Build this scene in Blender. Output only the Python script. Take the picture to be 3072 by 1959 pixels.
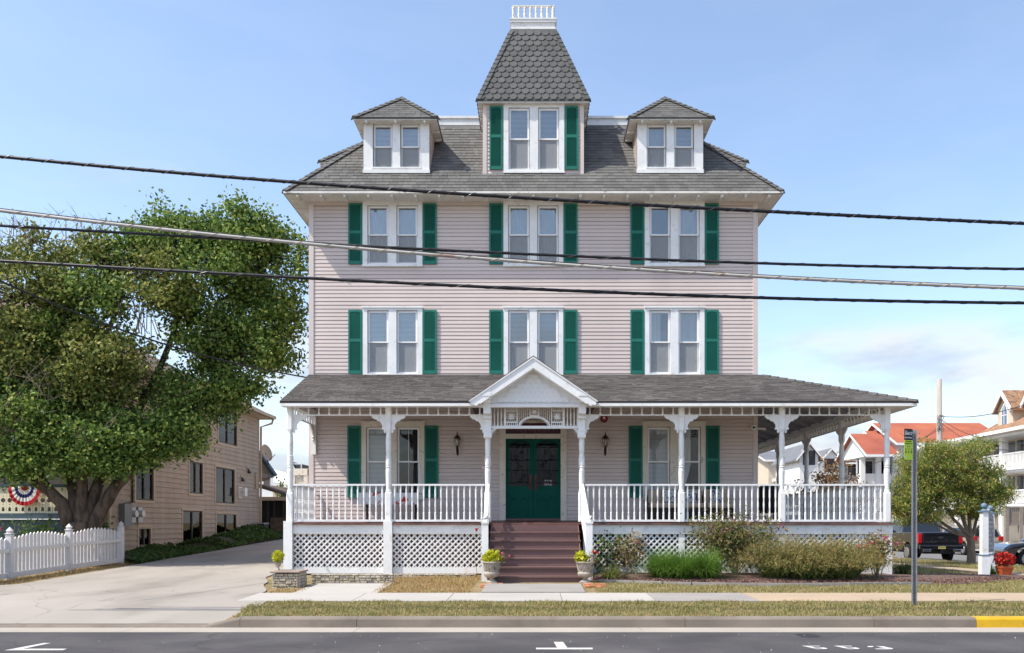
import bpy, bmesh, math, random
import numpy as np
from mathutils import Vector, Matrix, Euler

for _o in list(bpy.data.objects):
    bpy.data.objects.remove(_o, do_unlink=True)
SC = bpy.context.scene
COL = SC.collection
RN = random.Random(11)
NR = np.random.default_rng(5)

# ------------------------------------------------------------------ camera
# photo pixels are 3072 x 1959; the vanishing point of the receding lines is (CX, CY)
F, CX, CY, EYE = 2567.0, 1600.0, 1565.0, 1.40
cam_d = bpy.data.cameras.new('camera')
cam = bpy.data.objects.new('camera', cam_d)
COL.objects.link(cam)
cam.location = (0, 0, EYE)
cam.rotation_euler = (math.radians(90), 0, 0)
cam_d.sensor_width = 36.0
cam_d.sensor_fit = 'HORIZONTAL'
cam_d.lens = 36.0 * F / 3072
cam_d.shift_x = -(CX - 1536) / 3072
cam_d.shift_y = (CY - 979.5) / 3072
cam_d.clip_start = 0.1
cam_d.clip_end = 3000
SC.camera = cam
SC.render.resolution_x = 1024
SC.render.resolution_y = 653

# ------------------------------------------------------------------ light
SUNV = Vector((-1.50, -0.60, 2.25)).normalized()      # towards the sun
SUN_EL = math.asin(SUNV.z)
world = bpy.data.worlds.new('World')
SC.world = world
world.use_nodes = True
wt = world.node_tree
for n in list(wt.nodes):
    wt.nodes.remove(n)
def wn(t, **kw):
    n = wt.nodes.new(t)
    for k, v in kw.items():
        setattr(n, k, v)
    return n
sky = wn('ShaderNodeTexSky', sky_type='NISHITA')
sky.sun_disc = False
sky.sun_elevation = SUN_EL
sky.sun_rotation = math.atan2(SUNV.x, SUNV.y)
sky.altitude = 0
sky.air_density = 1.0
sky.dust_density = 1.2
sky.ozone_density = 1.0
tc = wn('ShaderNodeTexCoord')
mp = wn('ShaderNodeMapping')
mp.inputs['Scale'].default_value = (1.0, 1.0, 3.2)
cn = wn('ShaderNodeTexNoise')
cn.inputs['Scale'].default_value = 3.4
cn.inputs['Detail'].default_value = 7
cn.inputs['Roughness'].default_value = 0.52
sx = wn('ShaderNodeSeparateXYZ')
er = wn('ShaderNodeMapRange')          # more cloud towards the horizon
er.inputs[1].default_value = 0.0; er.inputs[2].default_value = 0.36
er.inputs[3].default_value = 0.26; er.inputs[4].default_value = -0.20
ad = wn('ShaderNodeMath', operation='ADD')
cr = wn('ShaderNodeMapRange', interpolation_type='SMOOTHSTEP')
cr.inputs[1].default_value = 0.46; cr.inputs[2].default_value = 0.74
cr.inputs[3].default_value = 0.06; cr.inputs[4].default_value = 0.90
mx = wn('ShaderNodeMix', data_type='RGBA')
mx.inputs[7].default_value = (2.35, 2.52, 2.85, 1)
SKY_STRENGTH = 0.13
bg = wn('ShaderNodeBackground'); bg.inputs[1].default_value = SKY_STRENGTH
wo = wn('ShaderNodeOutputWorld')
L = wt.links.new
L(tc.outputs['Generated'], mp.inputs[0]); L(mp.outputs[0], cn.inputs['Vector'])
L(tc.outputs['Generated'], sx.inputs[0]); L(sx.outputs[2], er.inputs[0])
L(cn.outputs[0], ad.inputs[0]); L(er.outputs[0], ad.inputs[1]); L(ad.outputs[0], cr.inputs[0])
cm2 = wn('ShaderNodeMix', data_type='RGBA'); cm2.inputs[6].default_value = (2.25, 2.45, 2.85, 1); cm2.inputs[7].default_value = (3.25, 3.28, 3.35, 1)
cn2 = wn('ShaderNodeTexNoise'); cn2.inputs['Scale'].default_value = 7.5; cn2.inputs['Detail'].default_value = 6; L(mp.outputs[0], cn2.inputs['Vector'])
cr2 = wn('ShaderNodeMapRange', interpolation_type='SMOOTHSTEP'); cr2.inputs[1].default_value = .42; cr2.inputs[2].default_value = .60; L(cn2.outputs[0], cr2.inputs[0])
L(cr2.outputs[0], cm2.inputs[0]); L(cm2.outputs[2], mx.inputs[7])
L(cr.outputs[0], mx.inputs[0]); L(sky.outputs[0], mx.inputs[6]); L(mx.outputs[2], bg.inputs[0]); L(bg.outputs[0], wo.inputs[0])
sun_d = bpy.data.lights.new('sun', 'SUN')
sun_d.energy = 2.85
sun_d.angle = math.radians(0.53)
sun_d.color = (1.0, 0.94, 0.84)
sun = bpy.data.objects.new('sun', sun_d)
COL.objects.link(sun)
sun.location = (-20, -8, 30)
sun.rotation_euler = SUNV.to_track_quat('Z', 'Y').to_euler()
SC.view_settings.view_transform = 'Standard'
SC.view_settings.look = 'None'
SC.view_settings.exposure = 1.12
SC.view_settings.gamma = 1.0
SC.render.engine = 'CYCLES'

# ------------------------------------------------------------------ helpers
def W(px, py, Y):                       # a photo pixel at a known distance
    return Vector(((px - CX) * Y / F, Y, EYE + (CY - py) * Y / F))
def X(px, Y): return (px - CX) * Y / F
def Z(py, Y): return EYE + (CY - py) * Y / F
def sm(a, b, t):
    t = max(0.0, min(1.0, (t - a) / (b - a))); return t * t * (3 - 2 * t)
def lerp(a, b, t): return a + (b - a) * t

def mat(name, col, rough=0.65, var=0.10, scale=2.0, col2=None, c2lo=0.45, c2hi=0.62, c2scale=None, bump=0.0, bscale=80.0,
        island=0.0, spec=0.3, metal=0.0, stretch=(1, 1, 1), coat=0.0, transl=0.0, ihue=None, crack=0.0):
    m = bpy.data.materials.new(name); m.use_nodes = True
    nt = m.node_tree; N = nt.nodes; K = nt.links.new
    b = N['Principled BSDF']
    b.inputs['Roughness'].default_value = rough
    b.inputs['Metallic'].default_value = metal
    b.inputs['Specular IOR Level'].default_value = spec
    if coat: b.inputs['Coat Weight'].default_value = coat; b.inputs['Coat Roughness'].default_value = 0.05
    g = N.new('ShaderNodeNewGeometry'); mpn = N.new('ShaderNodeMapping')
    mpn.inputs['Scale'].default_value = stretch
    K(g.outputs['Position'], mpn.inputs[0])
    rgb = N.new('ShaderNodeRGB'); rgb.outputs[0].default_value = (*col, 1); out = rgb.outputs[0]
    rnd = None
    if island or ihue:
        oi = N.new('ShaderNodeObjectInfo')
        a = N.new('ShaderNodeMath'); a.operation = 'ADD'; fr = N.new('ShaderNodeMath'); fr.operation = 'FRACT'
        K(g.outputs['Random Per Island'], a.inputs[0]); K(oi.outputs['Random'], a.inputs[1]); K(a.outputs[0], fr.inputs[0])
        rnd = fr.outputs[0]
    if ihue:
        rp = N.new('ShaderNodeValToRGB'); el = rp.color_ramp.elements
        while len(el) < len(ihue): el.new(0.5)
        for i, c in enumerate(ihue):
            el[i].position = i / (len(ihue) - 1); el[i].color = (*c, 1)
        K(rnd, rp.inputs[0]); out = rp.outputs[0]
    if col2:
        n2 = N.new('ShaderNodeTexNoise'); n2.inputs['Scale'].default_value = c2scale or scale * 1.7; n2.inputs['Detail'].default_value = 6
        K(mpn.outputs[0], n2.inputs['Vector'])
        mr = N.new('ShaderNodeMapRange'); mr.inputs[1].default_value = c2lo; mr.inputs[2].default_value = c2hi
        K(n2.outputs[0], mr.inputs[0])
        mm = N.new('ShaderNodeMix'); mm.data_type = 'RGBA'; mm.inputs[7].default_value = (*col2, 1)
        K(mr.outputs[0], mm.inputs[0]); K(out, mm.inputs[6]); out = mm.outputs[2]
    if var:
        n1 = N.new('ShaderNodeTexNoise'); n1.inputs['Scale'].default_value = scale; n1.inputs['Detail'].default_value = 5
        K(mpn.outputs[0], n1.inputs['Vector'])
        mr = N.new('ShaderNodeMapRange'); mr.inputs[1].default_value = 0.3; mr.inputs[2].default_value = 0.7
        mr.inputs[3].default_value = 1 - var; mr.inputs[4].default_value = 1 + var
        K(n1.outputs[0], mr.inputs[0])
        mu = N.new('ShaderNodeVectorMath'); mu.operation = 'SCALE'; K(out, mu.inputs[0]); K(mr.outputs[0], mu.inputs['Scale']); out = mu.outputs[0]
    if crack:
        nd = N.new('ShaderNodeTexNoise'); nd.inputs['Scale'].default_value = 1.3; nd.inputs['Detail'].default_value = 5; K(g.outputs['Position'], nd.inputs['Vector'])
        va = N.new('ShaderNodeVectorMath'); va.operation = 'MULTIPLY_ADD'; va.inputs[1].default_value = (.9, .9, .9); K(nd.outputs['Color'], va.inputs[0]); K(g.outputs['Position'], va.inputs[2])
        vo = N.new('ShaderNodeTexVoronoi'); vo.feature = 'DISTANCE_TO_EDGE'; vo.inputs['Scale'].default_value = crack; K(va.outputs[0], vo.inputs['Vector'])
        mr = N.new('ShaderNodeMapRange'); mr.inputs[1].default_value = .001; mr.inputs[2].default_value = .0038; mr.inputs[3].default_value = .74; mr.inputs[4].default_value = 1.0; K(vo.outputs['Distance'], mr.inputs[0])
        mu = N.new('ShaderNodeVectorMath'); mu.operation = 'SCALE'; K(out, mu.inputs[0]); K(mr.outputs[0], mu.inputs['Scale']); out = mu.outputs[0]
    if island:
        mr = N.new('ShaderNodeMapRange'); mr.inputs[3].default_value = 1 - island; mr.inputs[4].default_value = 1 + island
        K(rnd, mr.inputs[0])
        mu = N.new('ShaderNodeVectorMath'); mu.operation = 'SCALE'; K(out, mu.inputs[0]); K(mr.outputs[0], mu.inputs['Scale']); out = mu.outputs[0]
    K(out, b.inputs['Base Color'])
    if bump:
        n3 = N.new('ShaderNodeTexNoise'); n3.inputs['Scale'].default_value = bscale; n3.inputs['Detail'].default_value = 4
        K(mpn.outputs[0], n3.inputs['Vector'])
        bp = N.new('ShaderNodeBump'); bp.inputs['Strength'].default_value = bump; bp.inputs['Distance'].default_value = 0.02
        K(n3.outputs[0], bp.inputs['Height']); K(bp.outputs[0], b.inputs['Normal'])
    if transl:
        tr = N.new('ShaderNodeBsdfTranslucent'); K(out, tr.inputs[0])
        ms = N.new('ShaderNodeMixShader'); ms.inputs[0].default_value = transl
        o = N['Material Output']; K(b.outputs[0], ms.inputs[1]); K(tr.outputs[0], ms.inputs[2]); K(ms.outputs[0], o.inputs[0])
    return m

def glass_mat(name, refl=0.18, tint=(0.85, 0.9, 0.9), ior=1.5):
    m = bpy.data.materials.new(name); m.use_nodes = True
    nt = m.node_tree; N = nt.nodes; K = nt.links.new
    N.remove(N['Principled BSDF'])
    t = N.new('ShaderNodeBsdfTransparent'); t.inputs[0].default_value = (*tint, 1)
    gl = N.new('ShaderNodeBsdfGlossy'); gl.inputs['Roughness'].default_value = 0.02
    g = N.new('ShaderNodeNewGeometry'); nz = N.new('ShaderNodeTexNoise'); nz.inputs['Scale'].default_value = 1.7
    K(g.outputs['Position'], nz.inputs['Vector'])
    bp = N.new('ShaderNodeBump'); bp.inputs['Strength'].default_value = 0.12; bp.inputs['Distance'].default_value = 0.02
    K(nz.outputs[0], bp.inputs['Height']); K(bp.outputs[0], gl.inputs['Normal'])
    fr = N.new('ShaderNodeFresnel'); fr.inputs[0].default_value = ior
    a = N.new('ShaderNodeMath'); a.operation = 'ADD'; a.use_clamp = True; a.inputs[1].default_value = refl
    K(fr.outputs[0], a.inputs[0])
    ms = N.new('ShaderNodeMixShader'); K(a.outputs[0], ms.inputs[0]); K(t.outputs[0], ms.inputs[1]); K(gl.outputs[0], ms.inputs[2])
    K(ms.outputs[0], N['Material Output'].inputs[0])
    return m

WM = {}
def place(o, parent=None):
    WM[o.name] = Matrix.LocRotScale(o.location, o.rotation_euler, o.scale)
    if parent is not None:
        o.parent = parent
        o.matrix_parent_inverse = WM[parent.name].inverted()
    return o

def tag(o, label=None, cat=None, group=None, kind=None):
    if label: o['label'] = label
    if cat: o['category'] = cat
    if group: o['group'] = group
    if kind: o['kind'] = kind
    return o

def thing(name, label, cat, loc=(0, 0, 0), group=None):
    o = bpy.data.objects.new(name, None); COL.objects.link(o)
    o.empty_display_size = 0.3
    o.location = loc; place(o)
    return tag(o, label, cat, group)

def inst(mesh, name, parent, loc, rot=(0, 0, 0), scale=(1, 1, 1)):
    o = bpy.data.objects.new(name, mesh); COL.objects.link(o)
    o.location = loc; o.rotation_euler = rot; o.scale = scale
    return place(o, parent)

class MB:
    def __init__(s): s.v = []; s.f = []
    def add(s, vs, fs):
        b = len(s.v); s.v += [tuple(p) for p in vs]; s.f += [tuple(i + b for i in f) for f in fs]; return s
    def box(s, x0, x1, y0, y1, z0, z1):
        if x0 > x1: x0, x1 = x1, x0
        if y0 > y1: y0, y1 = y1, y0
        if z0 > z1: z0, z1 = z1, z0
        return s.add([(x0, y0, z0), (x1, y0, z0), (x1, y1, z0), (x0, y1, z0), (x0, y0, z1), (x1, y0, z1), (x1, y1, z1), (x0, y1, z1)],
                     [(0, 3, 2, 1), (4, 5, 6, 7), (0, 1, 5, 4), (1, 2, 6, 5), (2, 3, 7, 6), (3, 0, 4, 7)])
    def prism(s, pts, d0, d1, plane='xz'):
        n = len(pts)
        A = sum(pts[i][0] * pts[(i + 1) % n][1] - pts[(i + 1) % n][0] * pts[i][1] for i in range(n))
        if A < 0: pts = pts[::-1]
        def P(a, b, d):
            return (a, d, b) if plane == 'xz' else ((d, a, b) if plane == 'yz' else (a, b, d))
        vs = [P(a, b, d0) for a, b in pts] + [P(a, b, d1) for a, b in pts]
        fs = [tuple(range(n)), tuple(range(2 * n - 1, n - 1, -1))]
        for i in range(n):
            j = (i + 1) % n; fs.append((i, i + n, j + n, j))
        if plane == 'yz' or plane == 'xy': fs = [f[::-1] for f in fs]
        return s.add(vs, fs)
    def obox(s, c, ax, ay, az):          # oriented box: centre and half axes
        c, ax, ay, az = map(Vector, (c, ax, ay, az))
        vs = [c + ax * i + ay * j + az * k for k in (-1, 1) for j in (-1, 1) for i in (-1, 1)]
        return s.add(vs, [(0, 2, 3, 1), (4, 5, 7, 6), (0, 1, 5, 4), (1, 3, 7, 5), (3, 2, 6, 7), (2, 0, 4, 6)])
    def bar(s, p0, p1, w, h, up=(0, 0, 1)):
        p0, p1 = Vector(p0), Vector(p1); d = (p1 - p0); l = d.length; d.normalize()
        u = Vector(up); r = d.cross(u)
        if r.length < 1e-4: r = d.cross(Vector((0, 1, 0)))
        r.normalize(); u = r.cross(d)
        return s.obox((p0 + p1) / 2, d * l / 2, r * w / 2, u * h / 2)
    def tube(s, pts, rad, n=8, cap=True):
        pts = [Vector(p) for p in pts]
        if not hasattr(rad, '__len__'): rad = [rad] * len(pts)
        b = len(s.v); up = Vector((0, 0, 1))
        prev = None
        for i, p in enumerate(pts):
            d = (pts[min(i + 1, len(pts) - 1)] - pts[max(i - 1, 0)]).normalized()
            if prev is None:
                r = d.cross(up)
                if r.length < 1e-3: r = d.cross(Vector((1, 0, 0)))
            else:
                r = prev - d * prev.dot(d)
            r.normalize(); q = d.cross(r); prev = r
            for k in range(n):
                a = 2 * math.pi * k / n
                s.v.append(tuple(p + (r * math.cos(a) + q * math.sin(a)) * rad[i]))
        for i in range(len(pts) - 1):
            for k in range(n):
                k2 = (k + 1) % n
                s.f.append((b + i * n + k, b + i * n + k2, b + (i + 1) * n + k2, b + (i + 1) * n + k))
        if cap:
            s.f.append(tuple(b + k for k in range(n))[::-1]); e = b + (len(pts) - 1) * n
            s.f.append(tuple(e + k for k in range(n)))
        return s
    def lathe(s, prof, c=(0, 0, 0), n=12, sq=()):   # sq: profile rows drawn as a square block
        b = len(s.v); m = len(prof)
        for i, (r, z) in enumerate(prof):
            for k in range(n):
                a = 2 * math.pi * (k + 0.5) / n
                x, y = math.cos(a), math.sin(a)
                if i in sq:
                    q = max(abs(x), abs(y)); x, y = x / q, y / q
                s.v.append((c[0] + x * r, c[1] + y * r, c[2] + z))
        for i in range(m - 1):
            for k in range(n):
                k2 = (k + 1) % n
                s.f.append((b + i * n + k, b + i * n + k2, b + (i + 1) * n + k2, b + (i + 1) * n + k))
        s.f.append(tuple(b + k for k in range(n))[::-1]); s.f.append(tuple(b + (m - 1) * n + k for k in range(n)))
        return s
    def sphere(s, c, r, n=10, m=6, sc=(1, 1, 1)):
        prof = [(max(1e-4, math.sin(math.pi * i / m)) , -math.cos(math.pi * i / m)) for i in range(m + 1)]
        b = len(s.v)
        s.lathe(prof, (0, 0, 0), n)
        for i in range(b, len(s.v)):
            v = s.v[i]; s.v[i] = (c[0] + v[0] * r * sc[0], c[1] + v[1] * r * sc[1], c[2] + v[2] * r * sc[2])
        return s
    def quad(s, a, b, c, d): return s.add([a, b, c, d], [(0, 1, 2, 3)])
    def grid(s, fn, us, vs):
        b = len(s.v); n = len(us)
        for v in vs:
            for u in us: s.v.append(tuple(fn(u, v)))
        for j in range(len(vs) - 1):
            for i in range(n - 1):
                s.f.append((b + j * n + i, b + j * n + i + 1, b + (j + 1) * n + i + 1, b + (j + 1) * n + i))
        return s
    def mesh(s, name, m, smooth=False, off=(0, 0, 0)):
        me = bpy.data.meshes.new(name)
        ox, oy, oz = off
        me.from_pydata([(a - ox, b - oy, c - oz) for a, b, c in s.v], [], s.f)
        if m is not None: me.materials.append(m)
        if smooth: me.polygons.foreach_set('use_smooth', [True] * len(me.polygons))
        me.update()
        return me
    def build(s, name, m, parent=None, smooth=False, kind=None, label=None, cat=None, group=None):
        a = np.array(s.v); lo = a.min(0); hi = a.max(0)
        off = (float(lo[0] + hi[0]) / 2, float(lo[1] + hi[1]) / 2, float(lo[2]))
        o = bpy.data.objects.new(name, s.mesh(name, m, smooth, off)); COL.objects.link(o)
        o.location = off; place(o, parent)
        return tag(o, label, cat, group, kind)

def np_mesh(name, V, Fq, m, parent=None, kind=None, smooth=False):
    """vertices (N,3) and faces (M,k), all with the same k"""
    lo = V.min(0); hi = V.max(0); off = np.array([(lo[0] + hi[0]) / 2, (lo[1] + hi[1]) / 2, lo[2]])
    V = (V - off).astype(np.float32); k = Fq.shape[1]
    me = bpy.data.meshes.new(name)
    me.vertices.add(len(V)); me.vertices.foreach_set('co', V.ravel())
    me.loops.add(Fq.size); me.loops.foreach_set('vertex_index', Fq.astype(np.int32).ravel())
    me.polygons.add(len(Fq)); me.polygons.foreach_set('loop_start', np.arange(0, Fq.size, k, dtype=np.int32))
    me.polygons.foreach_set('loop_total', np.full(len(Fq), k, dtype=np.int32))
    if smooth: me.polygons.foreach_set('use_smooth', np.ones(len(Fq), dtype=bool))
    me.materials.append(m); me.update(calc_edges=True); me.validate()
    o = bpy.data.objects.new(name, me); COL.objects.link(o)
    o.location = tuple(float(q) for q in off); place(o, parent)
    return tag(o, kind=kind)

def leaf_arrays(P, size, asp=0.6, droop=0.0):
    """one folded leaf (rhombus) at every point of P"""
    n = len(P)
    d = NR.normal(size=(n, 3)); d[:, 2] -= droop; d /= np.linalg.norm(d, axis=1)[:, None]
    e = NR.normal(size=(n, 3)); e -= d * (e * d).sum(1)[:, None]; e /= np.linalg.norm(e, axis=1)[:, None]
    s = (size * NR.uniform(0.55, 1.45, n))[:, None]
    V = np.empty((n, 4, 3)); V[:, 0] = P - d * s * .5; V[:, 1] = P + e * s * asp * .5; V[:, 2] = P + d * s * .5; V[:, 3] = P - e * s * asp * .5
    Fq = np.arange(4 * n).reshape(n, 4)
    return V.reshape(-1, 3), Fq

def blade_arrays(base, h, w, lean, curl, up_var=0.25):
    """curved blades of grass: base (N,3); h, w, lean arrays; three quads each"""
    n = len(base); a = NR.uniform(0, 2 * math.pi, n)
    d = np.stack([np.cos(a), np.sin(a), np.zeros(n)], 1)
    return blade_dir(base, d, h, w, lean, curl)
def blade_dir(base, d, h, w, lean, curl, droop=0.55, ts=(0, .4, .75, 1.0)):
    n = len(base); k = len(ts)
    side = np.stack([-d[:, 1], d[:, 0], np.zeros(n)], 1)
    V = np.empty((n, k, 2, 3))
    for i, t in enumerate(ts):
        out = (lean * t + curl * t ** 2.2)[:, None] * d
        up = (h * (t - droop * np.minimum(1.0, curl / np.maximum(h, .01)) * t ** 3))[:, None] * np.array([0, 0, 1.0])
        c = base + out + up; ww = (w * (1 - 0.85 * t))[:, None] * side
        V[:, i, 0] = c - ww; V[:, i, 1] = c + ww
    idx = np.arange(n * k * 2).reshape(n, k, 2)
    Fq = np.concatenate([np.stack([idx[:, i, 0], idx[:, i, 1], idx[:, i + 1, 1], idx[:, i + 1, 0]], 1) for i in range(k - 1)])
    return V.reshape(-1, 3), Fq

def text_mesh(txt, size, m, name='lettering', bold=0.0):
    cu = bpy.data.curves.new(name, 'FONT'); cu.body = txt; cu.size = size; cu.align_x = 'CENTER'; cu.align_y = 'CENTER'
    cu.offset = bold; cu.extrude = 0.0015; cu.resolution_u = 3
    o = bpy.data.objects.new(name, cu); COL.objects.link(o)
    dg = bpy.context.evaluated_depsgraph_get()
    me = bpy.data.meshes.new_from_object(o.evaluated_get(dg))
    bpy.data.objects.remove(o, do_unlink=True)
    me.materials.clear(); me.materials.append(m)
    return me

# ------------------------------------------------------------------ materials
siding = mat('vinyl_siding', (0.615, 0.520, 0.482), 0.55, 0.08, 0.5, island=0.035, col2=(0.56, 0.47, 0.44), c2lo=.55, c2hi=.85, c2scale=.9, stretch=(1, 1, .35))
corner_m = mat('siding_trim', (0.635, 0.545, 0.505), 0.55, 0.05)
white = mat('white_paint', (0.78, 0.78, 0.77), 0.5, 0.06, 2.5, col2=(0.58, 0.55, 0.50), c2lo=0.57, c2hi=0.78, c2scale=6)
white_old = mat('weathered_white_paint', (0.70, 0.68, 0.64), 0.65, 0.10, 3, col2=(0.42, 0.37, 0.32), c2lo=0.58, c2hi=0.72, c2scale=11)
cream = mat('cream_paint', (0.66, 0.61, 0.52), 0.6, 0.08, 2, col2=(0.40, 0.34, 0.27), c2lo=0.60, c2hi=0.75, c2scale=9)
panel_white = mat('pediment_paint', (0.74, 0.74, 0.74), 0.6, 0.03)
vinyl = mat('white_vinyl', (0.80, 0.80, 0.80), 0.4, 0.03)
green = mat('green_shutter', (0.014, 0.158, 0.118), 0.5, 0.12, 1.4)
door_green = mat('dark_green_door', (0.002, 0.078, 0.056), 0.6, 0.10, 3, spec=.12)
roof_m = mat('asphalt_shingle', (0.125, 0.122, 0.116), 0.9, 0.14, 1.2, island=0.19, bump=0.5, bscale=160)
tower_m = mat('slate_shingle', (0.095, 0.097, 0.095), 0.85, 0.10, 2.5, island=0.14, bump=0.4, bscale=180)
cap_m = mat('hip_cap', (0.105, 0.102, 0.097), 0.9, 0.12, 2, island=0.2, bump=0.4, bscale=160)
porch_roof_m = mat('porch_shingle', (0.098, 0.088, 0.083), 0.9, 0.22, 1.3, island=0.30, bump=0.5, bscale=120, stretch=(.35, 1, 1))
brown = mat('brown_step_paint', (0.165, 0.096, 0.089), 0.55, 0.14, 3, bump=0.15, bscale=30, stretch=(.2, 1, 1), island=0.06)
deck_m = mat('brown_deck_paint', (0.145, 0.068, 0.060), 0.55, 0.22, 4, island=0.25, stretch=(1, .3, 1))
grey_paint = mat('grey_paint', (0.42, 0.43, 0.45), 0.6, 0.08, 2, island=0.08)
blind_m = mat('blind_slat', (0.80, 0.81, 0.82), 0.5, 0.05, 2, transl=0.15)
curtain_m = mat('sheer_curtain', (0.74, 0.74, 0.74), 0.8, 0.12, 5, stretch=(3, 1, .4), transl=0.3)
taupe_m = mat('window_screen', (0.20, 0.205, 0.21), 0.9, 0.12, 4)
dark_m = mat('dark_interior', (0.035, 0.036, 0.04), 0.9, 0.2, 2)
glass = glass_mat('window_glass', 0.13, (0.93, 0.95, 0.95))
glass_low = glass_mat('porch_window_glass', 0.015, (0.95, 0.96, 0.96), 1.35)
def screen_mat():
    m = bpy.data.materials.new('insect_screen'); m.use_nodes = True; N = m.node_tree.nodes; K = m.node_tree.links.new
    N.remove(N['Principled BSDF']); t = N.new('ShaderNodeBsdfTransparent'); d = N.new('ShaderNodeBsdfDiffuse'); d.inputs[0].default_value = (.42, .43, .44, 1)
    ms = N.new('ShaderNodeMixShader'); ms.inputs[0].default_value = .42; K(t.outputs[0], ms.inputs[1]); K(d.outputs[0], ms.inputs[2]); K(ms.outputs[0], N['Material Output'].inputs[0]); return m
screen_m = screen_mat()
glass_door = glass_mat('door_glass', 0.0, (0.6, 0.65, 0.68), 1.3)
glass_dark = glass_mat('dark_window_glass', 0.05, (0.55, 0.6, 0.6))
iron = mat('black_iron', (0.012, 0.012, 0.013), 0.45, 0.1)
bronze = mat('bronze_lantern', (0.055, 0.025, 0.016), 0.4, 0.15, 10, metal=0.3)
maroon = mat('maroon_enamel', (0.10, 0.018, 0.022), 0.35, 0.1)
plum = mat('plum_transom', (0.085, 0.028, 0.040), 0.25, 0.25, 9)
lantern_glass = glass_mat('lantern_glass', 0.15, (0.9, 0.88, 0.8))
stone_m = mat('field_stone', (0.46, 0.40, 0.33), 0.9, 0.2, 6, col2=(0.34, 0.29, 0.20), c2lo=.4, c2hi=.65, island=0.13, bump=0.6, bscale=60)
found_m = mat('foundation_stone', (0.42, 0.26, 0.19), 0.95, 0.3, 6, col2=(0.20, 0.13, 0.10), c2lo=.42, c2hi=.60, c2scale=5, bump=0.8, bscale=9)
urn_m = mat('cast_stone', (0.42, 0.38, 0.32), 0.9, 0.18, 8, col2=(0.20, 0.16, 0.12), c2lo=.52, c2hi=.75, c2scale=14, bump=0.35, bscale=70)
asphalt = mat('asphalt', (0.064, 0.060, 0.063), 0.85, 0.18, 0.55, col2=(0.080, 0.075, 0.076), c2lo=.40, c2hi=.66, c2scale=1.1, bump=0.35, bscale=260, crack=.14)
side_asphalt = mat('side_street_asphalt', (0.16, 0.155, 0.15), 0.9, 0.12, 0.6, bump=0.3, bscale=150)
conc_drive = mat('driveway_concrete', (0.310, 0.280, 0.245), 0.9, 0.12, 0.45, crack=.22, col2=(0.215, 0.19, 0.165), c2lo=.50, c2hi=.74, c2scale=0.8, stretch=(1, .5, 1), bump=0.15, bscale=120)
conc_white = mat('new_concrete', (0.40, 0.375, 0.345), 0.85, 0.05, 1.2, island=0.04, bump=0.12, bscale=150)
conc_grey = mat('grey_concrete', (0.285, 0.265, 0.245), 0.9, 0.08, 1.2, island=0.03, bump=0.15, bscale=150)
conc_tan = mat('tan_concrete', (0.37, 0.285, 0.20), 0.9, 0.06, 1.2, island=0.05, bump=0.15, bscale=150)
kerb_m = mat('kerb_concrete', (0.20, 0.168, 0.138), 0.95, 0.20, 1.0, col2=(0.14, 0.11, 0.09), c2lo=.52, c2hi=.80, c2scale=2.4, bump=0.4, bscale=90)
gutter_m = mat('gutter_concrete', (0.36, 0.32, 0.275), 0.9, 0.09, 1.1, bump=0.15, bscale=120)
yellow = mat('yellow_kerb_paint', (0.52, 0.31, 0.012), 0.6, 0.10, 3, col2=(0.27, 0.16, 0.03), c2lo=.60, c2hi=.80, c2scale=9)
road_white = mat('road_paint', (0.50, 0.485, 0.47), 0.7, 0.12, 6, col2=(0.20, 0.19, 0.19), c2lo=.62, c2hi=.74, c2scale=24)
soil = mat('dry_soil', (0.26, 0.185, 0.105), 0.95, 0.25, 1.5, col2=(0.17, 0.15, 0.06), c2lo=.40, c2hi=.65, c2scale=1.6, bump=0.5, bscale=60)
far_ground = mat('far_ground', (0.20, 0.17, 0.11), 0.95, 0.2, 0.2)
mulch_m = mat('mulch', (0.115, 0.072, 0.056), 0.95, 0.3, 7, col2=(0.22, 0.13, 0.105), c2lo=.5, c2hi=.7, c2scale=28, bump=0.9, bscale=50)
brick_m = mat('red_brick', (0.42, 0.17, 0.085), 0.9, 0.15, 8, island=0.3, bump=0.3, bscale=80)
galv = mat('galvanised_steel', (0.36, 0.37, 0.39), 0.45, 0.12, 14, metal=0.7)
black_cable = mat('black_cable', (0.016, 0.016, 0.019), 0.45, 0.2, 3)
lash_m = mat('lashing_wire', (0.12, 0.12, 0.125), 0.4, 0.1, metal=0.4)
grey_cable = mat('grey_cable', (0.40, 0.385, 0.36), 0.6, 0.10, 2, col2=(0.24, 0.085, 0.03), c2lo=.63, c2hi=.72, c2scale=1.3)
shingle_tan = mat('tan_shingle', (0.42, 0.352, 0.288), 0.9, 0.08, 1.0, island=0.03, bump=0.3, bscale=50, stretch=(1, 3, .4))
tan_trim = mat('tan_trim', (0.50, 0.40, 0.30), 0.7, 0.06)
nb_roof = mat('neighbour_roof', (0.13, 0.095, 0.072), 0.95, 0.2, 3, bump=0.5, bscale=40)
slate_blue = mat('slate_blue_paint', (0.055, 0.085, 0.110), 0.6, 0.10)
fret_cream = mat('cream_fretwork', (0.68, 0.63, 0.47), 0.6, 0.06)
fence_white = mat('vinyl_fence', (0.66, 0.64, 0.63), 0.5, 0.05, 2, col2=(0.45, 0.42, 0.38), c2lo=.62, c2hi=.8, c2scale=5)
bark = mat('bark', (0.105, 0.075, 0.055), 0.95, 0.3, 3, col2=(0.055, 0.04, 0.03), c2lo=.45, c2hi=.6, c2scale=9, bump=1.0, bscale=22, stretch=(1, 1, .3))
bark_grey = mat('grey_bark', (0.17, 0.135, 0.105), 0.95, 0.3, 6, bump=0.9, bscale=40, stretch=(1, 1, .3))
twig_m = mat('bare_twig', (0.24, 0.19, 0.145), 0.9, 0.15, 5)
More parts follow.
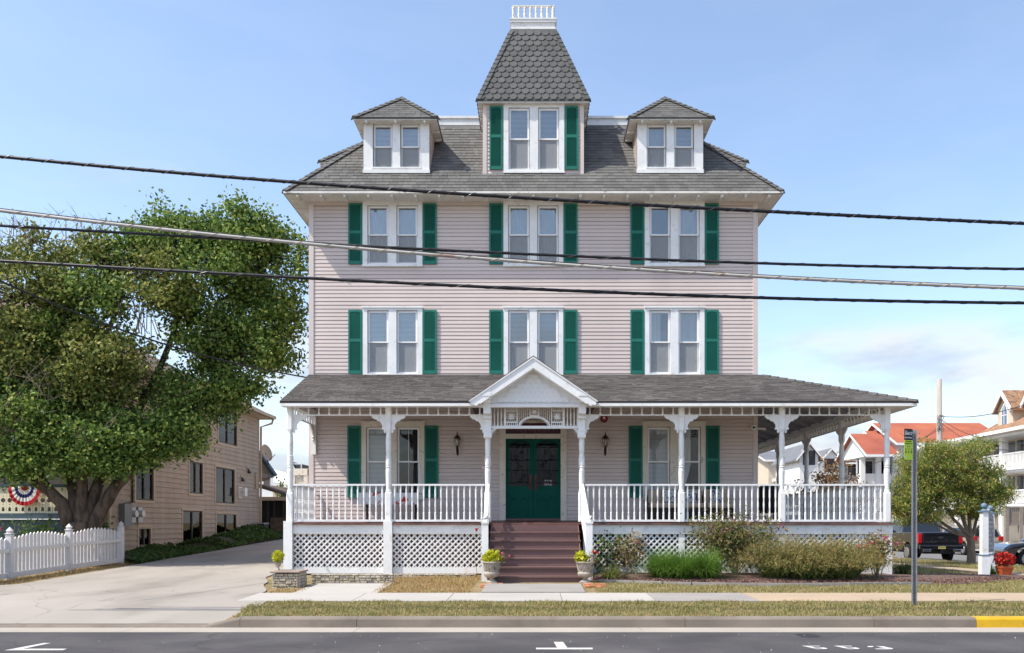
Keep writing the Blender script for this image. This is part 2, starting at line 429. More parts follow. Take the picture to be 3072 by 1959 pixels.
HU = dict(
 tree_r=[(.045,.100,.022),(.105,.185,.040),(.195,.285,.060),(.370,.420,.110)],
 tree_l=[(.070,.105,.024),(.145,.185,.042),(.240,.265,.066),(.370,.340,.110)],
 maple=[(.085,.165,.034),(.165,.250,.050),(.300,.310,.068),(.520,.370,.115)],
 myrtle=[(0.117, 0.091, 0.026), (0.325, 0.156, 0.052), (0.416, 0.208, 0.078), (0.143, 0.143, 0.039)],
 ivy=[(0.039, 0.078, 0.0208), (0.0715, 0.1274, 0.0312), (0.117, 0.1755, 0.052)],
 lime=[(0.34, 0.38, 0.015), (0.5, 0.5, 0.025), (0.62, 0.58, 0.05)],
 shrub=[(0.0945, 0.1283, 0.0405), (0.162, 0.189, 0.0607), (0.2565, 0.2295, 0.0945), (0.2835, 0.162, 0.081)],
 rosebush=[(0.0975, 0.117, 0.0325), (0.195, 0.195, 0.0585), (0.312, 0.247, 0.091), (0.338, 0.143, 0.078)],
 grass_g=[(0.0825, 0.18, 0.027), (0.1275, 0.2475, 0.0375), (0.195, 0.3, 0.0525)],
 grass_t=[(.150,.180,.050),(.250,.240,.075),(.400,.300,.120),(.300,.200,.085)],
 grass_d=[(0.045, 0.0825, 0.021), (0.09, 0.1275, 0.033), (0.165, 0.18, 0.06)],
 lawn=[(.150,.195,.050),(.235,.235,.080),(.370,.300,.140),(.440,.330,.170)],
 lawn_dry=[(0.27, 0.2025, 0.081), (0.4185, 0.2835, 0.1215), (0.486, 0.3375, 0.162)],
 lily=[(0.077, 0.147, 0.0308), (0.168, 0.21, 0.049), (0.406, 0.322, 0.112)],
 hydr=[(0.056, 0.126, 0.028), (0.112, 0.196, 0.042), (0.182, 0.238, 0.042)],
)
LM = {k: mat('leaf_' + k, v[0], 0.6, 0.0, ihue=v, transl=0.36, spec=0.25) for k, v in HU.items()}
pink_m = mat('pink_petal', (0.62, 0.12, 0.22), 0.6, 0.0, ihue=[(0.60, 0.10, 0.20), (0.70, 0.25, 0.32), (0.55, 0.05, 0.10)], transl=0.25)
mauve_m = mat('mauve_bloom', (0.45, 0.20, 0.36), 0.7, 0.1, 8, transl=0.2)
red_m = mat('red_petal', (0.50, 0.02, 0.02), 0.6, 0.0, ihue=[(0.30, 0.012, 0.012), (0.52, 0.025, 0.022), (0.62, 0.06, 0.04)], transl=0.25)
orange_m = mat('faded_bloom', (0.40, 0.20, 0.09), 0.8, 0.2, 12)
terracotta = mat('orange_planter', (0.52, 0.105, 0.035), 0.5, 0.08)

# ================================================================== SETTING
YR, YG, YK, YS0, YS1 = 12.45, 12.95, 13.12, 15.30, 16.70   # road edge, kerb foot, kerb back, pavement front and back
ZR = -0.21                                                   # road level
def gl(x, y):                          # natural ground height
    if y <= YS1:
        return lerp(-0.07, 0.0, max(0, min(1, (y - YK) / (YS1 - YK))))
    yl = min(y, 46.0) - YS1
    left = 0.031 * yl
    right = -0.012 * (min(y, 70) - YS1)
    return lerp(left, right, sm(6.5, 13.0, x))

# ground sheet to the horizon (stays below the paved surfaces)
xs = sorted(set([-900, -300, -120, -60, -40, -30] + [-24 + i * 1.0 for i in range(61)] + [round(-6.4 + .1 * i, 2) for i in range(20)] + [45, 60, 120, 300, 900]))
ys = [-600, -100, -20, 0, 8, 12.2, 12.96, 13.13, 13.6, 14.2, 14.8, 15.3, 16.0, 16.7] + [17.2 + i * 0.9 for i in range(60)] + [80, 120, 250, 600, 1500]
def gfn(x, y):
    if y < 13.0: z = ZR - 0.09
    else: z = gl(x, y) - 0.012
    if x > 17.2 and y > 15: z = min(z, gl(x, y) - 0.30)
    if y < 15.35 and y >= 13.0: z -= 0.14 * sm(lerp(-4.70, -4.98, sm(0, 1, (y - YK) / (YS0 - YK))) + .02, lerp(-4.70, -4.98, sm(0, 1, (y - YK) / (YS0 - YK))) - .16, x)
    return (x, y, z)
tag(MB().grid(gfn, xs, ys).build('ground', soil), kind='structure')

# road, gutter
tag(MB().grid(lambda x, y: (x, y, ZR + 0.03 * sm(YR, 8, y)), [-300, -60] + list(range(-30, 31, 5)) + [60, 300], [-4, 2, 5, 8, 9, 10, 11, YR - .02]).build('road', asphalt), kind='structure')
mb = MB()
gj = [-60, -30, -17.1, -11.3, -6.0, -2.62, 1.6, 6.2, 11.6, 30, 60]
gut = tag(bpy.data.objects.new('gutter', None), kind='structure'); COL.objects.link(gut); gut.location = (0, 12.7, ZR); place(gut)
for a, b in zip(gj[:-1], gj[1:]):
    MB().box(a + .004, b - .004, YR - .01, YG + .1, ZR - .06, ZR + 0.006).build('gutter_slab', gutter_m, gut)
# kerb: rounded profile, drops at the driveway
kerb = bpy.data.objects.new('kerb', None); COL.objects.link(kerb); kerb.location = (0, 13.0, ZR); place(kerb); tag(kerb, kind='structure')
def kerb_piece(x0, x1, h0, h1, m, nm='kerb_stone'):
    def ring(x, h):
        zt = ZR + h
        return [(x, YG, ZR - .05), (x, YG + 0.015, ZR + 0.012), (x, YG + .03, ZR + h * .80), (x, YG + .055, zt - .006), (x, YG + .085, zt), (x, YK + .06, zt + .002), (x, YK + .06, ZR - .05)]
    A, B = ring(x0 + .003, h0), ring(x1 - .003, h1); n = len(A)
    mb = MB(); mb.add(A + B, [(i, (i + 1) % n, (i + 1) % n + n, i + n) for i in range(n)] + [tuple(range(n))[::-1], tuple(range(n, 2 * n))])
    return mb.build(nm, m, kerb)
HK = 0.155
xk = [-4.45, -2.68, 2.3, 5.17, 6.72]
for a, b in zip(xk[:-1], xk[1:]): kerb_piece(a, b, HK, HK, kerb_m)
o = kerb_piece(6.72, 9.8, HK, HK, yellow); o['label'] = 'yellow painted kerb section'
kerb_piece(9.8, 15.0, HK, HK, kerb_m)
kerb_piece(-4.95, -4.45, .05, HK, kerb_m)
for a, b in ((-30, -12.4), (-12.4, -8.4), (-8.4, -4.95)): kerb_piece(a, b, .035, .035, kerb_m)

# pavement slabs
pav = bpy.data.objects.new('pavement', None); COL.objects.link(pav); pav.location = (0, 16, 0); place(pav); tag(pav, kind='structure')
def slab(x0, x1, y0, y1, m, nm='paving_slab', up=0.012, parent=None, sk=0.0):
    def zz(x, y): return gl(x, y) + up
    mb = MB(); P = [(x0 + .006 + sk, y0), (x1 - .006 + sk, y0), (x1 - .006, y1), (x0 + .006, y1)]
    top = [(x, y, zz(x, y)) for x, y in P]; bot = [(x, y, zz(x, y) - .10) for x, y in P]
    mb.add(top + bot, [(0, 1, 2, 3), (7, 6, 5, 4), (0, 4, 5, 1), (1, 5, 6, 2), (2, 6, 7, 3), (3, 7, 4, 0)])
    return mb.build(nm, m, parent if parent is not None else pav)
for a, b, m in ((-5.35, -3.25, conc_white), (-3.25, -1.55, conc_white), (-1.55, 0.52, conc_white), (0.52, 2.2, conc_white), (2.2, 4.05, conc_grey)):
    slab(a, b, YS0, YS1, m, sk=-0.0 if b < 2 else (0.0))
xx = 4.05
while xx < 12: slab(xx, xx + 2.05, YS0, YS1, conc_tan); xx += 2.05
xx = -5.35
while xx > -26: slab(xx - 2.4, xx, YS0, YS1 - .02, conc_drive); xx -= 2.4

# driveway apron towards the kerb, and the driveway itself
ap = MB()
def apz(x, y): return lerp(ZR + .035, -0.012, max(0, min(1, (y - YK) / (YS0 - YK)))) + .004
NXA = [-30, -20, -14, -11, -9, -7.5, -7]
ap.grid(lambda u, v: (u if u < -7.1 else lerp(-4.50, -4.75, sm(0, 1, (v - YK) / (YS0 - YK))), v, apz(u, v)), NXA, [YK + .04, 13.6, 14.2, 14.8, YS0 - .012])
tag(ap.build('driveway_apron', conc_drive), kind='structure')
dr = MB()
def drx(y): return -10.95 + 0.06 * math.sin(y * .9)
for (u0, u1) in ((0, 1),):
    ysd = [16.70, 16.85, 17.0, 17.2, 17.4, 17.6, 17.8, 18, 18.2, 18.4, 18.6, 18.8, 19, 19.25, 19.5, 19.75, 20, 20.5, 21, 22, 23, 24, 26, 28, 30, 33, 36, 40, 46]
    def dfn(u, y):
        xl = drx(y) - (2.2 * sm(18.6, 16.7, y)); xr = -6.25 + 0.45 * sm(20.2, 18.5, y) + 0.5 * sm(18.6, 16.8, y)
        x = lerp(xl, xr, u); return (x, y, gl(x, y) + 0.010)
    dr.grid(dfn, [0, .2, .4, .6, .8, 1], ysd)
tag(dr.build('driveway', conc_drive), kind='structure')

# side street on the right with its verge pavement
tag(MB().grid(lambda x, y: (x, y, gl(x, y) - 0.17), [17.35, 20, 24, 28.5], [14, 16.7, 20, 25, 30, 35, 40, 50, 60, 80, 120]).build('side_street', side_asphalt), kind='structure')
mb = MB()
ysk = [17.5, 20, 25, 30, 35, 40, 50, 60, 80, 110]
for a, b in zip(ysk[:-1], ysk[1:]):
    za, zb = gl(17.2, a), gl(17.2, b)
    mb.add([(17.2, a, za - .2), (17.36, a, za - .2), (17.36, a, za), (17.2, a, za), (17.2, b, zb - .2), (17.36, b, zb - .2), (17.36, b, zb), (17.2, b, zb)],
           [(0, 3, 2, 1), (4, 5, 6, 7), (2, 3, 7, 6), (1, 2, 6, 5), (0, 4, 7, 3)])
tag(mb.build('side_kerb', kerb_m), kind='structure')
spv = bpy.data.objects.new('side_pavement', None); COL.objects.link(spv); spv.location = (13.5, 30, 0); place(spv); tag(spv, kind='structure')
yy = 18.0
while yy < 60: slab(13.1, 14.15, yy, yy + 1.5, conc_tan, parent=spv); yy += 1.5
tag(MB().grid(lambda x, y: (x, y, gl(30, y) - 0.02), [28.6, 32, 40, 60, 100], [14, 30, 45, 60, 90, 140]).build('far_pavement', conc_grey), kind='structure')

# concrete pad left of the steps, mulch bed right of them
slab(-4.72, -3.05, YS1 + .03, 18.55, conc_white, 'concrete_pad', 0.006)
slab(-1.02, 1.02, YS1 + .015, 18.25, conc_grey, 'step_pad', 0.03)
mu = MB()
def mfront(x): return 18.45 + 0.25 * math.sin(x * .7 + 1) - 0.75 * sm(1.2, 3.2, x) * 0 + 0.35 * sm(3.2, 1.2, x) + 2.4 * sm(9.0, 12.4, x)
mu.grid(lambda u, x: (x, lerp(mfront(x), 22.6 + 1.6 * sm(9, 12, x), u), gl(x, lerp(mfront(x), 22.6, u)) + 0.014 + 0.05 * math.sin(math.pi * min(1, u * 1.4)) ), [0, .06, .15, .3, .5, .75, 1.0], [1.2 + i * .4 for i in range(31)])
tag(mu.build('mulch_bed', mulch_m), kind='structure')
# loose mulch chips and a stone edging, front of the bed
n = 5200
cx = NR.uniform(1.3, 13.0, n); fy = np.array([mfront(x) for x in cx]); cy = fy + np.abs(NR.normal(0, .8, n)) + .03
cz = np.array([gl(x, y) for x, y in zip(cx, cy)]) + .035 + NR.uniform(0, .02, n)
V, Fq = leaf_arrays(np.stack([cx, cy, cz], 1), 0.055, 0.45)
np_mesh('mulch_chips', V, Fq, mat('mulch_chip', (0.16, 0.08, 0.06), 0.95, 0, ihue=[(0.06, 0.03, 0.025), (0.16, 0.085, 0.065), (0.26, 0.16, 0.13)]), None, 'stuff')
tag(bpy.data.objects['mulch_chips'], 'loose brown bark mulch chips in the shrub bed', 'mulch')
edge = thing('bed_edging', 'low concrete edging strip along the mulch bed in front of the shrubs', 'edging', (3, 18.4, 0))
x = 1.45
while x < 8.3:
    l = 0.75 if RN.random() < .5 else .6
    a = (x + .01, mfront(x) - .05, gl(x, mfront(x)) + .02); b = (x + l - .02, mfront(x + l) - .05, gl(x + l, mfront(x + l)) + .02)
    MB().bar(a, b, .07, .06).build('edging_stone', conc_grey, edge); x += l

# ---------------------------------------------------------------- grass
def scatter_grass(name, label, regions, dens, hmin, hmax, m, avoid=None):
    pts = []
    for (x0, x1, y0, y1, inside) in regions:
        n = int((x1 - x0) * (y1 - y0) * dens)
        px = NR.uniform(x0, x1, n); py = NR.uniform(y0, y1, n)
        keep = [inside(a, b) for a, b in zip(px, py)] if inside else [True] * n
        for a, b, k in zip(px, py, keep):
            if k: pts.append((a, b, gl(a, b) - .014))
    P = np.array(pts); n = len(P)
    w = NR.uniform(.004, .009, n); h = NR.uniform(hmin, hmax, n) * (0.7 + 0.5 * np.sin(P[:, 0] * 2.1 + np.sin(P[:, 1] * 3)) ** 2)
    V, Fq = blade_arrays(P, h, w, NR.uniform(0, .03, n), NR.uniform(0, .045, n))
    return tag(np_mesh(name, V, Fq, m, None, 'stuff'), label, 'grass')
def apron_edge(y): return lerp(-4.70, -4.98, sm(0, 1, (y - YK) / (YS0 - YK)))
scatter_grass('verge_grass', 'strip of dry patchy grass between the kerb and the pavement', [(-6.2, 12, YK + .05, YS0 - .01, lambda a, b: a > apron_edge(b) + RN.random() * .06)], 1500, .03, .075, LM['lawn'])
scatter_grass('lawn_grass', 'patchy lawn between pavement and shrub bed', [(1.25, 14.5, YS1 + .02, 21.5, lambda a, b: b < mfront(a) + RN.uniform(-.05, .05) and (a < 13))], 1100, .03, .07, LM['lawn'])
scatter_grass('dry_grass', 'straw coloured dry grass patch left of the brown steps', [(-3.2, -1.25, YS1 + .03, 20.4, None), (-5.2, -4.6, YS1 + .02, 17.8, lambda a, b: b < 17.6)], 1000, .03, .08, LM['lawn_dry'])
scatter_grass('corner_grass', 'green and brown grass around the corner sign and street tree', [(9.2, 17.1, 20.4, 30, lambda a, b: b > mfront(a) + 1.4 and not (13.05 < a < 14.2)), (14.2, 17.15, 28, 38, None)], 260, .04, .10, LM['lawn'])
scatter_grass('fence_side_grass', 'dry weeds along the foot of the white picket fence', [(-12.0, -11.2, 18.0, 24.5, lambda a, b: a < drx(b) - .2)], 500, .03, .10, LM['lawn_dry'])

# ---------------------------------------------------------------- road markings
def marking(name, polys, label, cat='road marking', group=None):
    mb = MB()
    for P in polys:
        mb.add([(x, y, ZR + 0.03 * sm(YR, 8, y) + .005) for x, y in P], [tuple(range(len(P)))])
    return tag(mb.build(name, road_white), label, cat, group)
def RP(px, py):
    y = (EYE - ZR) * F / (py - CY)
    for _ in range(4): y = (EYE - (ZR + .03 * sm(YR, 8, y) + .005)) * F / (py - CY)
    return ((px - CX) * y / F, y)
def poly(*p): return [RP(a, b) for a, b in p][::-1]
marking('painted_parking_tick', [poly((12, 1951), (130, 1929), (153, 1929), (70, 1946), (201, 1946), (190, 1950.5))], 'white painted corner mark like an open arrow at the left of the road')
marking('painted_parking_tee', [poly((1608, 1943), (1778, 1943), (1778, 1948), (1608, 1948)), poly((1661, 1925.5), (1689, 1925.5), (1702, 1942.7), (1671, 1942.7))], 'white painted parking bay T mark in front of the house steps')
marking('painted_digit_five', [poly((2404, 1937), (2425, 1937), (2447, 1943), (2470, 1942), (2484, 1945), (2478, 1947), (2450, 1947.5), (2440, 1946.5), (2468, 1945.5), (2462, 1944), (2440, 1945)), poly((2427, 1937.2), (2457, 1937.2), (2462, 1939), (2432, 1939))], 'left digit five of the painted bay number on the asphalt', 'road marking', 'painted bay number')
marking('painted_digit_five', [poly((2500, 1937), (2521, 1937), (2543, 1943), (2566, 1942), (2580, 1945), (2574, 1947), (2546, 1947.5), (2536, 1946.5), (2564, 1945.5), (2558, 1944), (2536, 1945)), poly((2523, 1937.2), (2553, 1937.2), (2558, 1939), (2528, 1939))], 'middle digit five of the painted bay number on the asphalt', 'road marking', 'painted bay number')
marking('painted_digit_three', [poly((2601, 1939.5), (2606, 1938), (2618, 1938), (2622, 1940), (2614, 1941.5), (2603, 1941)), poly((2624, 1937.5), (2650, 1938.5), (2662, 1941.5), (2678, 1944.5), (2679, 1947), (2670, 1947.8), (2630, 1947.8), (2624, 1945.6), (2650, 1945.4), (2660, 1944.4), (2640, 1942.4), (2634, 1941.4), (2646, 1941))], 'digit three of the painted bay number on the asphalt', 'road marking', 'painted bay number')
tag(MB().add([(x_, y_, ZR + .03 * sm(YR, 8, y_) + .003) for x_, y_ in poly((2384, 1901), (2430, 1900.5), (2466, 1908), (2440, 1913), (2402, 1910))], [(0, 1, 2, 3, 4)]).build('tar_patch', mat('tar', (.030, .029, .031), .8, .2, 6)), kind='structure')
# scattered pale grit on the asphalt
n = 190
gx = NR.uniform(-9, 9, n); gy = NR.uniform(9.5, 12.4, n)
V, Fq = leaf_arrays(np.stack([gx, gy, np.full(n, ZR + .012) + .03 * np.array([sm(YR, 8, y) for y in gy])], 1), 0.013, 0.8)
tag(np_mesh('road_grit', V, Fq, road_white, None, 'stuff'), 'pale grit scattered over the dark asphalt', 'grit')

# ================================================================== THE HOUSE
YW = 23.0
SW = F / YW
def wx(px): return (px - CX) / SW
def wz(py): return EYE + (CY - py) / SW
house = thing('victorian_house', 'tall pinkish clapboard guest house with green shutters, tower, dormers and wraparound porch', 'house', (0, 23, 0.2))

def roof_tabs(parent, o, u, v, L, lo, hi, expo, th, m, skip=None, nobj=0, widths=(.14, .18, .22, .28), name='shingle', jname='shingles', wob=0.0):
    o, u, v = Vector(o), Vector(u).normalized(), Vector(v).normalized(); n = u.cross(v)
    rot = Matrix((u, v, n)).transposed().to_euler()
    cls = {}
    for w in widths:
        mb = MB(); g = .004
        mb.add([(g, 0, 0), (w - g, 0, 0), (w - g, 0, th), (g, 0, th), (g, expo * 1.08, .002), (w - g, expo * 1.08, .002)], [(0, 1, 2, 3), (3, 2, 5, 4), (0, 3, 4), (1, 5, 2)])
        cls[w] = mb.mesh(name, m)
    J = MB(); rows = int(L / expo); cnt = 0
    for r in range(rows):
        b = r * expo; b1 = min(L, b + expo * 1.08); a = lo(b) - RN.random() * .15; e = hi(b)
        while a < e:
            w = RN.choice(widths); a0, a1 = max(a, lo(b)), min(a + w, e)
            mid = (a0 + a1) / 2
            if a1 - a0 > .03 and not (skip and skip(mid, b + expo / 2)):
                t = th * RN.uniform(.7, 1.25)
                if cnt < nobj and a0 == a and a1 == a + w and a0 >= lo(b1) and a1 <= hi(b1):
                    inst(cls[w], name, parent, o + u * a0 + v * b, rot); cnt += 1
                else:
                    g = .004; c0 = max(a0, lo(b1)) if lo(b1) > a0 else a0; c1 = min(a1, hi(b1))
                    c0 = min(c0, c1)
                    P = lambda aa, bb, k: o + u * aa + v * bb + n * k
                    J.add([P(a0 + g, b, 0), P(a1 - g, b, 0), P(a1 - g, b, t), P(a0 + g, b, t), P(min(c0 + g, c1), b1, .002), P(max(c1 - g, c0), b1, .002)], [(0, 1, 2, 3), (3, 2, 5, 4), (0, 3, 4), (1, 5, 2)])
            a += w
    if J.f: J.build(jname, m, parent, kind='stuff')

def hip_caps(parent, p0, p1, step=.21, w=.13, m=None):
    p0, p1 = Vector(p0), Vector(p1); d = p1 - p0; n = int(d.length / step); d.normalize()
    s = d.cross(Vector((0, 0, 1))).normalized(); up = s.cross(d)
    l = step * 1.08
    mb = MB(); X0 = Vector((1, 0, 0))
    mb.add([(0, -w, -.035), (0, 0, .03), (0, w, -.035), (l, -w, -.055), (l, 0, .012), (l, w, -.055), (0, -w, -.06), (0, w, -.06)],
           [(0, 3, 4, 1), (1, 4, 5, 2), (0, 1, 2, 7, 6)])
    me = mb.mesh('hip_cap', m or cap_m)
    rot = Matrix((d, s * -1, up)).transposed()
    if rot.determinant() < 0: rot = Matrix((d, s, up)).transposed()
    for i in range(n): inst(me, 'hip_cap', parent, p0 + d * step * i, rot.to_euler())

# ---------------------------------------------------------------- walls
ZF = 1.36                                   # porch floor, front edge
ZT = 10.02                                  # top of the front wall
WIN = []                                    # (x0, x1, z0, z1) cut out of the cladding
HALF = 0.803
def win_rect(cx, y0, y1, half=HALF): return (cx - half, cx + half, wz(y1), wz(y0))
W3 = [win_rect(c, 601, 801) for c in (-3.78, 0.0, 3.79)]
W2 = [win_rect(c, 921, 1130) for c in (-3.78, 0.0, 3.79)]
W1 = [(wx(1084.7), wx(1273.8), wz(1500), wz(1265)), (wx(1927.6), wx(2116), wz(1500), wz(1265))]
DOOR = (wx(1499), wx(1700), 1.40, wz(1262))
WIN = W3 + W2 + W1 + [DOOR]
zz = 1.40; EXP = 0.1022; row = 0
bm_cache = {}
def siding_board(x0, x1, z):
    key = round(x1 - x0, 3)
    if key not in bm_cache:
        w = (x1 - x0) / 2; mb = MB()
        e_ = EXP - .009
        mb.add([(-w, .004, 0), (w, .004, 0), (w, -.013, 0), (-w, -.013, 0), (w, -.0125, .010), (-w, -.0125, .010), (w, -.004, e_), (-w, -.004, e_), (-w, .008, e_), (w, .008, e_)],
               [(0, 1, 2, 3), (3, 2, 4, 5), (5, 4, 6, 7), (7, 6, 9, 8), (0, 3, 5, 7, 8), (1, 9, 6, 4, 2)])
        bm_cache[key] = mb.mesh('siding_board', siding)
    inst(bm_cache[key], 'siding_board', wallp, ((x0 + x1) / 2, YW + RN.uniform(-.0012, .0012), z + RN.uniform(-.0015, .0015)), (0, RN.uniform(-.0004, .0004), 0))
wall_mb = MB()
# backing wall with real openings: vertical strips between the cuts
xsW = sorted(set([-6.0, 6.0] + [c for w in WIN for c in (w[0], w[1])]))
for a, b in zip(xsW[:-1], xsW[1:]):
    cuts = sorted([(w[2], w[3]) for w in WIN if w[0] < (a + b) / 2 < w[1]])
    z = 0.1
    for c0, c1 in cuts + [(ZT, ZT)]:
        if c0 > z: wall_mb.box(a, b, YW + .022, YW + .16, z, c0)
        z = c1
wallp = wall_mb.build('front_wall', siding, house)
while zz < ZT - 0.16:
    segs = [(-5.90, 5.90)]
    for w in WIN:
        if w[2] + .012 < zz + EXP * .6 and w[3] - .012 > zz + EXP * .4:
            ns = []
            for s in segs:
                if w[1] <= s[0] or w[0] >= s[1]: ns.append(s)
                else:
                    if w[0] + .01 > s[0]: ns.append((s[0], w[0] + .01))
                    if w[1] - .01 < s[1]: ns.append((w[1] - .01, s[1]))
            segs = ns
    for s in segs:
        if s[1] - s[0] > 6:                    # full-width courses are lapped from two lengths
            k_ = RN.choice((-2.6, -1.4, -.3, .9, 2.2)) + RN.uniform(-.2, .2)
            siding_board(s[0], k_, zz); siding_board(k_ + .003, s[1], zz)
        else: siding_board(s[0], s[1], zz)
    zz += EXP; row += 1
MB().box(-5.90, 5.90, YW - .02, YW, zz + .01, ZT).build('frieze_board', corner_m, house)
for s in (-1, 1):
    MB().box(s * 5.90, s * 6.03, YW - .028, YW + .10, .15, ZT).build('corner_board', corner_m, house)
    MB().box(s * 6.0, s * 6.028, YW + .105, YW + .22, .15, ZT).build('corner_board', corner_m, house)
    mb = MB(); z = .15                        # side wall cladding, one lapped sheet
    while z < ZT:
        xa, xb = s * 6.018, s * 6.004
        q = [(xa, YW + .22, z), (xa, 37, z), (xb, 37, z + EXP), (xb, YW + .22, z + EXP)]
        if s < 0: q = q[::-1]
        mb.add(q, [(0, 1, 2, 3)]); q2 = [(s * 6.0, YW + .22, z), (s * 6.0, 37, z), (xa, 37, z), (xa, YW + .22, z)]
        mb.add(q2 if s > 0 else q2[::-1], [(0, 1, 2, 3)]); z += EXP
    mb.build('side_cladding', siding, house)
mb = MB(); mb.box(-6, 6, 36.9, 37, .1, ZT); mb.box(-6, -5.9, YW + .16, 36.9, .1, ZT); mb.box(5.9, 6, YW + .16, 36.9, .1, ZT)
mb.build('rear_walls', siding, house)
MB().box(-6.05, 6.05, YW - .03, YW + .004, -.2, 1.34).build('foundation', found_m, house)

# ---------------------------------------------------------------- windows
def casing(mb, x0, x1, z0, z1, ops, oz0, oz1, y0, y1):
    mb.box(x0, x1, y0, y1, oz1, z1); mb.box(x0, x1, y0, y1, z0, oz0)
    e = [x0] + [c for o in ops for c in o] + [x1]
    for i in range(0, len(e), 2): mb.box(e[i], e[i + 1], y0, y1, oz0, oz1)
blind_cache = {}
def blind_mesh(w, h, tilt=0.95, pitch=.034):
    k = (round(w, 2), round(h, 2), tilt)
    if k not in blind_cache:
        mb = MB(); z = 0.012
        while z < h:
            dz, dy = .014 * math.sin(tilt) * 1.25, .014 * math.cos(tilt)
            mb.add([(-w / 2, -dy, z - dz), (w / 2, -dy, z - dz), (w / 2, dy, z + dz), (-w / 2, dy, z + dz)], [(0, 1, 2, 3)]); z += pitch
        blind_cache[k] = mb.mesh('blind', blind_m)
    return blind_cache[k]
def window(parent, Y, x0, x1, z0, z1, ops, oz0, oz1, style='blind', cm=None, name='window', head=True, rec=.55):
    mb = MB()
    casing(mb, x0, x1, z0, z1, ops, oz0, oz1, Y - .045, Y + .02)
    for a, b in ops:                           # jambs
        mb.box(a - .012, a, Y + .02, Y + .16, oz0, oz1); mb.box(b, b + .012, Y + .02, Y + .16, oz0, oz1)
        mb.box(a, b, Y + .02, Y + .16, oz1, oz1 + .012); mb.box(a, b, Y + .02, Y + .16, oz0 - .012, oz0)
    if head:
        mb.box(x0 - .02, x1 + .02, Y - .075, Y - .045, z1 - .035, z1 + .012)
    mb.box(x0 - .012, x1 + .012, Y - .065, Y - .045, z0 + .002, z0 + .045)
    w = mb.build(name, cm or white, parent)
    for i, (a, b) in enumerate(ops):
        zm = oz0 + (oz1 - oz0) * .502; f = .050
        s = MB()                               # upper sash in front, lower sash behind
        s.box(a + .012, b - .012, Y + .01, Y + .05, oz1 - .065, oz1 - .012)
        s.box(a + .012, a + .012 + f, Y + .01, Y + .05, zm - .02, oz1 - .065); s.box(b - .012 - f, b - .012, Y + .01, Y + .05, zm - .02, oz1 - .065)
        s.box(a + .012 + f, b - .012 - f, Y + .012, Y + .05, zm - .02, zm + .018)
        s.build('sash', vinyl, w)
        s = MB()
        s.box(a + .012, b - .012, Y + .045, Y + .085, oz0 + .012, oz0 + .065)
        s.box(a + .012, a + .012 + f * .8, Y + .052, Y + .085, oz0 + .065, zm + .02); s.box(b - .012 - f * .8, b - .012, Y + .052, Y + .085, oz0 + .065, zm + .02)
        s.box(a + .012 + f * .8, b - .012 - f * .8, Y + .056, Y + .085, zm - .02, zm + .02)
        s.build('sash', vinyl, w)
        gm = glass_low if Y < 23.01 and oz0 < 3 else glass
        MB().box(a + .06, b - .06, Y + .028, Y + .032, zm + .016, oz1 - .06).build('pane', gm, w)
        MB().box(a + .05, b - .05, Y + .066, Y + .070, oz0 + .06, zm - .018).build('pane', gm, w)
        mid, ww = (a + b) / 2, (b - a) - .05
        st = style if not isinstance(style, (list, tuple)) else style[i]
        if st == 'blind':
            inst(blind_mesh(ww, oz1 - oz0 - .04), 'blind', w, (mid, Y + .125, oz0 + .02))
        elif st == 'curtain':
            cmb = MB(); n = 26
            cmb.grid(lambda u, z: (lerp(a + .02, b - .02, u), Y + .13 + .014 * math.sin(u * 34 + a * 9) * (1.2 - .5 * (z - oz0) / (oz1 - oz0)), z), [k / n for k in range(n + 1)], [oz0 + .01, oz1 - .02])
            cmb.build('curtain', curtain_m, w, smooth=True)
        elif st == 'halfcurtain':
            cmb = MB(); n = 16
            cmb.grid(lambda u, z: (lerp(a + .02, lerp(a + .17, b - .25, sm(oz0, zm, z)) , u), Y + .13 + .012 * math.sin(u * 24), z), [k / n for k in range(n + 1)], [lerp(oz0 + .01, oz1 - .02, k / 8) for k in range(9)])
            cmb.build('curtain', curtain_m, w, smooth=True)
        elif st == 'dark':
            MB().box(mid - .006, mid + .006, Y + .018, Y + .027, zm, oz1 - .06).build('muntin', vinyl, w)
            MB().box(mid - .006, mid + .006, Y + .056, Y + .065, oz0 + .06, zm).build('muntin', vinyl, w)
        if oz0 > 3: MB().box(a + .05, b - .05, Y + .040, Y + .0415, oz0 + .05, zm - .018).build('insect_screen', screen_m, w)
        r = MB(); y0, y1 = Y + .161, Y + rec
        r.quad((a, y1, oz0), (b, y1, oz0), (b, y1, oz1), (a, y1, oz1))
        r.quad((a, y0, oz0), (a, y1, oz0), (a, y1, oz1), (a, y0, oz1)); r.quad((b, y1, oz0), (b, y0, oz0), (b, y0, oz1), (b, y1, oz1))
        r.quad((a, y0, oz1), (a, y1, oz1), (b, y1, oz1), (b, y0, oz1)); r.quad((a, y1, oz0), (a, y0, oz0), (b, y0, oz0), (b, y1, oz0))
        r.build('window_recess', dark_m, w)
    return w
shut_cache = {}
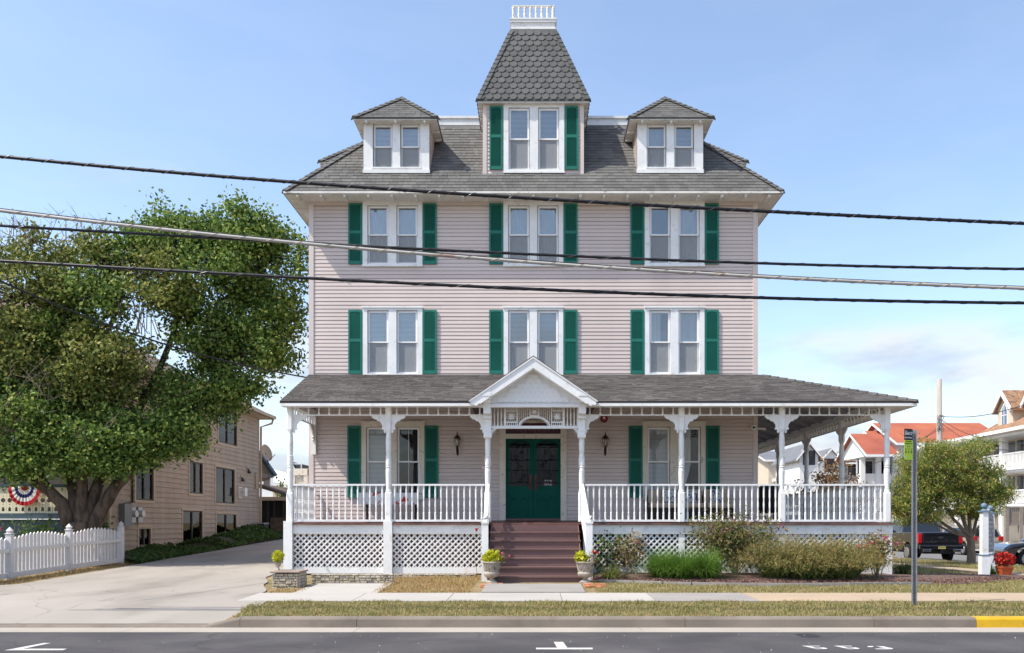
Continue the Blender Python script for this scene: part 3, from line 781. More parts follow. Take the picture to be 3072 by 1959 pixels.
def shutter(parent, cx, z0, z1, Y, w=.367):
    h = z1 - z0; k = (round(h, 3), round(w, 3))
    if k not in shut_cache:
        mb = MB(); s = .045; zm = h * .525
        mb.box(-w / 2, -w / 2 + s, -.035, 0, 0, h); mb.box(w / 2 - s, w / 2, -.035, 0, 0, h)
        mb.box(-w / 2 + s, w / 2 - s, -.034, 0, 0, .09 * h / 1.7); mb.box(-w / 2 + s, w / 2 - s, -.034, 0, zm - .04, zm + .04)
        n = 8; pts = [(-w / 2 + s, h), (-w / 2 + s, h - .07)] + [(lerp(-w / 2 + s, w / 2 - s, (i + .5) / n), h - .07 + .022 * math.sin(math.pi * (i + .5) / n)) for i in range(n)] + [(w / 2 - s, h - .07), (w / 2 - s, h)]
        mb.prism(pts, -.034, 0)
        mb.box(-w / 2 + s, w / 2 - s, -.006, 0, .08, h - .06)
        lv = MB()
        for za, zb in ((.09 * h / 1.7, zm - .04), (zm + .04, h - .065)):
            z = za + .008
            while z < zb - .01:
                x0, x1 = -w / 2 + s, w / 2 - s
                lv.add([(x0, -.030, z), (x1, -.030, z), (x1, -.008, z + .020), (x0, -.008, z + .020), (x0, -.030, z + .006), (x1, -.030, z + .006)], [(0, 1, 5, 4), (4, 5, 2, 3), (0, 3, 2, 1)])
                z += .0265
        shut_cache[k] = (mb.mesh('shutter', green), lv.mesh('louvres', green))
    a, b = shut_cache[k]
    o = inst(a, 'shutter', parent, (cx, Y, z0)); l = inst(b, 'louvres', o, (cx, Y, z0)); l['kind'] = 'stuff'
def pair_ops(cx, i=.105, o=.675): return [(cx - o, cx - i), (cx + i, cx + o)]
st3 = ['curtain', 'curtain', ['none', 'curtain']]; st2 = ['blind', 'blind', ['halfcurtain', 'curtain']]
for k, cx in enumerate((-3.78, 0.0, 3.79)):
    r = W3[k]; window(house, YW, r[0], r[1], r[2], r[3], pair_ops(cx), wz(792), wz(617), st3[k])
    r = W2[k]; window(house, YW, r[0], r[1], r[2], r[3], pair_ops(cx), wz(1121.5), wz(931.5), st2[k])
    for s in (-1, 1):
        shutter(house, cx + s * 1.00, wz(793.6), wz(611.6), YW - .02)
        shutter(house, cx + s * 1.00, wz(1122.5), wz(931), YW - .02)
for r, stl in zip(W1, (['blind', 'dark'], ['blind', ['blind']][:1] + ['halfcurtain'])):
    c = (r[0] + r[1]) / 2
    window(house, YW, r[0], r[1], r[2], r[3], pair_ops(c, .105, .72), wz(1490), wz(1281), stl, cm=cream)
    for s in (-1, 1): shutter(house, c + s * 1.035, wz(1493), wz(1278), YW - .02)

# ---------------------------------------------------------------- main roof
ME, OV, ZE, PM, TD = 6.56, .56, 10.07, 1.17, 2.44
YE0, YE1 = YW - .56, 37.56
ZD = ZE + PM * TD
rb = MB()
e = [(-ME, YE0, ZE), (ME, YE0, ZE), (ME, YE1, ZE), (-ME, YE1, ZE)]
d = [(-ME + TD, YE0 + TD, ZD), (ME - TD, YE0 + TD, ZD), (ME - TD, YE1 - TD, ZD), (-ME + TD, YE1 - TD, ZD)]
e2 = [(a, b, c - .05) for a, b, c in e]
rb.add(e + d + e2, [(0, 1, 5, 4), (1, 2, 6, 5), (2, 3, 7, 6), (3, 0, 4, 7), (4, 5, 6, 7), (8, 9, 1, 0), (9, 10, 2, 1), (10, 11, 3, 2), (11, 8, 0, 3)])
roof = rb.build('main_roof', roof_m, house)
cs, sn = 1 / math.hypot(1, PM), PM / math.hypot(1, PM)
LM_ = TD * math.hypot(1, PM)
DC = (-3.685, 3.685)
def skip_main(a, b):
    t = b * cs
    if t > .66 and (abs(a) < 1.33 or any(abs(a - c) < .87 for c in DC)): return True
    return False
roof_tabs(roof, (0, YE0, ZE), (1, 0, 0), (0, cs, sn), LM_, lambda b: -ME + b * cs, lambda b: ME - b * cs, .158, .016, roof_m, skip_main, 290)
for s in (-1, 1): hip_caps(roof, (s * ME, YE0, ZE + .02), (s * (ME - TD), YE0 + TD, ZD + .02))
# soffit boards, fascia, rafter tails
sof = MB()
sof.box(-ME + .02, ME - .02, YE0 + .02, YW, ZE - .075, ZE - .052)
sof.build('soffit', white_old, house)
for s in (-1, 1):
    for k in range(5):
        MB().box(s * 6.035, s * (ME - .02), 22.44 + .02 + k * 3.0, 22.44 + k * 3.0 + 2.99, ZE - .078, ZE - .054).build('soffit_board', white_old, house)
MB().box(-ME + .005, ME - .005, YE0 - .014, YE0 + .012, ZE - .060, ZE - .005).build('fascia', white_old, house)
for s in (-1, 1): MB().box(s * (ME - .012), s * (ME + .012), YE0, YE1, ZE - .060, ZE - .005).build('fascia', roof_m, house)
tl = MB().prism([(0, 0), (.34, 0), (.34, .07), (0, .07), (-.02, .045)], -.03, .03, 'yz').mesh('rafter_tail', white_old)
for i in range(21):
    inst(tl, 'rafter_tail', house, (-6.2 + i * .62, YE0 + .03, ZE - .142))
for s in (-1, 1):
    br = MB().prism([(0, 0), (.42, .30), (.42, .36), (0, .36)] if s > 0 else [(0, 0), (-.42, .30), (-.42, .36), (0, .36)], -.03, .03).mesh('eave_bracket', white_old)
    for k in range(6): inst(br, 'eave_bracket', house, (s * 6.03, YW + .5 + k * 2.3, ZE - .44))
# white parapet band round the deck
pb = MB(); a, y0, y1 = ME - TD, YE0 + TD, YE1 - TD
for (o, z0, z1) in ((.03, ZD - .01, ZD + .07), (.0, ZD + .07, ZD + .19), (.05, ZD + .19, ZD + .255)):
    pb.box(-a - o, a + o, y0 - o, y0 + .1, z0, z1); pb.box(-a - o, -a + .1, y0 + .101, y1, z0, z1); pb.box(a - .1, a + o, y0 + .101, y1, z0, z1)
pb.build('roof_parapet', white, house)

# ---------------------------------------------------------------- dormers
YD = 23.05
def dz(py, Y=YD): return EYE + (CY - py) * Y / F
def dormer(cx, side):
    x0, x1 = cx - .885, cx + .885; zb, ze = dz(521), 12.18
    ops = [(cx - .635, cx - .105), (cx + .105, cx + .635)]
    oz0, oz1 = dz(507), dz(372)
    mb = MB()
    casing(mb, x0, x1, zb + .10, ze, ops, oz0, oz1, YD - .02, YD + .03)
    mb.box(x0 - .015, x1 + .015, YD - .05, YD + .02, zb, zb + .10)
    dm = mb.build('dormer', white, house)
    win_ = window(house, YD + .02, ops[0][0] - .02, ops[1][1] + .02, oz0 - .005, oz1 + .005, ops, oz0 + .006, oz1 - .006, 'blind' if side < 0 else ['curtain', 'blind'], head=False, name='dormer_window', rec=.5)
    for s in (-1, 1):                        # lapped cheeks
        mb = MB(); z = zb
        while z < ze:
            xa, xb = cx + s * .900, cx + s * .888; yb = YE0 + (z - ZE) / PM + .25
            q = [(xa, YD + .03, z), (xa, yb, z), (xb, yb + .05, z + EXP), (xb, YD + .03, z + EXP)]
            mb.add(q if s > 0 else q[::-1], [(0, 1, 2, 3)])
            q = [(cx + s * .885, YD + .03, z), (cx + s * .885, yb, z), (xa, yb, z), (xa, YD + .03, z)]
            mb.add(q if s > 0 else q[::-1], [(0, 1, 2, 3)]); z += EXP
        mb.build('dormer_cheek', siding, dm)
    he, ye, H = 1.125, YD - .24, 1.07; yb = 26.4
    r = MB()
    A, B, C, D_ = (cx - he, ye, ze), (cx + he, ye, ze), (cx + he, yb, ze), (cx - he, yb, ze); P, Q = (cx, ye + he, ze + H), (cx, yb, ze + H)
    lo = [(p[0], p[1], p[2] - .035) for p in (A, B, C, D_)]
    r.add([A, B, C, D_, P, Q] + lo, [(0, 1, 4), (1, 2, 5, 4), (3, 0, 4, 5), (2, 3, 5), (6, 7, 1, 0), (7, 8, 2, 1), (8, 9, 3, 2), (9, 6, 0, 3)])
    dr_ = r.build('dormer_roof', roof_m, house)
    LL = math.hypot(he, H); c_ = he / LL
    roof_tabs(dr_, A if 0 else (cx, ye, ze), (1, 0, 0), (0, he, H), LL, lambda b: -he + b * c_, lambda b: he - b * c_, .152, .014, roof_m, None, 40 if 1 else 0)
    roof_tabs(dr_, (cx - he, ye, ze), (0, -1, 0), (he, 0, H), LL, lambda b: -2.0, lambda b: -b * c_, .152, .014, roof_m)
    roof_tabs(dr_, (cx + he, ye, ze), (0, 1, 0), (-he, 0, H), LL, lambda b: b * c_, lambda b: 2.0, .152, .014, roof_m)
    hip_caps(dr_, (cx - he, ye, ze + .02), (cx, ye + he, ze + H + .02)); hip_caps(dr_, (cx + he, ye, ze + .02), (cx, ye + he, ze + H + .02))
    hip_caps(dr_, (cx, ye + he, ze + H + .02), (cx, yb, ze + H + .02))
    so = MB(); so.box(cx - he + .015, cx + he - .015, ye + .015, YD - .021, ze - .060, ze - .037)
    for s in (-1, 1): so.box(cx + s * .90, cx + s * (he - .015), YD - .02, 24.5, ze - .060, ze - .037)
    so.build('dormer_soffit', white_old, dm)
    for s in (-1, 0, 1): MB().box(cx + s * .78 - .03, cx + s * .78 + .03, ye + .03, YD - .022, ze - .115, ze - .062).build('rafter_tail', white_old, dm)
    for s in (-1, 1):
        for yy in (23.5, 24.0): MB().box(cx + s * .905, cx + s * (he - .03), yy - .03, yy + .03, ze - .115, ze - .062).build('rafter_tail', white_old, dm)
dormer(DC[0], -1); dormer(DC[1], 1)
# side dormers (only their hipped roofs show)
for s in (-1, 1):
    xe, yc, he, ze, H = s * 6.42, 26.72, 1.12, 12.18, 1.07
    r = MB(); A, B = (xe, yc - he, ze), (xe, yc + he, ze); P = (xe - s * he, yc, ze + H); Q = (s * 3.4, yc, ze + H); C, D_ = (s * 3.4, yc + he, ze), (s * 3.4, yc - he, ze)
    fs = [(0, 1, 2), (1, 4, 3, 2), (5, 0, 2, 3), (0, 5, 4, 1)]
    r.add([A, B, P, Q, C, D_], fs if s < 0 else [f[::-1] for f in fs])
    dr_ = r.build('side_dormer_roof', roof_m, house)
    hip_caps(dr_, (xe, yc - he, ze + .02), (xe - s * he, yc, ze + H + .02), .2)
    LL = math.hypot(he, H)
    if s < 0: roof_tabs(dr_, (xe, yc - he, ze), (1, 0, 0), (0, he, H), LL, lambda b: b * he / LL, lambda b: 2.4, .152, .014, roof_m)
    else: roof_tabs(dr_, (xe, yc - he, ze), (1, 0, 0), (0, he, H), LL, lambda b: -2.4, lambda b: -b * he / LL, .152, .014, roof_m)
    MB().box(s * 4.2, s * 6.05, yc - .9, yc + .9, 10.9, ze - .03).build('side_dormer_wall', siding, house)
    MB().box(s * 4.2, s * 6.40, yc - 1.1, yc + 1.1, ze - .055, ze - .005).build('side_dormer_soffit', white_old, house)

# ---------------------------------------------------------------- tower
TW = 1.345
zb, te = dz(523), 12.69
tops = [(-.665, -.095), (.13, .69)]
tops = [(X(1525.8, YD), X(1589, YD)), (X(1614.5, YD), X(1677, YD))]
tx0, tx1, tz0, tz1 = X(1511, YD), X(1692.6, YD), dz(521.5), dz(306.6)
tm = MB()
for a, b, c, d in ((-TW, tx0, zb, te), (tx1, TW, zb, te), (tx0, tx1, tz1, te)): tm.box(a, b, YD, YD + .12, c, d)
tm.box(-TW, -TW + .1, YD + .121, 26, zb, te); tm.box(TW - .1, TW, YD + .121, 26, zb, te); tm.box(-TW, TW, 25.9, 26, ZD, te)
tower = tm.build('tower', siding, house)
z = zb
while z < te - .12:
    for a, b in ((-TW + .09, tx0 + .01), (tx1 - .01, TW - .09)):
        key = ('t', round(b - a, 3))
        if key not in bm_cache:
            w = (b - a) / 2; mb = MB()
            mb.add([(-w, 0, 0), (w, 0, 0), (w, -.017, .004), (-w, -.017, .004), (w, -.004, EXP), (-w, -.004, EXP)], [(0, 1, 2, 3), (3, 2, 4, 5), (0, 3, 5), (1, 4, 2)])
            bm_cache[key] = mb.mesh('siding_board', siding)
        inst(bm_cache[key], 'siding_board', tower, ((a + b) / 2, YD, z))
    z += EXP
for s in (-1, 1): MB().box(s * (TW - .09), s * (TW + .015), YD - .028, YD + .10, zb, te).build('corner_board', corner_m, tower)
MB().box(-TW + .09, TW - .09, YD - .02, YD, te - .14, te - .02).build('frieze_board', corner_m, tower)
window(house, YD, tx0, tx1, tz0, tz1, tops, dz(509.7), dz(324), 'blind', name='tower_window', rec=.6)
for c in (X(1488.3, YD), X(1714.9, YD)): shutter(house, c, dz(510.5), dz(320), YD - .02, .352)
TO, TA, TH = 1.51, .615, 2.41
yc = YD - .166 + TO; z1 = te + TH
r = MB(); E = [(-TO, yc - TO, te), (TO, yc - TO, te), (TO, yc + TO, te), (-TO, yc + TO, te)]; U = [(-TA, yc - TA, z1), (TA, yc - TA, z1), (TA, yc + TA, z1), (-TA, yc + TA, z1)]
G = [(a, b, c - .04) for a, b, c in E]
r.add(E + U + G, [(0, 1, 5, 4), (1, 2, 6, 5), (2, 3, 7, 6), (3, 0, 4, 7), (4, 5, 6, 7), (8, 9, 1, 0), (9, 10, 2, 1), (10, 11, 3, 2), (11, 8, 0, 3)])
troof = r.build('tower_roof', tower_m, house)
def scales(o, u, v, L, lo, hi, asobj):
    o, u, v = Vector(o), Vector(u).normalized(), Vector(v).normalized(); n = u.cross(v); rot = Matrix((u, v, n)).transposed().to_euler()
    w, ex, th = .216, .192, .020
    def hexa(a0, a1, c0, c1):
        g = .006; q = w * .27
        lower = [(a0 + g, .07), (min(a0 + q, a1 - g), 0), (max(a1 - q, a0 + g), 0), (a1 - g, .07)]
        up = [(c1 - g, ex * 1.05), (c0 + g, ex * 1.05)]
        P = lower + up; k = len(P); f = lambda b: th if b < .1 else .003
        vs = [(a, b, f(b)) for a, b in P] + [(a, b, 0) for a, b in P]
        return vs, [tuple(range(k)), (0, 6, 7, 1), (1, 7, 8, 2), (2, 8, 9, 3), (3, 9, 10, 4), (5, 11, 6, 0)]
    me = MB(); vs, fs = hexa(0, w, 0, w); me.add(vs, fs); me = me.mesh('scale_shingle', tower_m)
    J = MB(); rows = int(L / ex + .2)
    for r_ in range(rows):
        b = r_ * ex; a = lo(b) - (w / 2 if r_ % 2 else 0) - ((lo(b) % w))
        while a < hi(b):
            a0, a1 = max(a, lo(b)), min(a + w, hi(b)); c0, c1 = max(a, lo(b + ex)), min(a + w, hi(b + ex))
            if a1 - a0 > .03:
                if asobj and a0 == a and a1 == a + w and c0 == a and c1 == a + w: inst(me, 'scale_shingle', troof, o + u * a + v * b, rot)
                elif c1 - c0 > .01:
                    vs, fs = hexa(a0, a1, c0, c1); J.add([o + u * p[0] + v * (b + p[1]) + n * p[2] for p in vs], fs)
            a += w
    if J.f: J.build('edge_shingles', tower_m, troof, kind='stuff')
TL = math.hypot(TO - TA, TH); tk = (TO - TA) / TL
scales((0, yc - TO, te), (1, 0, 0), (0, TO - TA, TH), TL, lambda b: -TO + b * tk, lambda b: TO - b * tk, True)
scales((-TO, yc, te), (0, -1, 0), (TO - TA, 0, TH), TL, lambda b: -TO + b * tk, lambda b: TO - b * tk, False)
scales((TO, yc, te), (0, 1, 0), (-(TO - TA), 0, TH), TL, lambda b: -TO + b * tk, lambda b: TO - b * tk, False)
for s in (-1, 1): hip_caps(troof, (s * TO, yc - TO, te + .01), (s * TA, yc - TA, z1 + .01), .165, .10, tower_m)
so = MB(); so.box(-TO + .015, TO - .015, yc - TO + .015, YD - .03, te - .07, te - .042)
for s in (-1, 1): so.box(s * (TW + .017), s * (TO - .015), YD - .029, 25.2, te - .07, te - .042)
so.build('tower_soffit', white_old, tower)
for s in (-1, 1):
    for yy in (23.3, 23.75, 24.2): MB().box(s * (TW + .018), s * (TO - .03), yy - .025, yy + .025, te - .13, te - .072).build('rafter_tail', white_old, tower)
# crown box and its balustrade
cb = MB()
for (h, za, zb_) in ((TA + .005, 0, .06), (TA - .02, .06, .10), (TA - .01, .10, .19), (TA + .02, .19, .26), (TA + .035, .26, .295)):
    cb.box(-h, h, yc - h, yc + h, z1 + za - .01, z1 + zb_ - .01)
crown = cb.build('tower_crown', white, house)
zc = z1 + .285
prof = [(.02, 0), (.03, .05), (.042, .12), (.042, .16), (.024, .19), (.04, .21), (.028, .24), (.044, .30), (.044, .34), (.02, .355)]
bal = MB().lathe(prof, n=8).mesh('baluster', white_old, True)
a = TA - .06
for s0 in (0, 1):
    for i in range(8):
        q = lerp(-a, a, i / 7)
        inst(bal, 'baluster', crown, (q, yc - a if s0 == 0 else yc + a, zc))
        if 0 < i < 7: inst(bal, 'baluster', crown, (-a if s0 == 0 else a, yc + q, zc))
rl = MB()
for zz0, zz1 in ((zc + .352, zc + .385),):
    rl.box(-a - .035, a + .035, yc - a - .035, yc - a + .035, zz0, zz1); rl.box(-a - .035, a + .035, yc + a - .035, yc + a + .035, zz0, zz1)
    rl.box(-a - .035, -a + .035, yc - a + .036, yc + a - .036, zz0, zz1); rl.box(a - .035, a + .035, yc - a + .036, yc + a - .036, zz0, zz1)
rl.build('crown_rail', white_old, crown)

# ================================================================== PORCH
YP = 20.7
SP = F / YP
def pz(py, Y=YP): return EYE + (CY - py) * Y / F
YPE, ZPE, ZPW = 20.30, 4.26, 5.35
XL, XR, YB = -6.02, 9.12, 34.5
# roof planes (front + right side, hipped at the right corner, raked at the left)
pr = MB()
NX_, YN_ = 1.26, 20.90                      # notch behind the entrance gable
ZN_ = lerp(ZPE, ZPW, (YN_ - YPE) / (YW - .03 - YPE))
def rslab(q):
    n_ = len(q); b_ = [(a, b, c - .05) for a, b, c in q]
    pr.add(list(q) + b_, [tuple(range(n_)), tuple(range(2 * n_ - 1, n_ - 1, -1))] + [(k, k + n_, (k + 1) % n_ + n_, (k + 1) % n_) for k in range(n_)])
rslab([(XL, YPE, ZPE), (-NX_, YPE, ZPE), (-NX_, YW - .03, ZPW), (XL, YW - .03, ZPW)])
rslab([(-NX_, YN_, ZN_), (NX_, YN_, ZN_), (NX_, YW - .03, ZPW), (-NX_, YW - .03, ZPW)])
rslab([(NX_, YPE, ZPE), (XR, YPE, ZPE), (6.0, YW - .03, ZPW), (NX_, YW - .03, ZPW)])
rslab([(XR, YPE, ZPE), (XR, YB, ZPE), (6.0, YB, ZPW), (6.0, YW - .03, ZPW)])
proof = pr.build('porch_roof', porch_roof_m, house)
dY, dZ, dX = YW - .03 - YPE, ZPW - ZPE, XR - 6.0
LP = math.hypot(dY, dZ); kx = dX / LP
roof_tabs(proof, (0, YPE - .01, ZPE), (1, 0, 0), (0, dY, dZ), LP, lambda b: XL, lambda b: XR - b * kx, .110, .011, porch_roof_m, lambda a, b: (abs(a) < 1.36 and b < .64) or abs(a) < 1.3 - b * .55, 0, (.12, .17, .24, .34))
L2 = math.hypot(dX, dZ); ky = dY / L2
roof_tabs(proof, (XR + .01, YPE, ZPE), (0, 1, 0), (-dX, 0, dZ), L2, lambda b: b * ky, lambda b: YB - YPE, .110, .011, porch_roof_m, None, 0, (.15, .2, .28, .36))
hip_caps(proof, (XR, YPE, ZPE + .015), (6.0, YW - .03, ZPW + .015), .24, .12, porch_roof_m)
# fascia / gutter board, soffit, beams
for a_, b_ in ((XL + .01, -NX_ + .02), (NX_ - .02, XR - .01)): MB().box(a_, b_, YPE, YPE + .03, ZPE - .115, ZPE - .012).build('porch_fascia', white, house)
MB().box(XR - .031, XR - .002, YPE + .031, YB, ZPE - .115, ZPE - .012).build('porch_fascia', white, house)
for a_, b_ in ((XL + .012, -NX_ + .02), (NX_ - .02, XR - .032)): MB().box(a_, b_, YPE + .031, YP - .08, ZPE - .11, ZPE - .085).build('porch_soffit', white, house)
MB().box(8.64, XR - .032, YP - .079, YB, ZPE - .11, ZPE - .085).build('porch_soffit', white, house)
zb0, zb1 = 4.20, 4.36
MB().box(-5.95, 8.62, YP - .07, YP + .07, zb0, zb1).build('porch_beam', white, house)
MB().box(8.48, 8.62, YP + .071, YB, zb0, zb1).build('porch_beam', white, house)
MB().box(-5.95, -5.81, YP + .071, YW - .03, zb0, zb1).build('porch_beam', white, house)
# gable end board on the left
MB().prism([(YPE + .05, ZPE - .06), (YW - .04, ZPE - .06), (YW - .04, ZPW - .06)], XL + .01, XL + .035, 'yz').build('porch_gable_board', white, house)
# open underside: boards and rafters
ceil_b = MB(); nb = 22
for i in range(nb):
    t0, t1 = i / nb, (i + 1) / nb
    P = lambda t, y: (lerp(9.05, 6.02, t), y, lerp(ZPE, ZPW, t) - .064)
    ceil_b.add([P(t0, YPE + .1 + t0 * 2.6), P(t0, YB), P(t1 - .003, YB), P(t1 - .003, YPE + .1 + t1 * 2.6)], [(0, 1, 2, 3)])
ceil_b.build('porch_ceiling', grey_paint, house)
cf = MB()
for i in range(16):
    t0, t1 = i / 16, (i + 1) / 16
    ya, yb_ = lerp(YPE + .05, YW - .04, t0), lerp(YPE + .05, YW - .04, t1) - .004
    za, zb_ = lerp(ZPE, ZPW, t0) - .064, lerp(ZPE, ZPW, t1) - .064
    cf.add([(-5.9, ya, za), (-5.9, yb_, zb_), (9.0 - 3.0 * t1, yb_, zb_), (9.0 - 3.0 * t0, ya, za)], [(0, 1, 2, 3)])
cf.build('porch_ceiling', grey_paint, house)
y = 21.2
while y < YB:
    t_ = 1.0 if y > YW else (y - YPE) / (YW - YPE)
    xe = lerp(XR, 6.05, t_)
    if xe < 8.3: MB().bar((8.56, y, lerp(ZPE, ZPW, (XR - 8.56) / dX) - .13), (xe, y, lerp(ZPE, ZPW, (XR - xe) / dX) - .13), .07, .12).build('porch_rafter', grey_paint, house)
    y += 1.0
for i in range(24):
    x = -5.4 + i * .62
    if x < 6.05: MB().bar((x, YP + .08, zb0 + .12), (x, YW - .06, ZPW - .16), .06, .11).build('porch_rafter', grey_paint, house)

# ---------------------------------------------------------------- floor
def deckz(y): return lerp(ZF, ZF + .075, max(0, min(1, (y - YP + .12) / 2.4)))
deck = bpy.data.objects.new('porch_floor', None); COL.objects.link(deck); deck.location = (0, 21.8, ZF); place(deck, house)
x = -5.98; dm_cache = None
mb = MB(); y0, y1, w = YP - .14, YW - .03, .138
mb.add([(0, y0, deckz(y0) - .032), (w, y0, deckz(y0) - .032), (w, y1, deckz(y1) - .032), (0, y1, deckz(y1) - .032), (0, y0, deckz(y0)), (w, y0, deckz(y0)), (w, y1, deckz(y1)), (0, y1, deckz(y1))],
       [(0, 3, 2, 1), (4, 5, 6, 7), (0, 1, 5, 4), (1, 2, 6, 5), (2, 3, 7, 6), (3, 0, 4, 7)])
pm_ = mb.mesh('floor_plank', deck_m)
while x < 8.60: inst(pm_, 'floor_plank', deck, (x, 0, 0)); x += .1425
y = YW
while y < YB:
    MB().box(6.02, 8.72, y, y + .138, ZF + .02, ZF + .05).build('floor_plank', deck_m, deck); y += .1425

# ---------------------------------------------------------------- posts
def post_mesh(zb=1.40, zt=4.24):
    p = [(.080, zb), (.080, 2.09), (.066, 2.13), (.072, 2.15), (.058, 2.18), (.060, 2.20), (.066, 2.42), (.072, 2.62), (.062, 2.70), (.074, 2.715), (.074, 2.735), (.060, 2.75), (.075, 2.77), (.075, 2.93), (.060, 2.95), (.074, 2.965), (.074, 2.985), (.058, 3.0), (.064, 3.12), (.070, 3.30), (.062, 3.45), (.054, 3.56), (.066, 3.575), (.066, 3.60), (.074, 3.62), (.072, 3.63), (.072, zt)]
    sq = (0, 1, 25, 26)
    return MB().lathe([(r, z) for r, z in p], n=16, sq=sq).mesh('porch_post', white, False)
PM_ = post_mesh()
posts_front = [-5.88, -3.50, 3.58, 6.01, 8.55]
for i, x in enumerate(posts_front): inst(PM_, 'porch_post', house, (x, YP, 0))
for y in (23.73, 26.78, 29.85, 32.9): inst(PM_, 'porch_post', house, (8.55, y, 0))
for s in (-1.10, 1.17): inst(PM_, 'porch_post', house, (s, YP, 0))
# wall half-post at the left end
MB().box(-5.88 - .05, -5.88 + .06, YW - .12, YW - .02, 3.2, 4.2).build('wall_post', white, house)
# pedestals below the floor
for x in (-5.90, -3.50): MB().box(x - .105, x + .105, YP - .15, YP + .05, .02, 1.415).build('post_pedestal', white, house)
MB().box(-5.92, -5.82, YP + .06, YW - .05, .10, 1.32).build('side_skirt', white, house)

# gingerbread brackets
def bracket_pts(s, L=.34, H=.42):
    c = [(0, 0), (0, -H), (.03, -H), (.05, -H + .035), (.035, -H + .06), (.055, -H + .085), (.085, -H + .075), (.10, -H + .11), (.075, -H + .14), (.085, -.22), (.12, -.165), (.17, -.125), (.185, -.14), (.205, -.125), (.215, -.10), (.245, -.085), (.27, -.095), (.285, -.07), (.315, -.06), (.33, -.03), (L, -.022), (L, 0)]
    return [(s * a, b) for a, b in c]
bk = {s: MB().prism(bracket_pts(s), -.018, .018).mesh('bracket', white) for s in (-1, 1)}
bks = {s: MB().prism(bracket_pts(s), -.018, .018, 'yz').mesh('bracket', white) for s in (-1, 1)}
ZBAR = 3.965
for x in posts_front:
    if x > -5.8: inst(bk[-1], 'bracket', house, (x - .072, YP, ZBAR))
    if x < 8.5: inst(bk[1], 'bracket', house, (x + .072, YP, ZBAR))
inst(bk[-1], 'bracket', house, (-1.19, YP, ZBAR)); inst(bk[1], 'bracket', house, (1.26, YP, ZBAR))
for y in (YP, 23.73, 26.78, 29.85, 32.9):
    if y > YP: inst(bks[-1], 'bracket', house, (8.55, y - .072, ZBAR))
    inst(bks[1], 'bracket', house, (8.55, y + .072, ZBAR))
inst(bks[-1], 'bracket', house, (-5.88, YW - .12, ZBAR)); 

# spindle frieze
sp = MB().lathe([(.026, 0), (.026, .03), (.014, .045), (.024, .06), (.015, .085), (.022, .12), (.013, .15), (.024, .165), (.028, .18), (.028, .21)], n=8, sq=(0, 1, 8, 9)).mesh('frieze_spindle', white)
def frieze(p0, p1, step=.246):
    p0, p1 = Vector(p0), Vector(p1); d = p1 - p0; n = max(1, round(d.length / step))
    MB().bar(p0 + Vector((0, 0, .0125)), p1 + Vector((0, 0, .0125)), .05, .028).build('frieze_bar', white, house)
    for i in range(n):
        q = p0 + d * ((i + .5) / n); inst(sp, 'frieze_spindle', house, (q.x, q.y, ZBAR + .0265))
PX = [-5.88, -3.50, -1.10]
for a, b in zip(PX[:-1], PX[1:]): frieze((a + .07, YP, ZBAR), (b - .07, YP, ZBAR))
PX2 = [1.17, 3.58, 6.01, 8.55]
for a, b in zip(PX2[:-1], PX2[1:]): frieze((a + .07, YP, ZBAR), (b - .07, YP, ZBAR))
SY = [YP, 23.73, 26.78, 29.85, 32.9]
for a, b in zip(SY[:-1], SY[1:]): frieze((8.55, a + .07, ZBAR), (8.55, b - .07, ZBAR))
frieze((-5.88, YP + .07, ZBAR), (-5.88, YW - .12, ZBAR))

# railings
bp = [(.021, 0), (.021, .17), (.012, .19), (.021, .205), (.013, .22), (.016, .25), (.022, .33), (.020, .40), (.013, .48), (.020, .495), (.012, .51), (.020, .53), (.020, .82)]
balu = MB().lathe(bp, n=8, sq=(0, 1, 11, 12)).mesh('baluster', white)
def railing(p0, p1, step=.1435, name='railing', m=white):
    p0, p1 = Vector(p0), Vector(p1); d = p1 - p0; n = max(1, round(d.length / step))
    mb = MB()
    mb.bar(p0 + Vector((0, 0, .865)), p1 + Vector((0, 0, .865)), .075, .042); mb.bar(p0 + Vector((0, 0, .0)), p1 + Vector((0, 0, .0)), .06, .05)
    o = mb.build(name, m, house)
    for i in range(n):
        q = p0 + d * ((i + .5) / n); inst(balu, 'baluster', o, (q.x, q.y, q.z + .0255))
ZRL = 1.425
railing((-5.80, YP, ZRL), (-3.58, YP, ZRL)); railing((-3.42, YP, ZRL), (-1.18, YP, ZRL))
railing((1.25, YP, ZRL), (3.50, YP, ZRL)); railing((3.66, YP, ZRL), (5.93, YP, ZRL)); railing((6.09, YP, ZRL), (8.47, YP, ZRL))
for a, b in zip(SY[:-1], SY[1:]): railing((8.55, a + .08, ZRL), (8.55, b - .08, ZRL))
railing((-5.88, YP + .08, ZRL), (-5.88, YW - .06, ZRL), .12)

# skirt: apron board, lattice, base board
lat_m = white
lat_mesh = {}
def lattice(x0, x1, z0, z1, Y, pitch=.1425, w=.036):
    o = MB()
    o.box(x0, x1, Y - .02, Y + .02, z0 - .15, z0); 
    fr = o.build('lattice_panel', white, house)
    H = z1 - z0
    for k, s in enumerate((1, -1)):
        yy = Y - .012 + k * .013
        c = x0 - H if s > 0 else x0
        i = 0
        while True:
            a = c + i * pitch; i += 1
            if a > (x1 if s > 0 else x1 + H): break
            # strip from (a,z0) to (a+s*H,z1), clipped to x0..x1
            ax, az, bx, bz = a, z0, a + s * H, z1
            if s > 0:
                if ax < x0: az += (x0 - ax); ax = x0
                if bx > x1: bz -= (bx - x1); bx = x1
            else:
                if ax > x1: az += (ax - x1); ax = x1
                if bx < x0: bz -= (x0 - bx); bx = x0
            if bz - az < .03: continue
            MB().bar((ax, yy, az), (bx, yy, bz), .0125, w, (0, -1, 0) if 0 else (0, 0, 1)).build('lattice_strip', lat_m, fr)
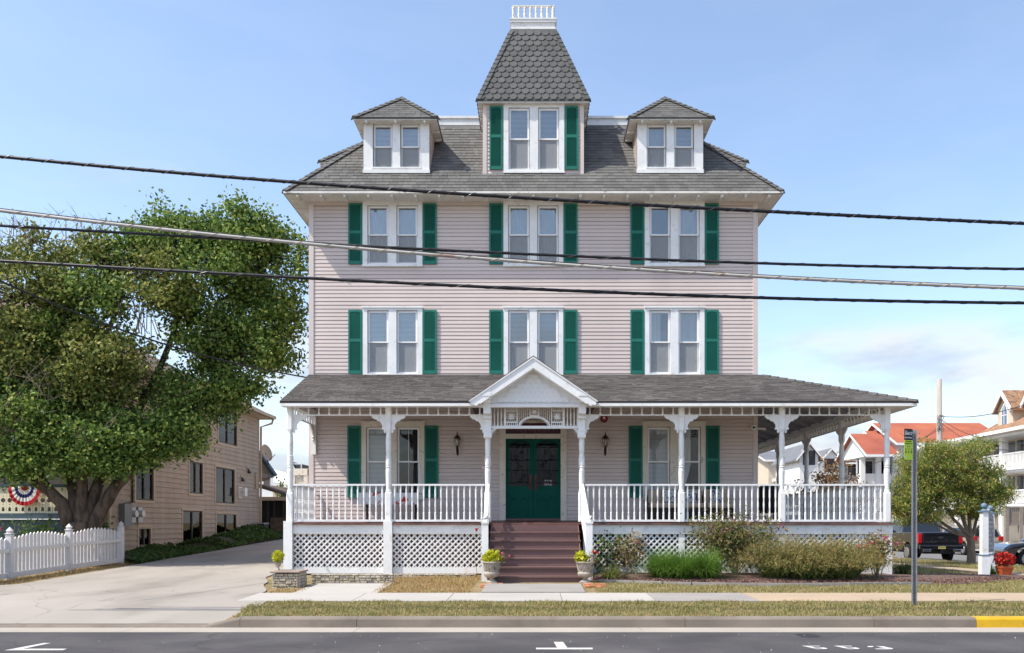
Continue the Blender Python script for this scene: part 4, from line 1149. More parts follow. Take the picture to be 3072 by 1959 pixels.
ZL0, ZL1 = .30, 1.112
YL = YP - .03
lattice(-5.78, -3.61, ZL0, ZL1, YL); lattice(-3.39, -1.17, ZL0, ZL1, YL)
lattice(1.33, 3.50, ZL0, ZL1, YL); lattice(3.66, 5.96, ZL0, ZL1, YL); lattice(6.10, 8.50, ZL0, ZL1, YL)
for a, b in ((-5.79, -3.61), (-3.39, -1.17), (1.27, 8.66)):
    MB().box(a, b, YP - .085, YP - .045, ZL1, ZF - .035).build('skirt_board', white, house)
for x in (1.28, 3.58, 6.03, 8.58): MB().box(x - .075, x + .075, YP - .06, YP + .02, .10, ZL1).build('skirt_post', white, house)
MB().box(8.60, 8.64, YP - .04, YB, ZL1, ZF - .035).build('side_skirt_board', white, house)
lt = MB()
for i in range(90):
    for s in (1, -1):
        y0 = YP + .1 + i * .1425; z0, z1 = ZL0, ZL1
        y1 = y0 + s * (z1 - z0)
        if YP < y1 < 33: lt.bar((8.60 + .006 * s, y0, z0), (8.60 + .006 * s, y1, z1), .0125, .036)
o = lt.build('side_lattice', white, house, kind='stuff')
MB().box(8.58, 8.62, YP + .03, YB, .0, ZL0).build('side_base_board', white, house)

MB().box(-5.75, -1.2, YP + .22, YP + .34, .0, 1.12).build('porch_foundation', found_m, house)
# ---------------------------------------------------------------- steps
steps = bpy.data.objects.new('front_steps', None); COL.objects.link(steps); steps.location = (0, 19.8, 0); place(steps, house)
RISE, TREAD, NR_ = ZF / 7, .275, 7
YB0 = YP - .14
xw0, xw1 = -1.02, 1.09
for k in range(1, 7):
    z = ZF - k * RISE; yf = YB0 - k * TREAD
    MB().box(xw0 - .02, xw1 + .02, yf - .03, yf + TREAD, z - .035, z).build('tread', brown, steps)
    MB().box(xw0, xw1, yf + TREAD - .002, yf + TREAD + .018, z + .0015, z + RISE - .034).build('riser', brown, steps)
MB().box(xw0, xw1, YB0 - 6 * TREAD - .002, YB0 - 6 * TREAD + .018, -.02, RISE - .036).build('riser', brown, steps)
for s in (xw0 + .012, xw1 - .012):
    pts = [(YB0, ZF - .06), (YB0, 0), (YB0 - 6 * TREAD + .03, 0), (YB0 - 6 * TREAD + .03, RISE - .06)]
    MB().prism(pts, s - .01, s + .01, 'yz').build('stringer', brown, steps)
# newels and stair rails
for sx_, xp, xn in ((-1, -1.10, -1.085), (1, 1.17, 1.25)):
    yn = 19.22
    nw = MB(); nw.box(xn - .075, xn + .075, yn - .075, yn + .075, .0, 1.36); nw.box(xn - .088, xn + .088, yn - .088, yn + .088, 1.36, 1.395); nw.build('newel_post', white, steps)
    r = MB()
    r.bar((xp, YP - .07, 2.29), (xn, yn + .05, 1.34), .085, .05); r.bar((xp, YP - .07, 1.50), (xn, yn + .05, .52), .05, .06)
    ro = r.build('stair_rail', white, steps)
    for i in range(9):
        t = (i + .7) / 9.6
        p = Vector((lerp(xp, xn, t), lerp(YP - .07, yn + .05, t), lerp(1.52, .55, t)))
        inst(balu, 'baluster', ro, p, (0, 0, 0), (1, 1, .93))
# bird ornaments on the newels
bird_m = mat('stone_bird', (0.42, 0.42, 0.42), 0.8, 0.15, 20)
for xn, m_, lb in ((-1.085, bird_m, 'small grey stone bird standing on the left stair newel'), (1.25, white, 'small white bird figure standing on the right stair newel')):
    b = thing('bird_ornament', lb, 'ornament', (xn, 19.22, 1.395), 'bird ornaments on the stair newels')
    MB().sphere((xn, 19.22, 1.475), .038, 10, 6, (1.5, .85, .95)).build('body', m_, b, True)
    MB().sphere((xn + .045, 19.22, 1.515), .023, 8, 5).build('head', m_, b, True)
    MB().prism([(xn - .05, 1.48), (xn - .115, 1.445), (xn - .11, 1.43), (xn - .04, 1.452)], 19.205, 19.235).build('tail', m_, b)
    MB().prism([(xn + .064, 1.522), (xn + .088, 1.512), (xn + .064, 1.506)], 19.215, 19.225).build('beak', m_, b)
    MB().box(xn - .004, xn + .006, 19.215, 19.225, 1.395, 1.445).build('leg', m_, b)

# ---------------------------------------------------------------- entrance gable
YGF = 20.08
gx, gz, fx, fz = 0.0, Z(1071, YGF), 1.485, Z(1203, YGF)
gr = MB()
yb_ = 22.9
for s in (-1, 1):
    a, b = (s * (fx + .03), YGF - .02, fz + .02), (0, YGF - .02, gz + .035)
    c, d_ = (0, yb_, gz + .035), (s * (fx + .03), yb_, fz + .02)
    q = [a, b, c, d_]; q2 = [(p[0], p[1], p[2] - .045) for p in q]
    fs = [(0, 3, 2, 1), (4, 5, 6, 7), (0, 1, 5, 4), (3, 7, 6, 2), (0, 4, 7, 3)]
    gr.add(q + q2, fs if s < 0 else [f[::-1] for f in fs])
gro = gr.build('entrance_gable_roof', porch_roof_m, house)
slope = math.atan2(gz - fz, fx); cg, sg = math.cos(slope), math.sin(slope)
for s in (-1, 1):
    # bargeboard with a scrolled foot
    bw = .21
    pts = [(0, gz), (fx, fz), (fx - .01, fz - .07), (fx - .05, fz - .10), (fx - .09, fz - .075), (fx - .12, fz - .115), (fx - .17, fz - .10), (fx - .20, fz - .06), (fx - .27, fz - .055), (fx - .30, fz - .02), (0, gz - bw / cg)]
    MB().prism([(s * a, b) for a, b in pts], YGF, YGF + .045).build('bargeboard', white, gro)
    MB().prism([(s * a, b) for a, b in [(0, gz + .005), (fx + .02, fz + .005), (fx + .03, fz - .025), (0, gz - .03)]], YGF - .022, YGF - .002).build('barge_moulding', white, gro)
    MB().prism([(s * a, b) for a, b in [(0, gz - bw / cg), (fx - .30, fz - .02), (fx - .32, fz - .02), (0, gz - (bw + .02) / cg)]], YGF + .046, YGF + .299).build('gable_soffit', white, gro)
zp0 = Z(1214, YGF + .3)
ped = MB(); ped.prism([(-1.28, zp0), (1.28, zp0), (1.12, fz + .10), (0, gz - .22), (-1.12, fz + .10)], YGF + .30, YGF + .34)
pedo = ped.build('pediment', panel_white, house)
sc_m = MB(); ww = .13
sc_m.prism([(0, .03), (.035, 0), (.095, 0), (.13, .03), (.13, .125), (0, .125)], -.024, 0); sc_m = sc_m.mesh('scallop_shingle', panel_white)
for r_ in range(8):
    z = zp0 + .05 + r_ * .108
    lim = min(1.2, (gz - .24 - (z + .11)) / ((gz - fz) / fx) - .06)
    if lim < .1: break
    n = int(lim / ww); offx = 0 if r_ % 2 else ww / 2
    for i in range(-n - 1, n + 1):
        x = i * ww + offx
        if -lim < x and x + ww < lim: inst(sc_m, 'scallop_shingle', pedo, (x, YGF + .30, z), (0, 0, 0))
mbx = MB(); mbx.box(-1.20, 1.24, YP - .06, YP + .05, Z(1222, YP), Z(1210, YP)); mbx.box(-1.26, 1.26, YGF + .25, YGF + .40, Z(1222, YGF + .3), Z(1213, YGF + .3)); mbx.build('entrance_beam', white, house)
# stacked corbels on the entrance posts
for x in (-1.10, 1.165):
    cbm = MB()
    for (hw, f0, ya, yb2) in ((.11, .63, 1188, 1199), (.095, .58, 1199, 1208), (.085, .50, 1208, 1216), (.088, .38, 1216, 1246), (.088, .20, 1246, 1251), (.094, .22, 1251, 1258), (.084, .12, 1258, 1290), (.094, .13, 1290, 1296), (.088, .12, 1296, 1302), (.098, .13, 1302, 1313), (.085, .10, 1313, 1316)):
        cbm.box(x - hw, x + hw, YP - f0, YP + .08, Z(yb2, YP), Z(ya, YP))
    cbm.build('corbel', white, house)
# fretwork screen
KX = .137
def fx_(z): return X(1440 + z * KX, YP)
def fz_(z): return Z(1180 + z * KX, YP)
fr = MB(); ya, yb2 = YP - .03, YP + .03
def FB(z0, z1, w0, w1, t=0.0): fr.box(fx_(z0), fx_(z1), ya + t, yb2 - t, fz_(w1), fz_(w0))
FB(250, 2150, 240, 270); FB(250, 2150, 715, 775, -.008)
for a, b in ((525, 572), (802, 826), (1555, 1578), (1806, 1855), (2118, 2150), (250, 264)): FB(a, b, 270, 715, .002)
FB(1082, 1104, 300, 490, .004); FB(1276, 1298, 300, 490, .004); FB(826, 1555, 270, 315, .004); FB(1082, 1298, 482, 500, .006)
for a in (573, 1579):
    FB(a, a + 226, 270, 310, .004); FB(a, a + 226, 376, 396, .004); FB(a, a + 226, 622, 648, .004); FB(a, a + 226, 700, 715, .004)
fret = fr.build('fretwork_screen', white, house)
spm = MB().lathe([(.022, 0), (.022, .06), (.010, .08), (.020, .09), (.012, .12), (.020, .28), (.012, .40), (.020, .41), (.010, .44), (.022, .46), (.022, .50)], n=8).mesh('spindle', white)
hs = fz_(270) - fz_(715)
for z in (316, 392, 467, 1914, 1988, 2062): inst(spm, 'spindle', fret, (fx_(z), YP, fz_(715)), (0, 0, 0), (1, 1, hs / .50))
for side in (-1, 1):
    for i in range(5):
        z = 1190 + side * (150 + i * 45.5)
        dx = abs(z - 1190) / 360; zb_ = 745 - 250 * math.sqrt(max(0, 1 - dx * dx)) 
        mb = MB(); x = fx_(z); z0, z1_ = fz_(min(715, zb_ + 8)), fz_(315)
        mb.tube([(x, YP, z0), (x, YP, z1_)], .006, 6)
        k = z1_ - .05 - (i % 2) * .035
        while k > z0 + .03: mb.sphere((x, YP, k), .015, 6, 4); k -= .075
        mb.build('ball_spindle', white, fret)
def burst(zx, zy, rx, ry, nray):
    mb = MB(); c = Vector((fx_(zx), YP, fz_(zy)))
    mb.tube([c + Vector((0, -.022, 0)), c + Vector((0, .022, 0))], .028, 12)
    for i in range(nray):
        a = 2 * math.pi * i / nray; k = min(1 / max(abs(math.cos(a)), 1e-3), 1 / max(abs(math.sin(a)), 1e-3))
        e = c + Vector((math.cos(a) * k * rx * KX * YP / F, 0, math.sin(a) * k * ry * KX * YP / F))
        d_ = (e - c)
        mb.tube([c + d_ * .15, c + d_ * .45, c + d_ * .6, c + d_], [.008, .013, .009, .005], 6)
    mb.build('sunburst', white, fret)
burst(688, 508, 113, 113, 14); burst(1692, 508, 113, 113, 14); burst(1190, 398, 88, 84, 10)
for a in (573, 1579):
    for yy0, yy1 in ((310, 376), (648, 700)):
        for i in range(5):
            x = fx_(a + 25 + i * 45); MB().tube([(x, YP, fz_(yy1)), (x, YP, (fz_(yy0) + fz_(yy1)) / 2), (x, YP, fz_(yy0))], [.008, .014, .008], 6).build('mini_spindle', white, fret)
arc = MB(); n = 28; outer, inner = [], []
for i in range(n + 1):
    a = math.pi * i / n
    outer.append((fx_(1190 + 360 * math.cos(a)), fz_(745 - 250 * math.sin(a)))); inner.append((fx_(1190 + 318 * math.cos(a)), fz_(745 - 214 * math.sin(a))))
arc.prism(outer + inner[::-1], YP - .02, YP + .02)
for i in range(23):
    a = math.pi * (i + .5) / 23; arc.sphere((fx_(1190 + 300 * math.cos(a)), YP, fz_(742 - 200 * math.sin(a))), .014, 6, 4)
arc.build('fretwork_arch', white, fret)
for s, z0 in ((1, 250), (-1, 2150)):
    mb = MB(); x0 = fx_(z0); zt = fz_(778); Rr = .135
    o_, i_ = [], []
    for k in range(9):
        a = math.pi / 2 * k / 8
        o_.append((x0 + s * Rr * (1 - math.sin(a)) * 1.25 , zt - Rr * (1 - math.cos(a)) * 1.45)); i_.append((x0 + s * (Rr * (1 - math.sin(a)) * 1.25 - .03), zt - Rr * (1 - math.cos(a)) * 1.45 + .03))
    mb.prism(o_ + [(x0, o_[-1][1]), (x0, o_[-1][1] + .04)] + i_[::-1][1:], YP - .016, YP + .016)
    for k in range(4):
        a = math.radians(-80 + k * 23); mb.tube([(x0 + s * .01, YP, zt - .01), (x0 + s * (.01 + .10 * math.cos(a)), YP, zt - .01 + .13 * math.sin(a))], .007, 5)
    mb.build('fan_bracket', white, fret)

# ---------------------------------------------------------------- front door
dx0, dx1, dzb, dzt = wx(1517), wx(1682), wz(1555), wz(1316)
zt1 = wz(1262)
dc = MB()
casing(dc, DOOR[0], DOOR[1], 1.43, zt1, [(dx0, dx1)], 1.434, wz(1269), YW - .05, YW + .03)
dc.box(dx0, dx1, YW - .045, YW + .06, wz(1316), wz(1302))
dc.box(dx0 - .02, dx0, YW + .03, YW + .10, 1.434, wz(1269)); dc.box(dx1, dx1 + .02, YW + .03, YW + .10, 1.434, wz(1269))
doorf = dc.build('door_surround', cream, house)
MB().box(dx0, dx1, YW - .03, YW + .12, 1.435, dzb - .005).build('threshold', brown, doorf)
tp = MB().box(dx0, dx1, YW + .035, YW + .06, wz(1302), wz(1269)).build('transom', plum, doorf)
tm_ = MB()
for i in range(12):
    x = lerp(dx0 + .06, dx1 - .06, i / 11)
    tm_.tube([(x + .04 * math.cos(t * .7), YW + .03, (wz(1302) + wz(1269)) / 2 + .06 * math.sin(t * .7)) for t in range(8)], .006, 4)
tm_.build('transom_scroll', mat('transom_relief', (0.20, 0.09, 0.10), .4, .1), tp)
mid = (dx0 + dx1) / 2
for s in (-1, 1):
    a, b = (dx0, mid - .004) if s < 0 else (mid + .004, dx1)
    c = (a + b) / 2; gw = .275
    mb = MB(); zg0, zg1 = wz(1458), wz(1330)
    casing(mb, a, b, dzb, dzt, [(c - gw, c + gw)], zg0, zg1, YW + .05, YW + .095)
    door = mb.build('door', door_green, doorf)
    MB().box(c - gw, c + gw, YW + .07, YW + .075, zg0, zg1).build('pane', glass_door, door)
    MB().box(c - gw, c + gw, YW + .11, YW + .12, zg0 - .02, zg1 + .02).build('door_dark_backing', dark_m, door)  # sheet behind the glass; the unlit interior's darkness is put into its colour
    mo = MB(); zq0, zq1 = wz(1541), wz(1490); pw = .235
    mo.box(c - pw - .02, c + pw + .02, YW + .030, YW + .05, zq0 - .015, zq0 + .02); mo.box(c - pw, c + pw, YW + .036, YW + .05, zq1 - .012, zq1 + .012)
    mo.box(c - gw - .02, c + gw + .02, YW + .034, YW + .05, zg0 - .045, zg0 - .02)
    for q in (-1, 1):
        mo.box(c + q * pw - .01, c + q * pw + .01, YW + .038, YW + .05, zq0 + .02, zq1 - .012)
        pts = [(c + q * pw / 2 - .11, zq1 - .14)] + [(c + q * pw / 2 + .11 * (-1 + 2 * k / 6), zq1 - .03 - abs(-1 + 2 * k / 6) ** 1.6 * .11) for k in range(7)]
        mo.tube([(x, YW + .045, z) for x, z in pts[1:]], .009, 5)
    mo.box(c - .008, c + .008, YW + .039, YW + .05, zq0 + .02, zq1 - .10)
    mo.build('door_moulding', door_green, door)
    gr_ = MB()
    for k in range(4): x = lerp(c - gw + .05, c + gw - .05, k / 3); gr_.tube([(x, YW + .03, zg0 + .03), (x, YW + .03, zg1 - .10)], .007, 5)
    for zz_ in (zg0 + .09, zg0 + .42, zg0 + .70, zg1 - .10): gr_.tube([(c - gw - .05, YW + .03, zz_), (c + gw + .05, YW + .03, zz_)], .009, 5)
    for k in range(7):
        ccx, ccz = c + RN.uniform(-.16, .16), lerp(zg0 + .15, zg1 - .25, k / 6); rr = RN.uniform(.05, .085)
        gr_.tube([(ccx + rr * (1 - t / 22) * math.cos(t * .55 * (1 if k % 2 else -1)), YW + .027, ccz + rr * (1 - t / 22) * math.sin(t * .55)) for t in range(16)], .0065, 4)
    gr_.tube([(c + .27 * math.cos(math.pi * t / 12), YW + .027, zg1 - .10 + .14 * math.sin(math.pi * t / 12)) for t in range(13)], .014, 5)
    for t in range(1, 12): gr_.sphere((c + .27 * math.cos(math.pi * t / 12), YW + .022, zg1 - .09 + .16 * math.sin(math.pi * t / 12)), .022, 6, 4)
    gr_.tube([(c, YW + .027, zg1 + .04), (c, YW + .027, zg1 + .10)], [.02, .004], 5)
    gr_.build('iron_grille', iron, door)
    hx = mid + s * .075
    hd = MB(); hd.box(hx - .036, hx + .036, YW + .03, YW + .049, wz(1469), wz(1424)); hd.tube([(hx, YW + .03, wz(1466)), (hx, YW - .02, wz(1462)), (hx, YW - .025, wz(1450)), (hx, YW - .01, wz(1440)), (hx, YW + .03, wz(1437))], .012, 6)
    hd.build('handle', maroon, door)
    if s > 0:
        for t, zz_, sz in (('Welcome', wz(1441.5), .052), ('Please use', wz(1448), .056), ('Side door', wz(1453.6), .056)):
            inst(text_mesh(t, sz, white, 'door_lettering', .0012), 'door_lettering', door, (c + .03, YW + .062, zz_), (math.pi / 2, 0, 0))

# ---------------------------------------------------------------- fittings on the wall
def lantern(x, label):
    Y = YW - .02; zc = wz(1340)
    t = thing('wall_lantern', label, 'lantern', (x, Y, zc - .25), 'wall lanterns beside the front door')
    MB().lathe([(.075, 0), (.075, .012), (.05, .02)], n=14).build('tmp', white, t)
    o = bpy.data.objects['tmp']; o.name = 'back_plate'; o.rotation_euler = (math.pi / 2, 0, 0); o.location = (x, Y, zc - .11); o.matrix_parent_inverse = WM[t.name].inverted()
    o.scale = (1, 1.3, 1)
    MB().tube([(x, Y - .01, zc - .24), (x, Y - .05, zc - .20), (x, Y - .06, zc - .11), (x, Y - .10, zc - .06), (x, Y - .12, zc - .02)], [.012, .03, .042, .035, .03], 8).build('arm', bronze, t, True)
    yl = Y - .12
    MB().lathe([(.028, -.02), (.045, 0), (.05, .01)], (x, yl, zc), 8).build('lamp_base', bronze, t)
    fm = MB()
    for k in range(6):
        a = math.pi / 3 * k; fm.tube([(x + .047 * math.cos(a), yl + .047 * math.sin(a), zc + .01), (x + .082 * math.cos(a), yl + .082 * math.sin(a), zc + .19)], .006, 4)
    fm.lathe([(.094, .185), (.094, .20), (.07, .235), (.075, .24), (.05, .275), (.02, .30), (.012, .32), (.016, .335), (.005, .40)], (x, yl, zc), 12)
    fm.build('lamp_frame', bronze, t)
    MB().lathe([(.044, .012), (.079, .185)], (x, yl, zc), 6).build('lamp_glass', lantern_glass, t)
    MB().lathe([(.018, .02), (.02, .08), (.028, .10), (.028, .14), (.01, .165)], (x, yl, zc), 8).build('bulb', white, t, True)
lantern(wx(1373), 'bronze wall lantern left of the green front door')
lantern(wx(1815), 'bronze wall lantern right of the green front door')
t = thing('fire_alarm', 'red fire alarm strobe under the porch frieze right of the entrance', 'alarm', (wx(1812), YW - .05, wz(1262)))
MB().box(wx(1804), wx(1820), YW - .07, YW - .018, wz(1262), wz(1248)).build('box', mat('alarm_red', (0.35, .02, .025), .4, .1), t)
MB().lathe([(.105, 0), (.10, .02), (.03, .035)], n=12).build('tmp', maroon, t); o = bpy.data.objects['tmp']; o.name = 'bell'; o.rotation_euler = (math.pi / 2, 0, 0); o.location = (wx(1812), YW - .018, wz(1257))
MB().box(wx(1808), wx(1815), YW - .085, YW - .071, wz(1258), wz(1251)).build('strobe', white, t)
t = thing('security_camera', 'white round security camera at the right end of the porch wall', 'camera', (wx(2258), YW - .05, wz(1285)))
MB().tube([(wx(2258), YW - .018, wz(1284)), (wx(2258), YW - .12, wz(1284))], .068, 14).build('housing', white, t)
MB().tube([(wx(2258), YW - .121, wz(1284)), (wx(2258), YW - .14, wz(1284))], .03, 10).build('lens', iron, t)
MB().tube([(wx(2266), YW - .05, wz(1286)), (6.16, YW - .06, wz(1287)), (6.22, YW - .08, wz(1288))], [.02, .028, .04], 8).build('floodlight', white, t)
tag(MB().box(wx(1446), wx(1458), YW - .03, YW - .018, wz(1408), wz(1400)).build('name_plate', white), 'small white plate on the siding left of the front door', 'plate')
t = thing('fire_hose_inlet', 'round metal plate with twin hose inlets on the white skirt right of the steps', 'hose inlet', (X(1910, 20.6), 20.6, 1.0))
MB().tube([(X(1910, 20.6), 20.60, Z(1610, 20.6)), (X(1910, 20.6), 20.57, Z(1610, 20.6))], .135, 20).build('plate', urn_m, t)
for dx in (-.03, .115):
    x = X(1912, 20.6) + dx; MB().tube([(x, 20.57, Z(1612, 20.6)), (x, 20.46, Z(1613, 20.6)), (x, 20.459, Z(1613, 20.6)), (x, 20.43, Z(1613, 20.6))], [.034, .034, .045, .045], 10).build('inlet', galv, t)
MB().tube([(X(1908, 20.6), 20.50, Z(1612, 20.6)), (X(1908, 20.6) + .13, 20.50, Z(1612, 20.6))], .03, 8).build('pipe', galv, t)

# ---------------------------------------------------------------- porch furniture
cush = mat('beige_cushion', (0.42, 0.32, 0.24), 0.9, 0.1, 5)
print_m = mat('printed_pillow', (0.50, 0.50, 0.48), 0.9, 0.05, 5, col2=(0.06, 0.09, 0.20), c2lo=.52, c2hi=.56, c2scale=13)
wick = mat('dark_wicker', (0.03, 0.022, 0.018), 0.7, 0.2, 30)
zf = deckz(22.4)
def soft_box(x0, x1, y0, y1, z0, z1, bev=.05):
    bm = bmesh.new(); bmesh.ops.create_cube(bm, size=1)
    for v in bm.verts: v.co = Vector((lerp(x0, x1, v.co.x + .5), lerp(y0, y1, v.co.y + .5), lerp(z0, z1, v.co.z + .5)))
    bmesh.ops.bevel(bm, geom=bm.edges[:], offset=bev, segments=3, profile=.5, affect='EDGES')
    m = MB(); bm.verts.ensure_lookup_table(); m.v = [tuple(v.co) for v in bm.verts]; m.f = [tuple(v.index for v in f.verts) for f in bm.faces]; bm.free(); return m
x0, x1 = X(1948, 22.2), X(2200, 22.2)
t = thing('porch_sofa', 'dark wicker sofa with beige cushions on the porch under the right window', 'sofa', ((x0 + x1) / 2, 22.4, zf))
MB().box(x0, x1, 22.0, 22.75, zf, zf + .33).build('base', wick, t); MB().box(x0, x1, 22.7, 22.82, zf + .33, zf + .68).build('back', wick, t)
for i in range(3):
    a, b = lerp(x0, x1, i / 3) + .02, lerp(x0, x1, (i + 1) / 3) - .02
    soft_box(a, b, 21.98, 22.6, zf + .33, zf + .47).build('seat_cushion', cush, t, True); soft_box(a, b, 22.52, 22.70, zf + .46, zf + .84).build('back_cushion', cush, t, True)
for i, (a, b) in enumerate(((X(1990, 22.2), X(2035, 22.2)), (X(2058, 22.2), X(2096, 22.2)), (X(2135, 22.2), X(2172, 22.2)))):
    o = soft_box(a, b, 22.38, 22.50, zf + .46, zf + .82).build('throw_pillow', print_m, None, True)
    tag(o, ['blue printed throw pillow on the left sofa seat', 'blue printed throw pillow on the middle sofa seat', 'blue printed throw pillow on the right sofa seat'][i], 'pillow', 'printed pillows on the porch sofa')
t = thing('covered_grill', 'black covered barbecue grill at the right corner of the porch', 'grill', (X(2302, 24.2), 24.2, zf))
gx0, gx1 = X(2282, 24.2), X(2326, 24.2)
soft_box(gx0 - .02, gx1 + .02, 23.95, 24.45, zf + .22, zf + 1.0, .07).build('cover', mat('black_cover', (.012, .012, .014), .7, .2, 8), t, True)
for a in (gx0, gx1):
    for b in (24.0, 24.4): MB().tube([(a, b, zf), (a, b, zf + .3)], .015, 6).build('leg', iron, t)
for a in (gx0 + .05, gx1 - .05): MB().tube([(a - .02, 23.97, zf + .07), (a + .02, 23.97, zf + .07)], .07, 12).build('wheel', iron, t)
cloth = mat('printed_tablecloth', (0.62, 0.63, 0.64), 0.8, 0.05, 4, col2=(0.42, 0.03, 0.02), c2lo=.57, c2hi=.60, c2scale=6)
t = thing('porch_table', 'porch table under a white cloth with red print behind the left railing', 'table', (X(1175, 21.9), 21.9, zf))
tx0_, tx1_ = X(1085, 21.9), X(1262, 21.9)
cm = MB(); n = 40
cm.box(tx0_, tx1_, 21.55, 22.25, zf + .70, zf + .715)
cm.grid(lambda u, z: (lerp(tx0_, tx1_, u), 21.55 - .015 * (1 + math.sin(u * 40)) * (zf + .72 - z) / .25, z), [k / n for k in range(n + 1)], [zf + .42, zf + .56, zf + .70])
cm.build('tablecloth', cloth, t)
for a in (tx0_ + .1, tx1_ - .1):
    for b in (21.7, 22.1): MB().box(a - .025, a + .025, b - .025, b + .025, zf, zf + .70).build('leg', wick, t)
for i, px in enumerate((1066, 1215, 1375)):
    pass

# ================================================================== NEIGHBOUR'S HOUSE (left)
XN, YN0, YN1 = -12.75, 25.7, 39.7
nb = thing('shingled_house', 'tan shingled house left of the driveway behind the big tree', 'house', (-17, 32, .4))
def nY(px): return -XN * F / (CX - px)
def nZ(px, py): return EYE + (CY - py) * nY(px) / F
ZNE = 6.35
NWIN = [  # px0, px1, ytop, ybot, style
    (405, 458, 1366, 1501, 'shade'), (566, 606, 1386, 1481, 'louvre'), (645, 702, 1404, 1510, 'shade'), (653, 709, 1228, 1333, 'dark'),
    (546, 605, 1532, 1630, 'dark'), (647, 707, 1541, 1606, 'pale'), (414, 449, 1581, 1640, 'dark'), (515, 560, 1215, 1320, 'dark')]
rects = []
for a, b, c, d_, s_ in NWIN:
    m_ = (a + b) / 2; rects.append((nY(a), nY(b), nZ(m_, d_), nZ(m_, c), s_))
# backing wall as strips with real openings
mb = MB(); cuts_y = sorted(set([YN0, YN1] + [v for r in rects for v in (r[0], r[1])]))
for a, b in zip(cuts_y[:-1], cuts_y[1:]):
    z = -.2
    for c0, c1 in sorted([(r[2], r[3]) for r in rects if r[0] < (a + b) / 2 < r[1]]) + [(ZNE, ZNE)]:
        if c0 > z: mb.box(XN - .15, XN - .012, a, b, z, c0)
        z = max(z, c1)
mb.box(-24, XN - .15, YN0, YN0 + .15, -.2, ZNE); mb.box(-24, XN - .15, YN1 - .15, YN1, -.2, ZNE); mb.box(-24.1, -24, YN0, YN1, -.2, ZNE)
nwall = mb.build('wall', shingle_tan, nb)
z = .1; EXN = .178
NRW = random.Random(3)
def shake(y0, y1, z, L):          # one course piece of shakes with separate butt edges
    mb = MB(); y = y0
    while y < y1 - .01:
        w = min(NRW.uniform(.16, .34), y1 - y); t = .034 * NRW.uniform(.96, 1.04); dz_ = NRW.uniform(-.001, .001)
        xa, xb = XN + t, XN + .003
        mb.add([(XN - .01, y + .001, z + dz_), (XN - .01, y + w - .001, z + dz_), (xa, y + w - .001, z + dz_), (xa, y + .001, z + dz_), (xb, y + .001, z + EXN + .01), (xb, y + w - .001, z + EXN + .01)],
               [(0, 1, 2, 3), (3, 2, 5, 4), (0, 3, 4), (1, 5, 2)])
        y += w
    mb.build('shake_course', shingle_tan, nwall)
while z < ZNE - .1:
    segs = [(YN0 + .1, YN1 - .1)]
    for r in rects:
        if r[2] < z + EXN * .6 and r[3] > z + EXN * .4:
            segs = [q for s in segs for q in ([s] if (r[1] <= s[0] or r[0] >= s[1]) else [p for p in ((s[0], r[0]), (r[1], s[1])) if p[1] - p[0] > .05])]
    for s in segs: shake(s[0], s[1], z, 0)
    z += EXN
for y0, y1 in ((YN0 - .03, YN0 + .1), (YN1 - .1, YN1 + .02)): MB().box(XN - .05, XN + .035, y0, y1, -.1, ZNE).build('corner_board', tan_trim, nb)
zc_ = mat('zebra_curtain', (0.85, 0.82, 0.76), 0.9, 0.0, 3, col2=(0.03, 0.028, 0.025), c2lo=.545, c2hi=.555, c2scale=4.5, stretch=(1, 1, 2))
frame_d = mat('bronze_window_frame', (0.05, 0.04, 0.034), .5, .1)
for (y0, y1, z0, z1_, s_) in rects:
    mb = MB(); t = .085
    for (a, b, c, d_) in ((y0 - t, y0, z0 - t, z1_ + t), (y1, y1 + t, z0 - t, z1_ + t), (y0, y1, z1_, z1_ + t), (y0, y1, z0 - t, z0)): mb.box(XN - .02, XN + .04, a, b, c, d_)
    w = mb.build('window', tan_trim, nb)
    f = MB(); ym = (y0 + y1) / 2
    for (a, b, c, d_) in ((y0, y0 + .05, z0, z1_), (y1 - .05, y1, z0, z1_), (y0 + .05, y1 - .05, z1_ - .05, z1_), (y0 + .05, y1 - .05, z0, z0 + .05), (ym - .035, ym + .035, z0 + .05, z1_ - .05)): f.box(XN - .05, XN + .01, a, b, c, d_)
    f.build('sash', frame_d, w)
    MB().box(XN - .032, XN - .028, y0 + .04, y1 - .04, z0 + .04, z1_ - .04).build('pane', glass_low, w)
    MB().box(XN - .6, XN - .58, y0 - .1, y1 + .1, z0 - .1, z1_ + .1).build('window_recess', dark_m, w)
    if s_ == 'shade':
        for a, b, lo_ in ((y0 + .05, ym - .03, .45), (ym + .03, y1 - .05, .45)):
            MB().box(XN - .12, XN - .11, a, b, lerp(z0, z1_, .48), z1_).build('curtain', zc_, w)
            MB().prism([(a, z0 + .05), (a + (b - a) * .75, z0 + .05), (a + (b - a) * .5, lerp(z0, z1_, .5)), (a, lerp(z0, z1_, .5))], XN - .135, XN - .125, 'yz').build('curtain', zc_, w)
    elif s_ == 'louvre':
        MB().box(XN - .12, XN - .11, y0 + .05, ym - .03, z0, z1_).build('curtain', zc_, w)
        lv = MB(); k = z0 + .08
        while k < z1_ - .05: lv.box(XN - .13, XN - .10, ym + .04, y1 - .05, k, k + .05); k += .085
        lv.build('blind', blind_m, w)
    elif s_ == 'pale':
        MB().box(XN - .12, XN - .11, y0 + .3, ym - .05, z0, z1_).build('curtain', curtain_m, w)
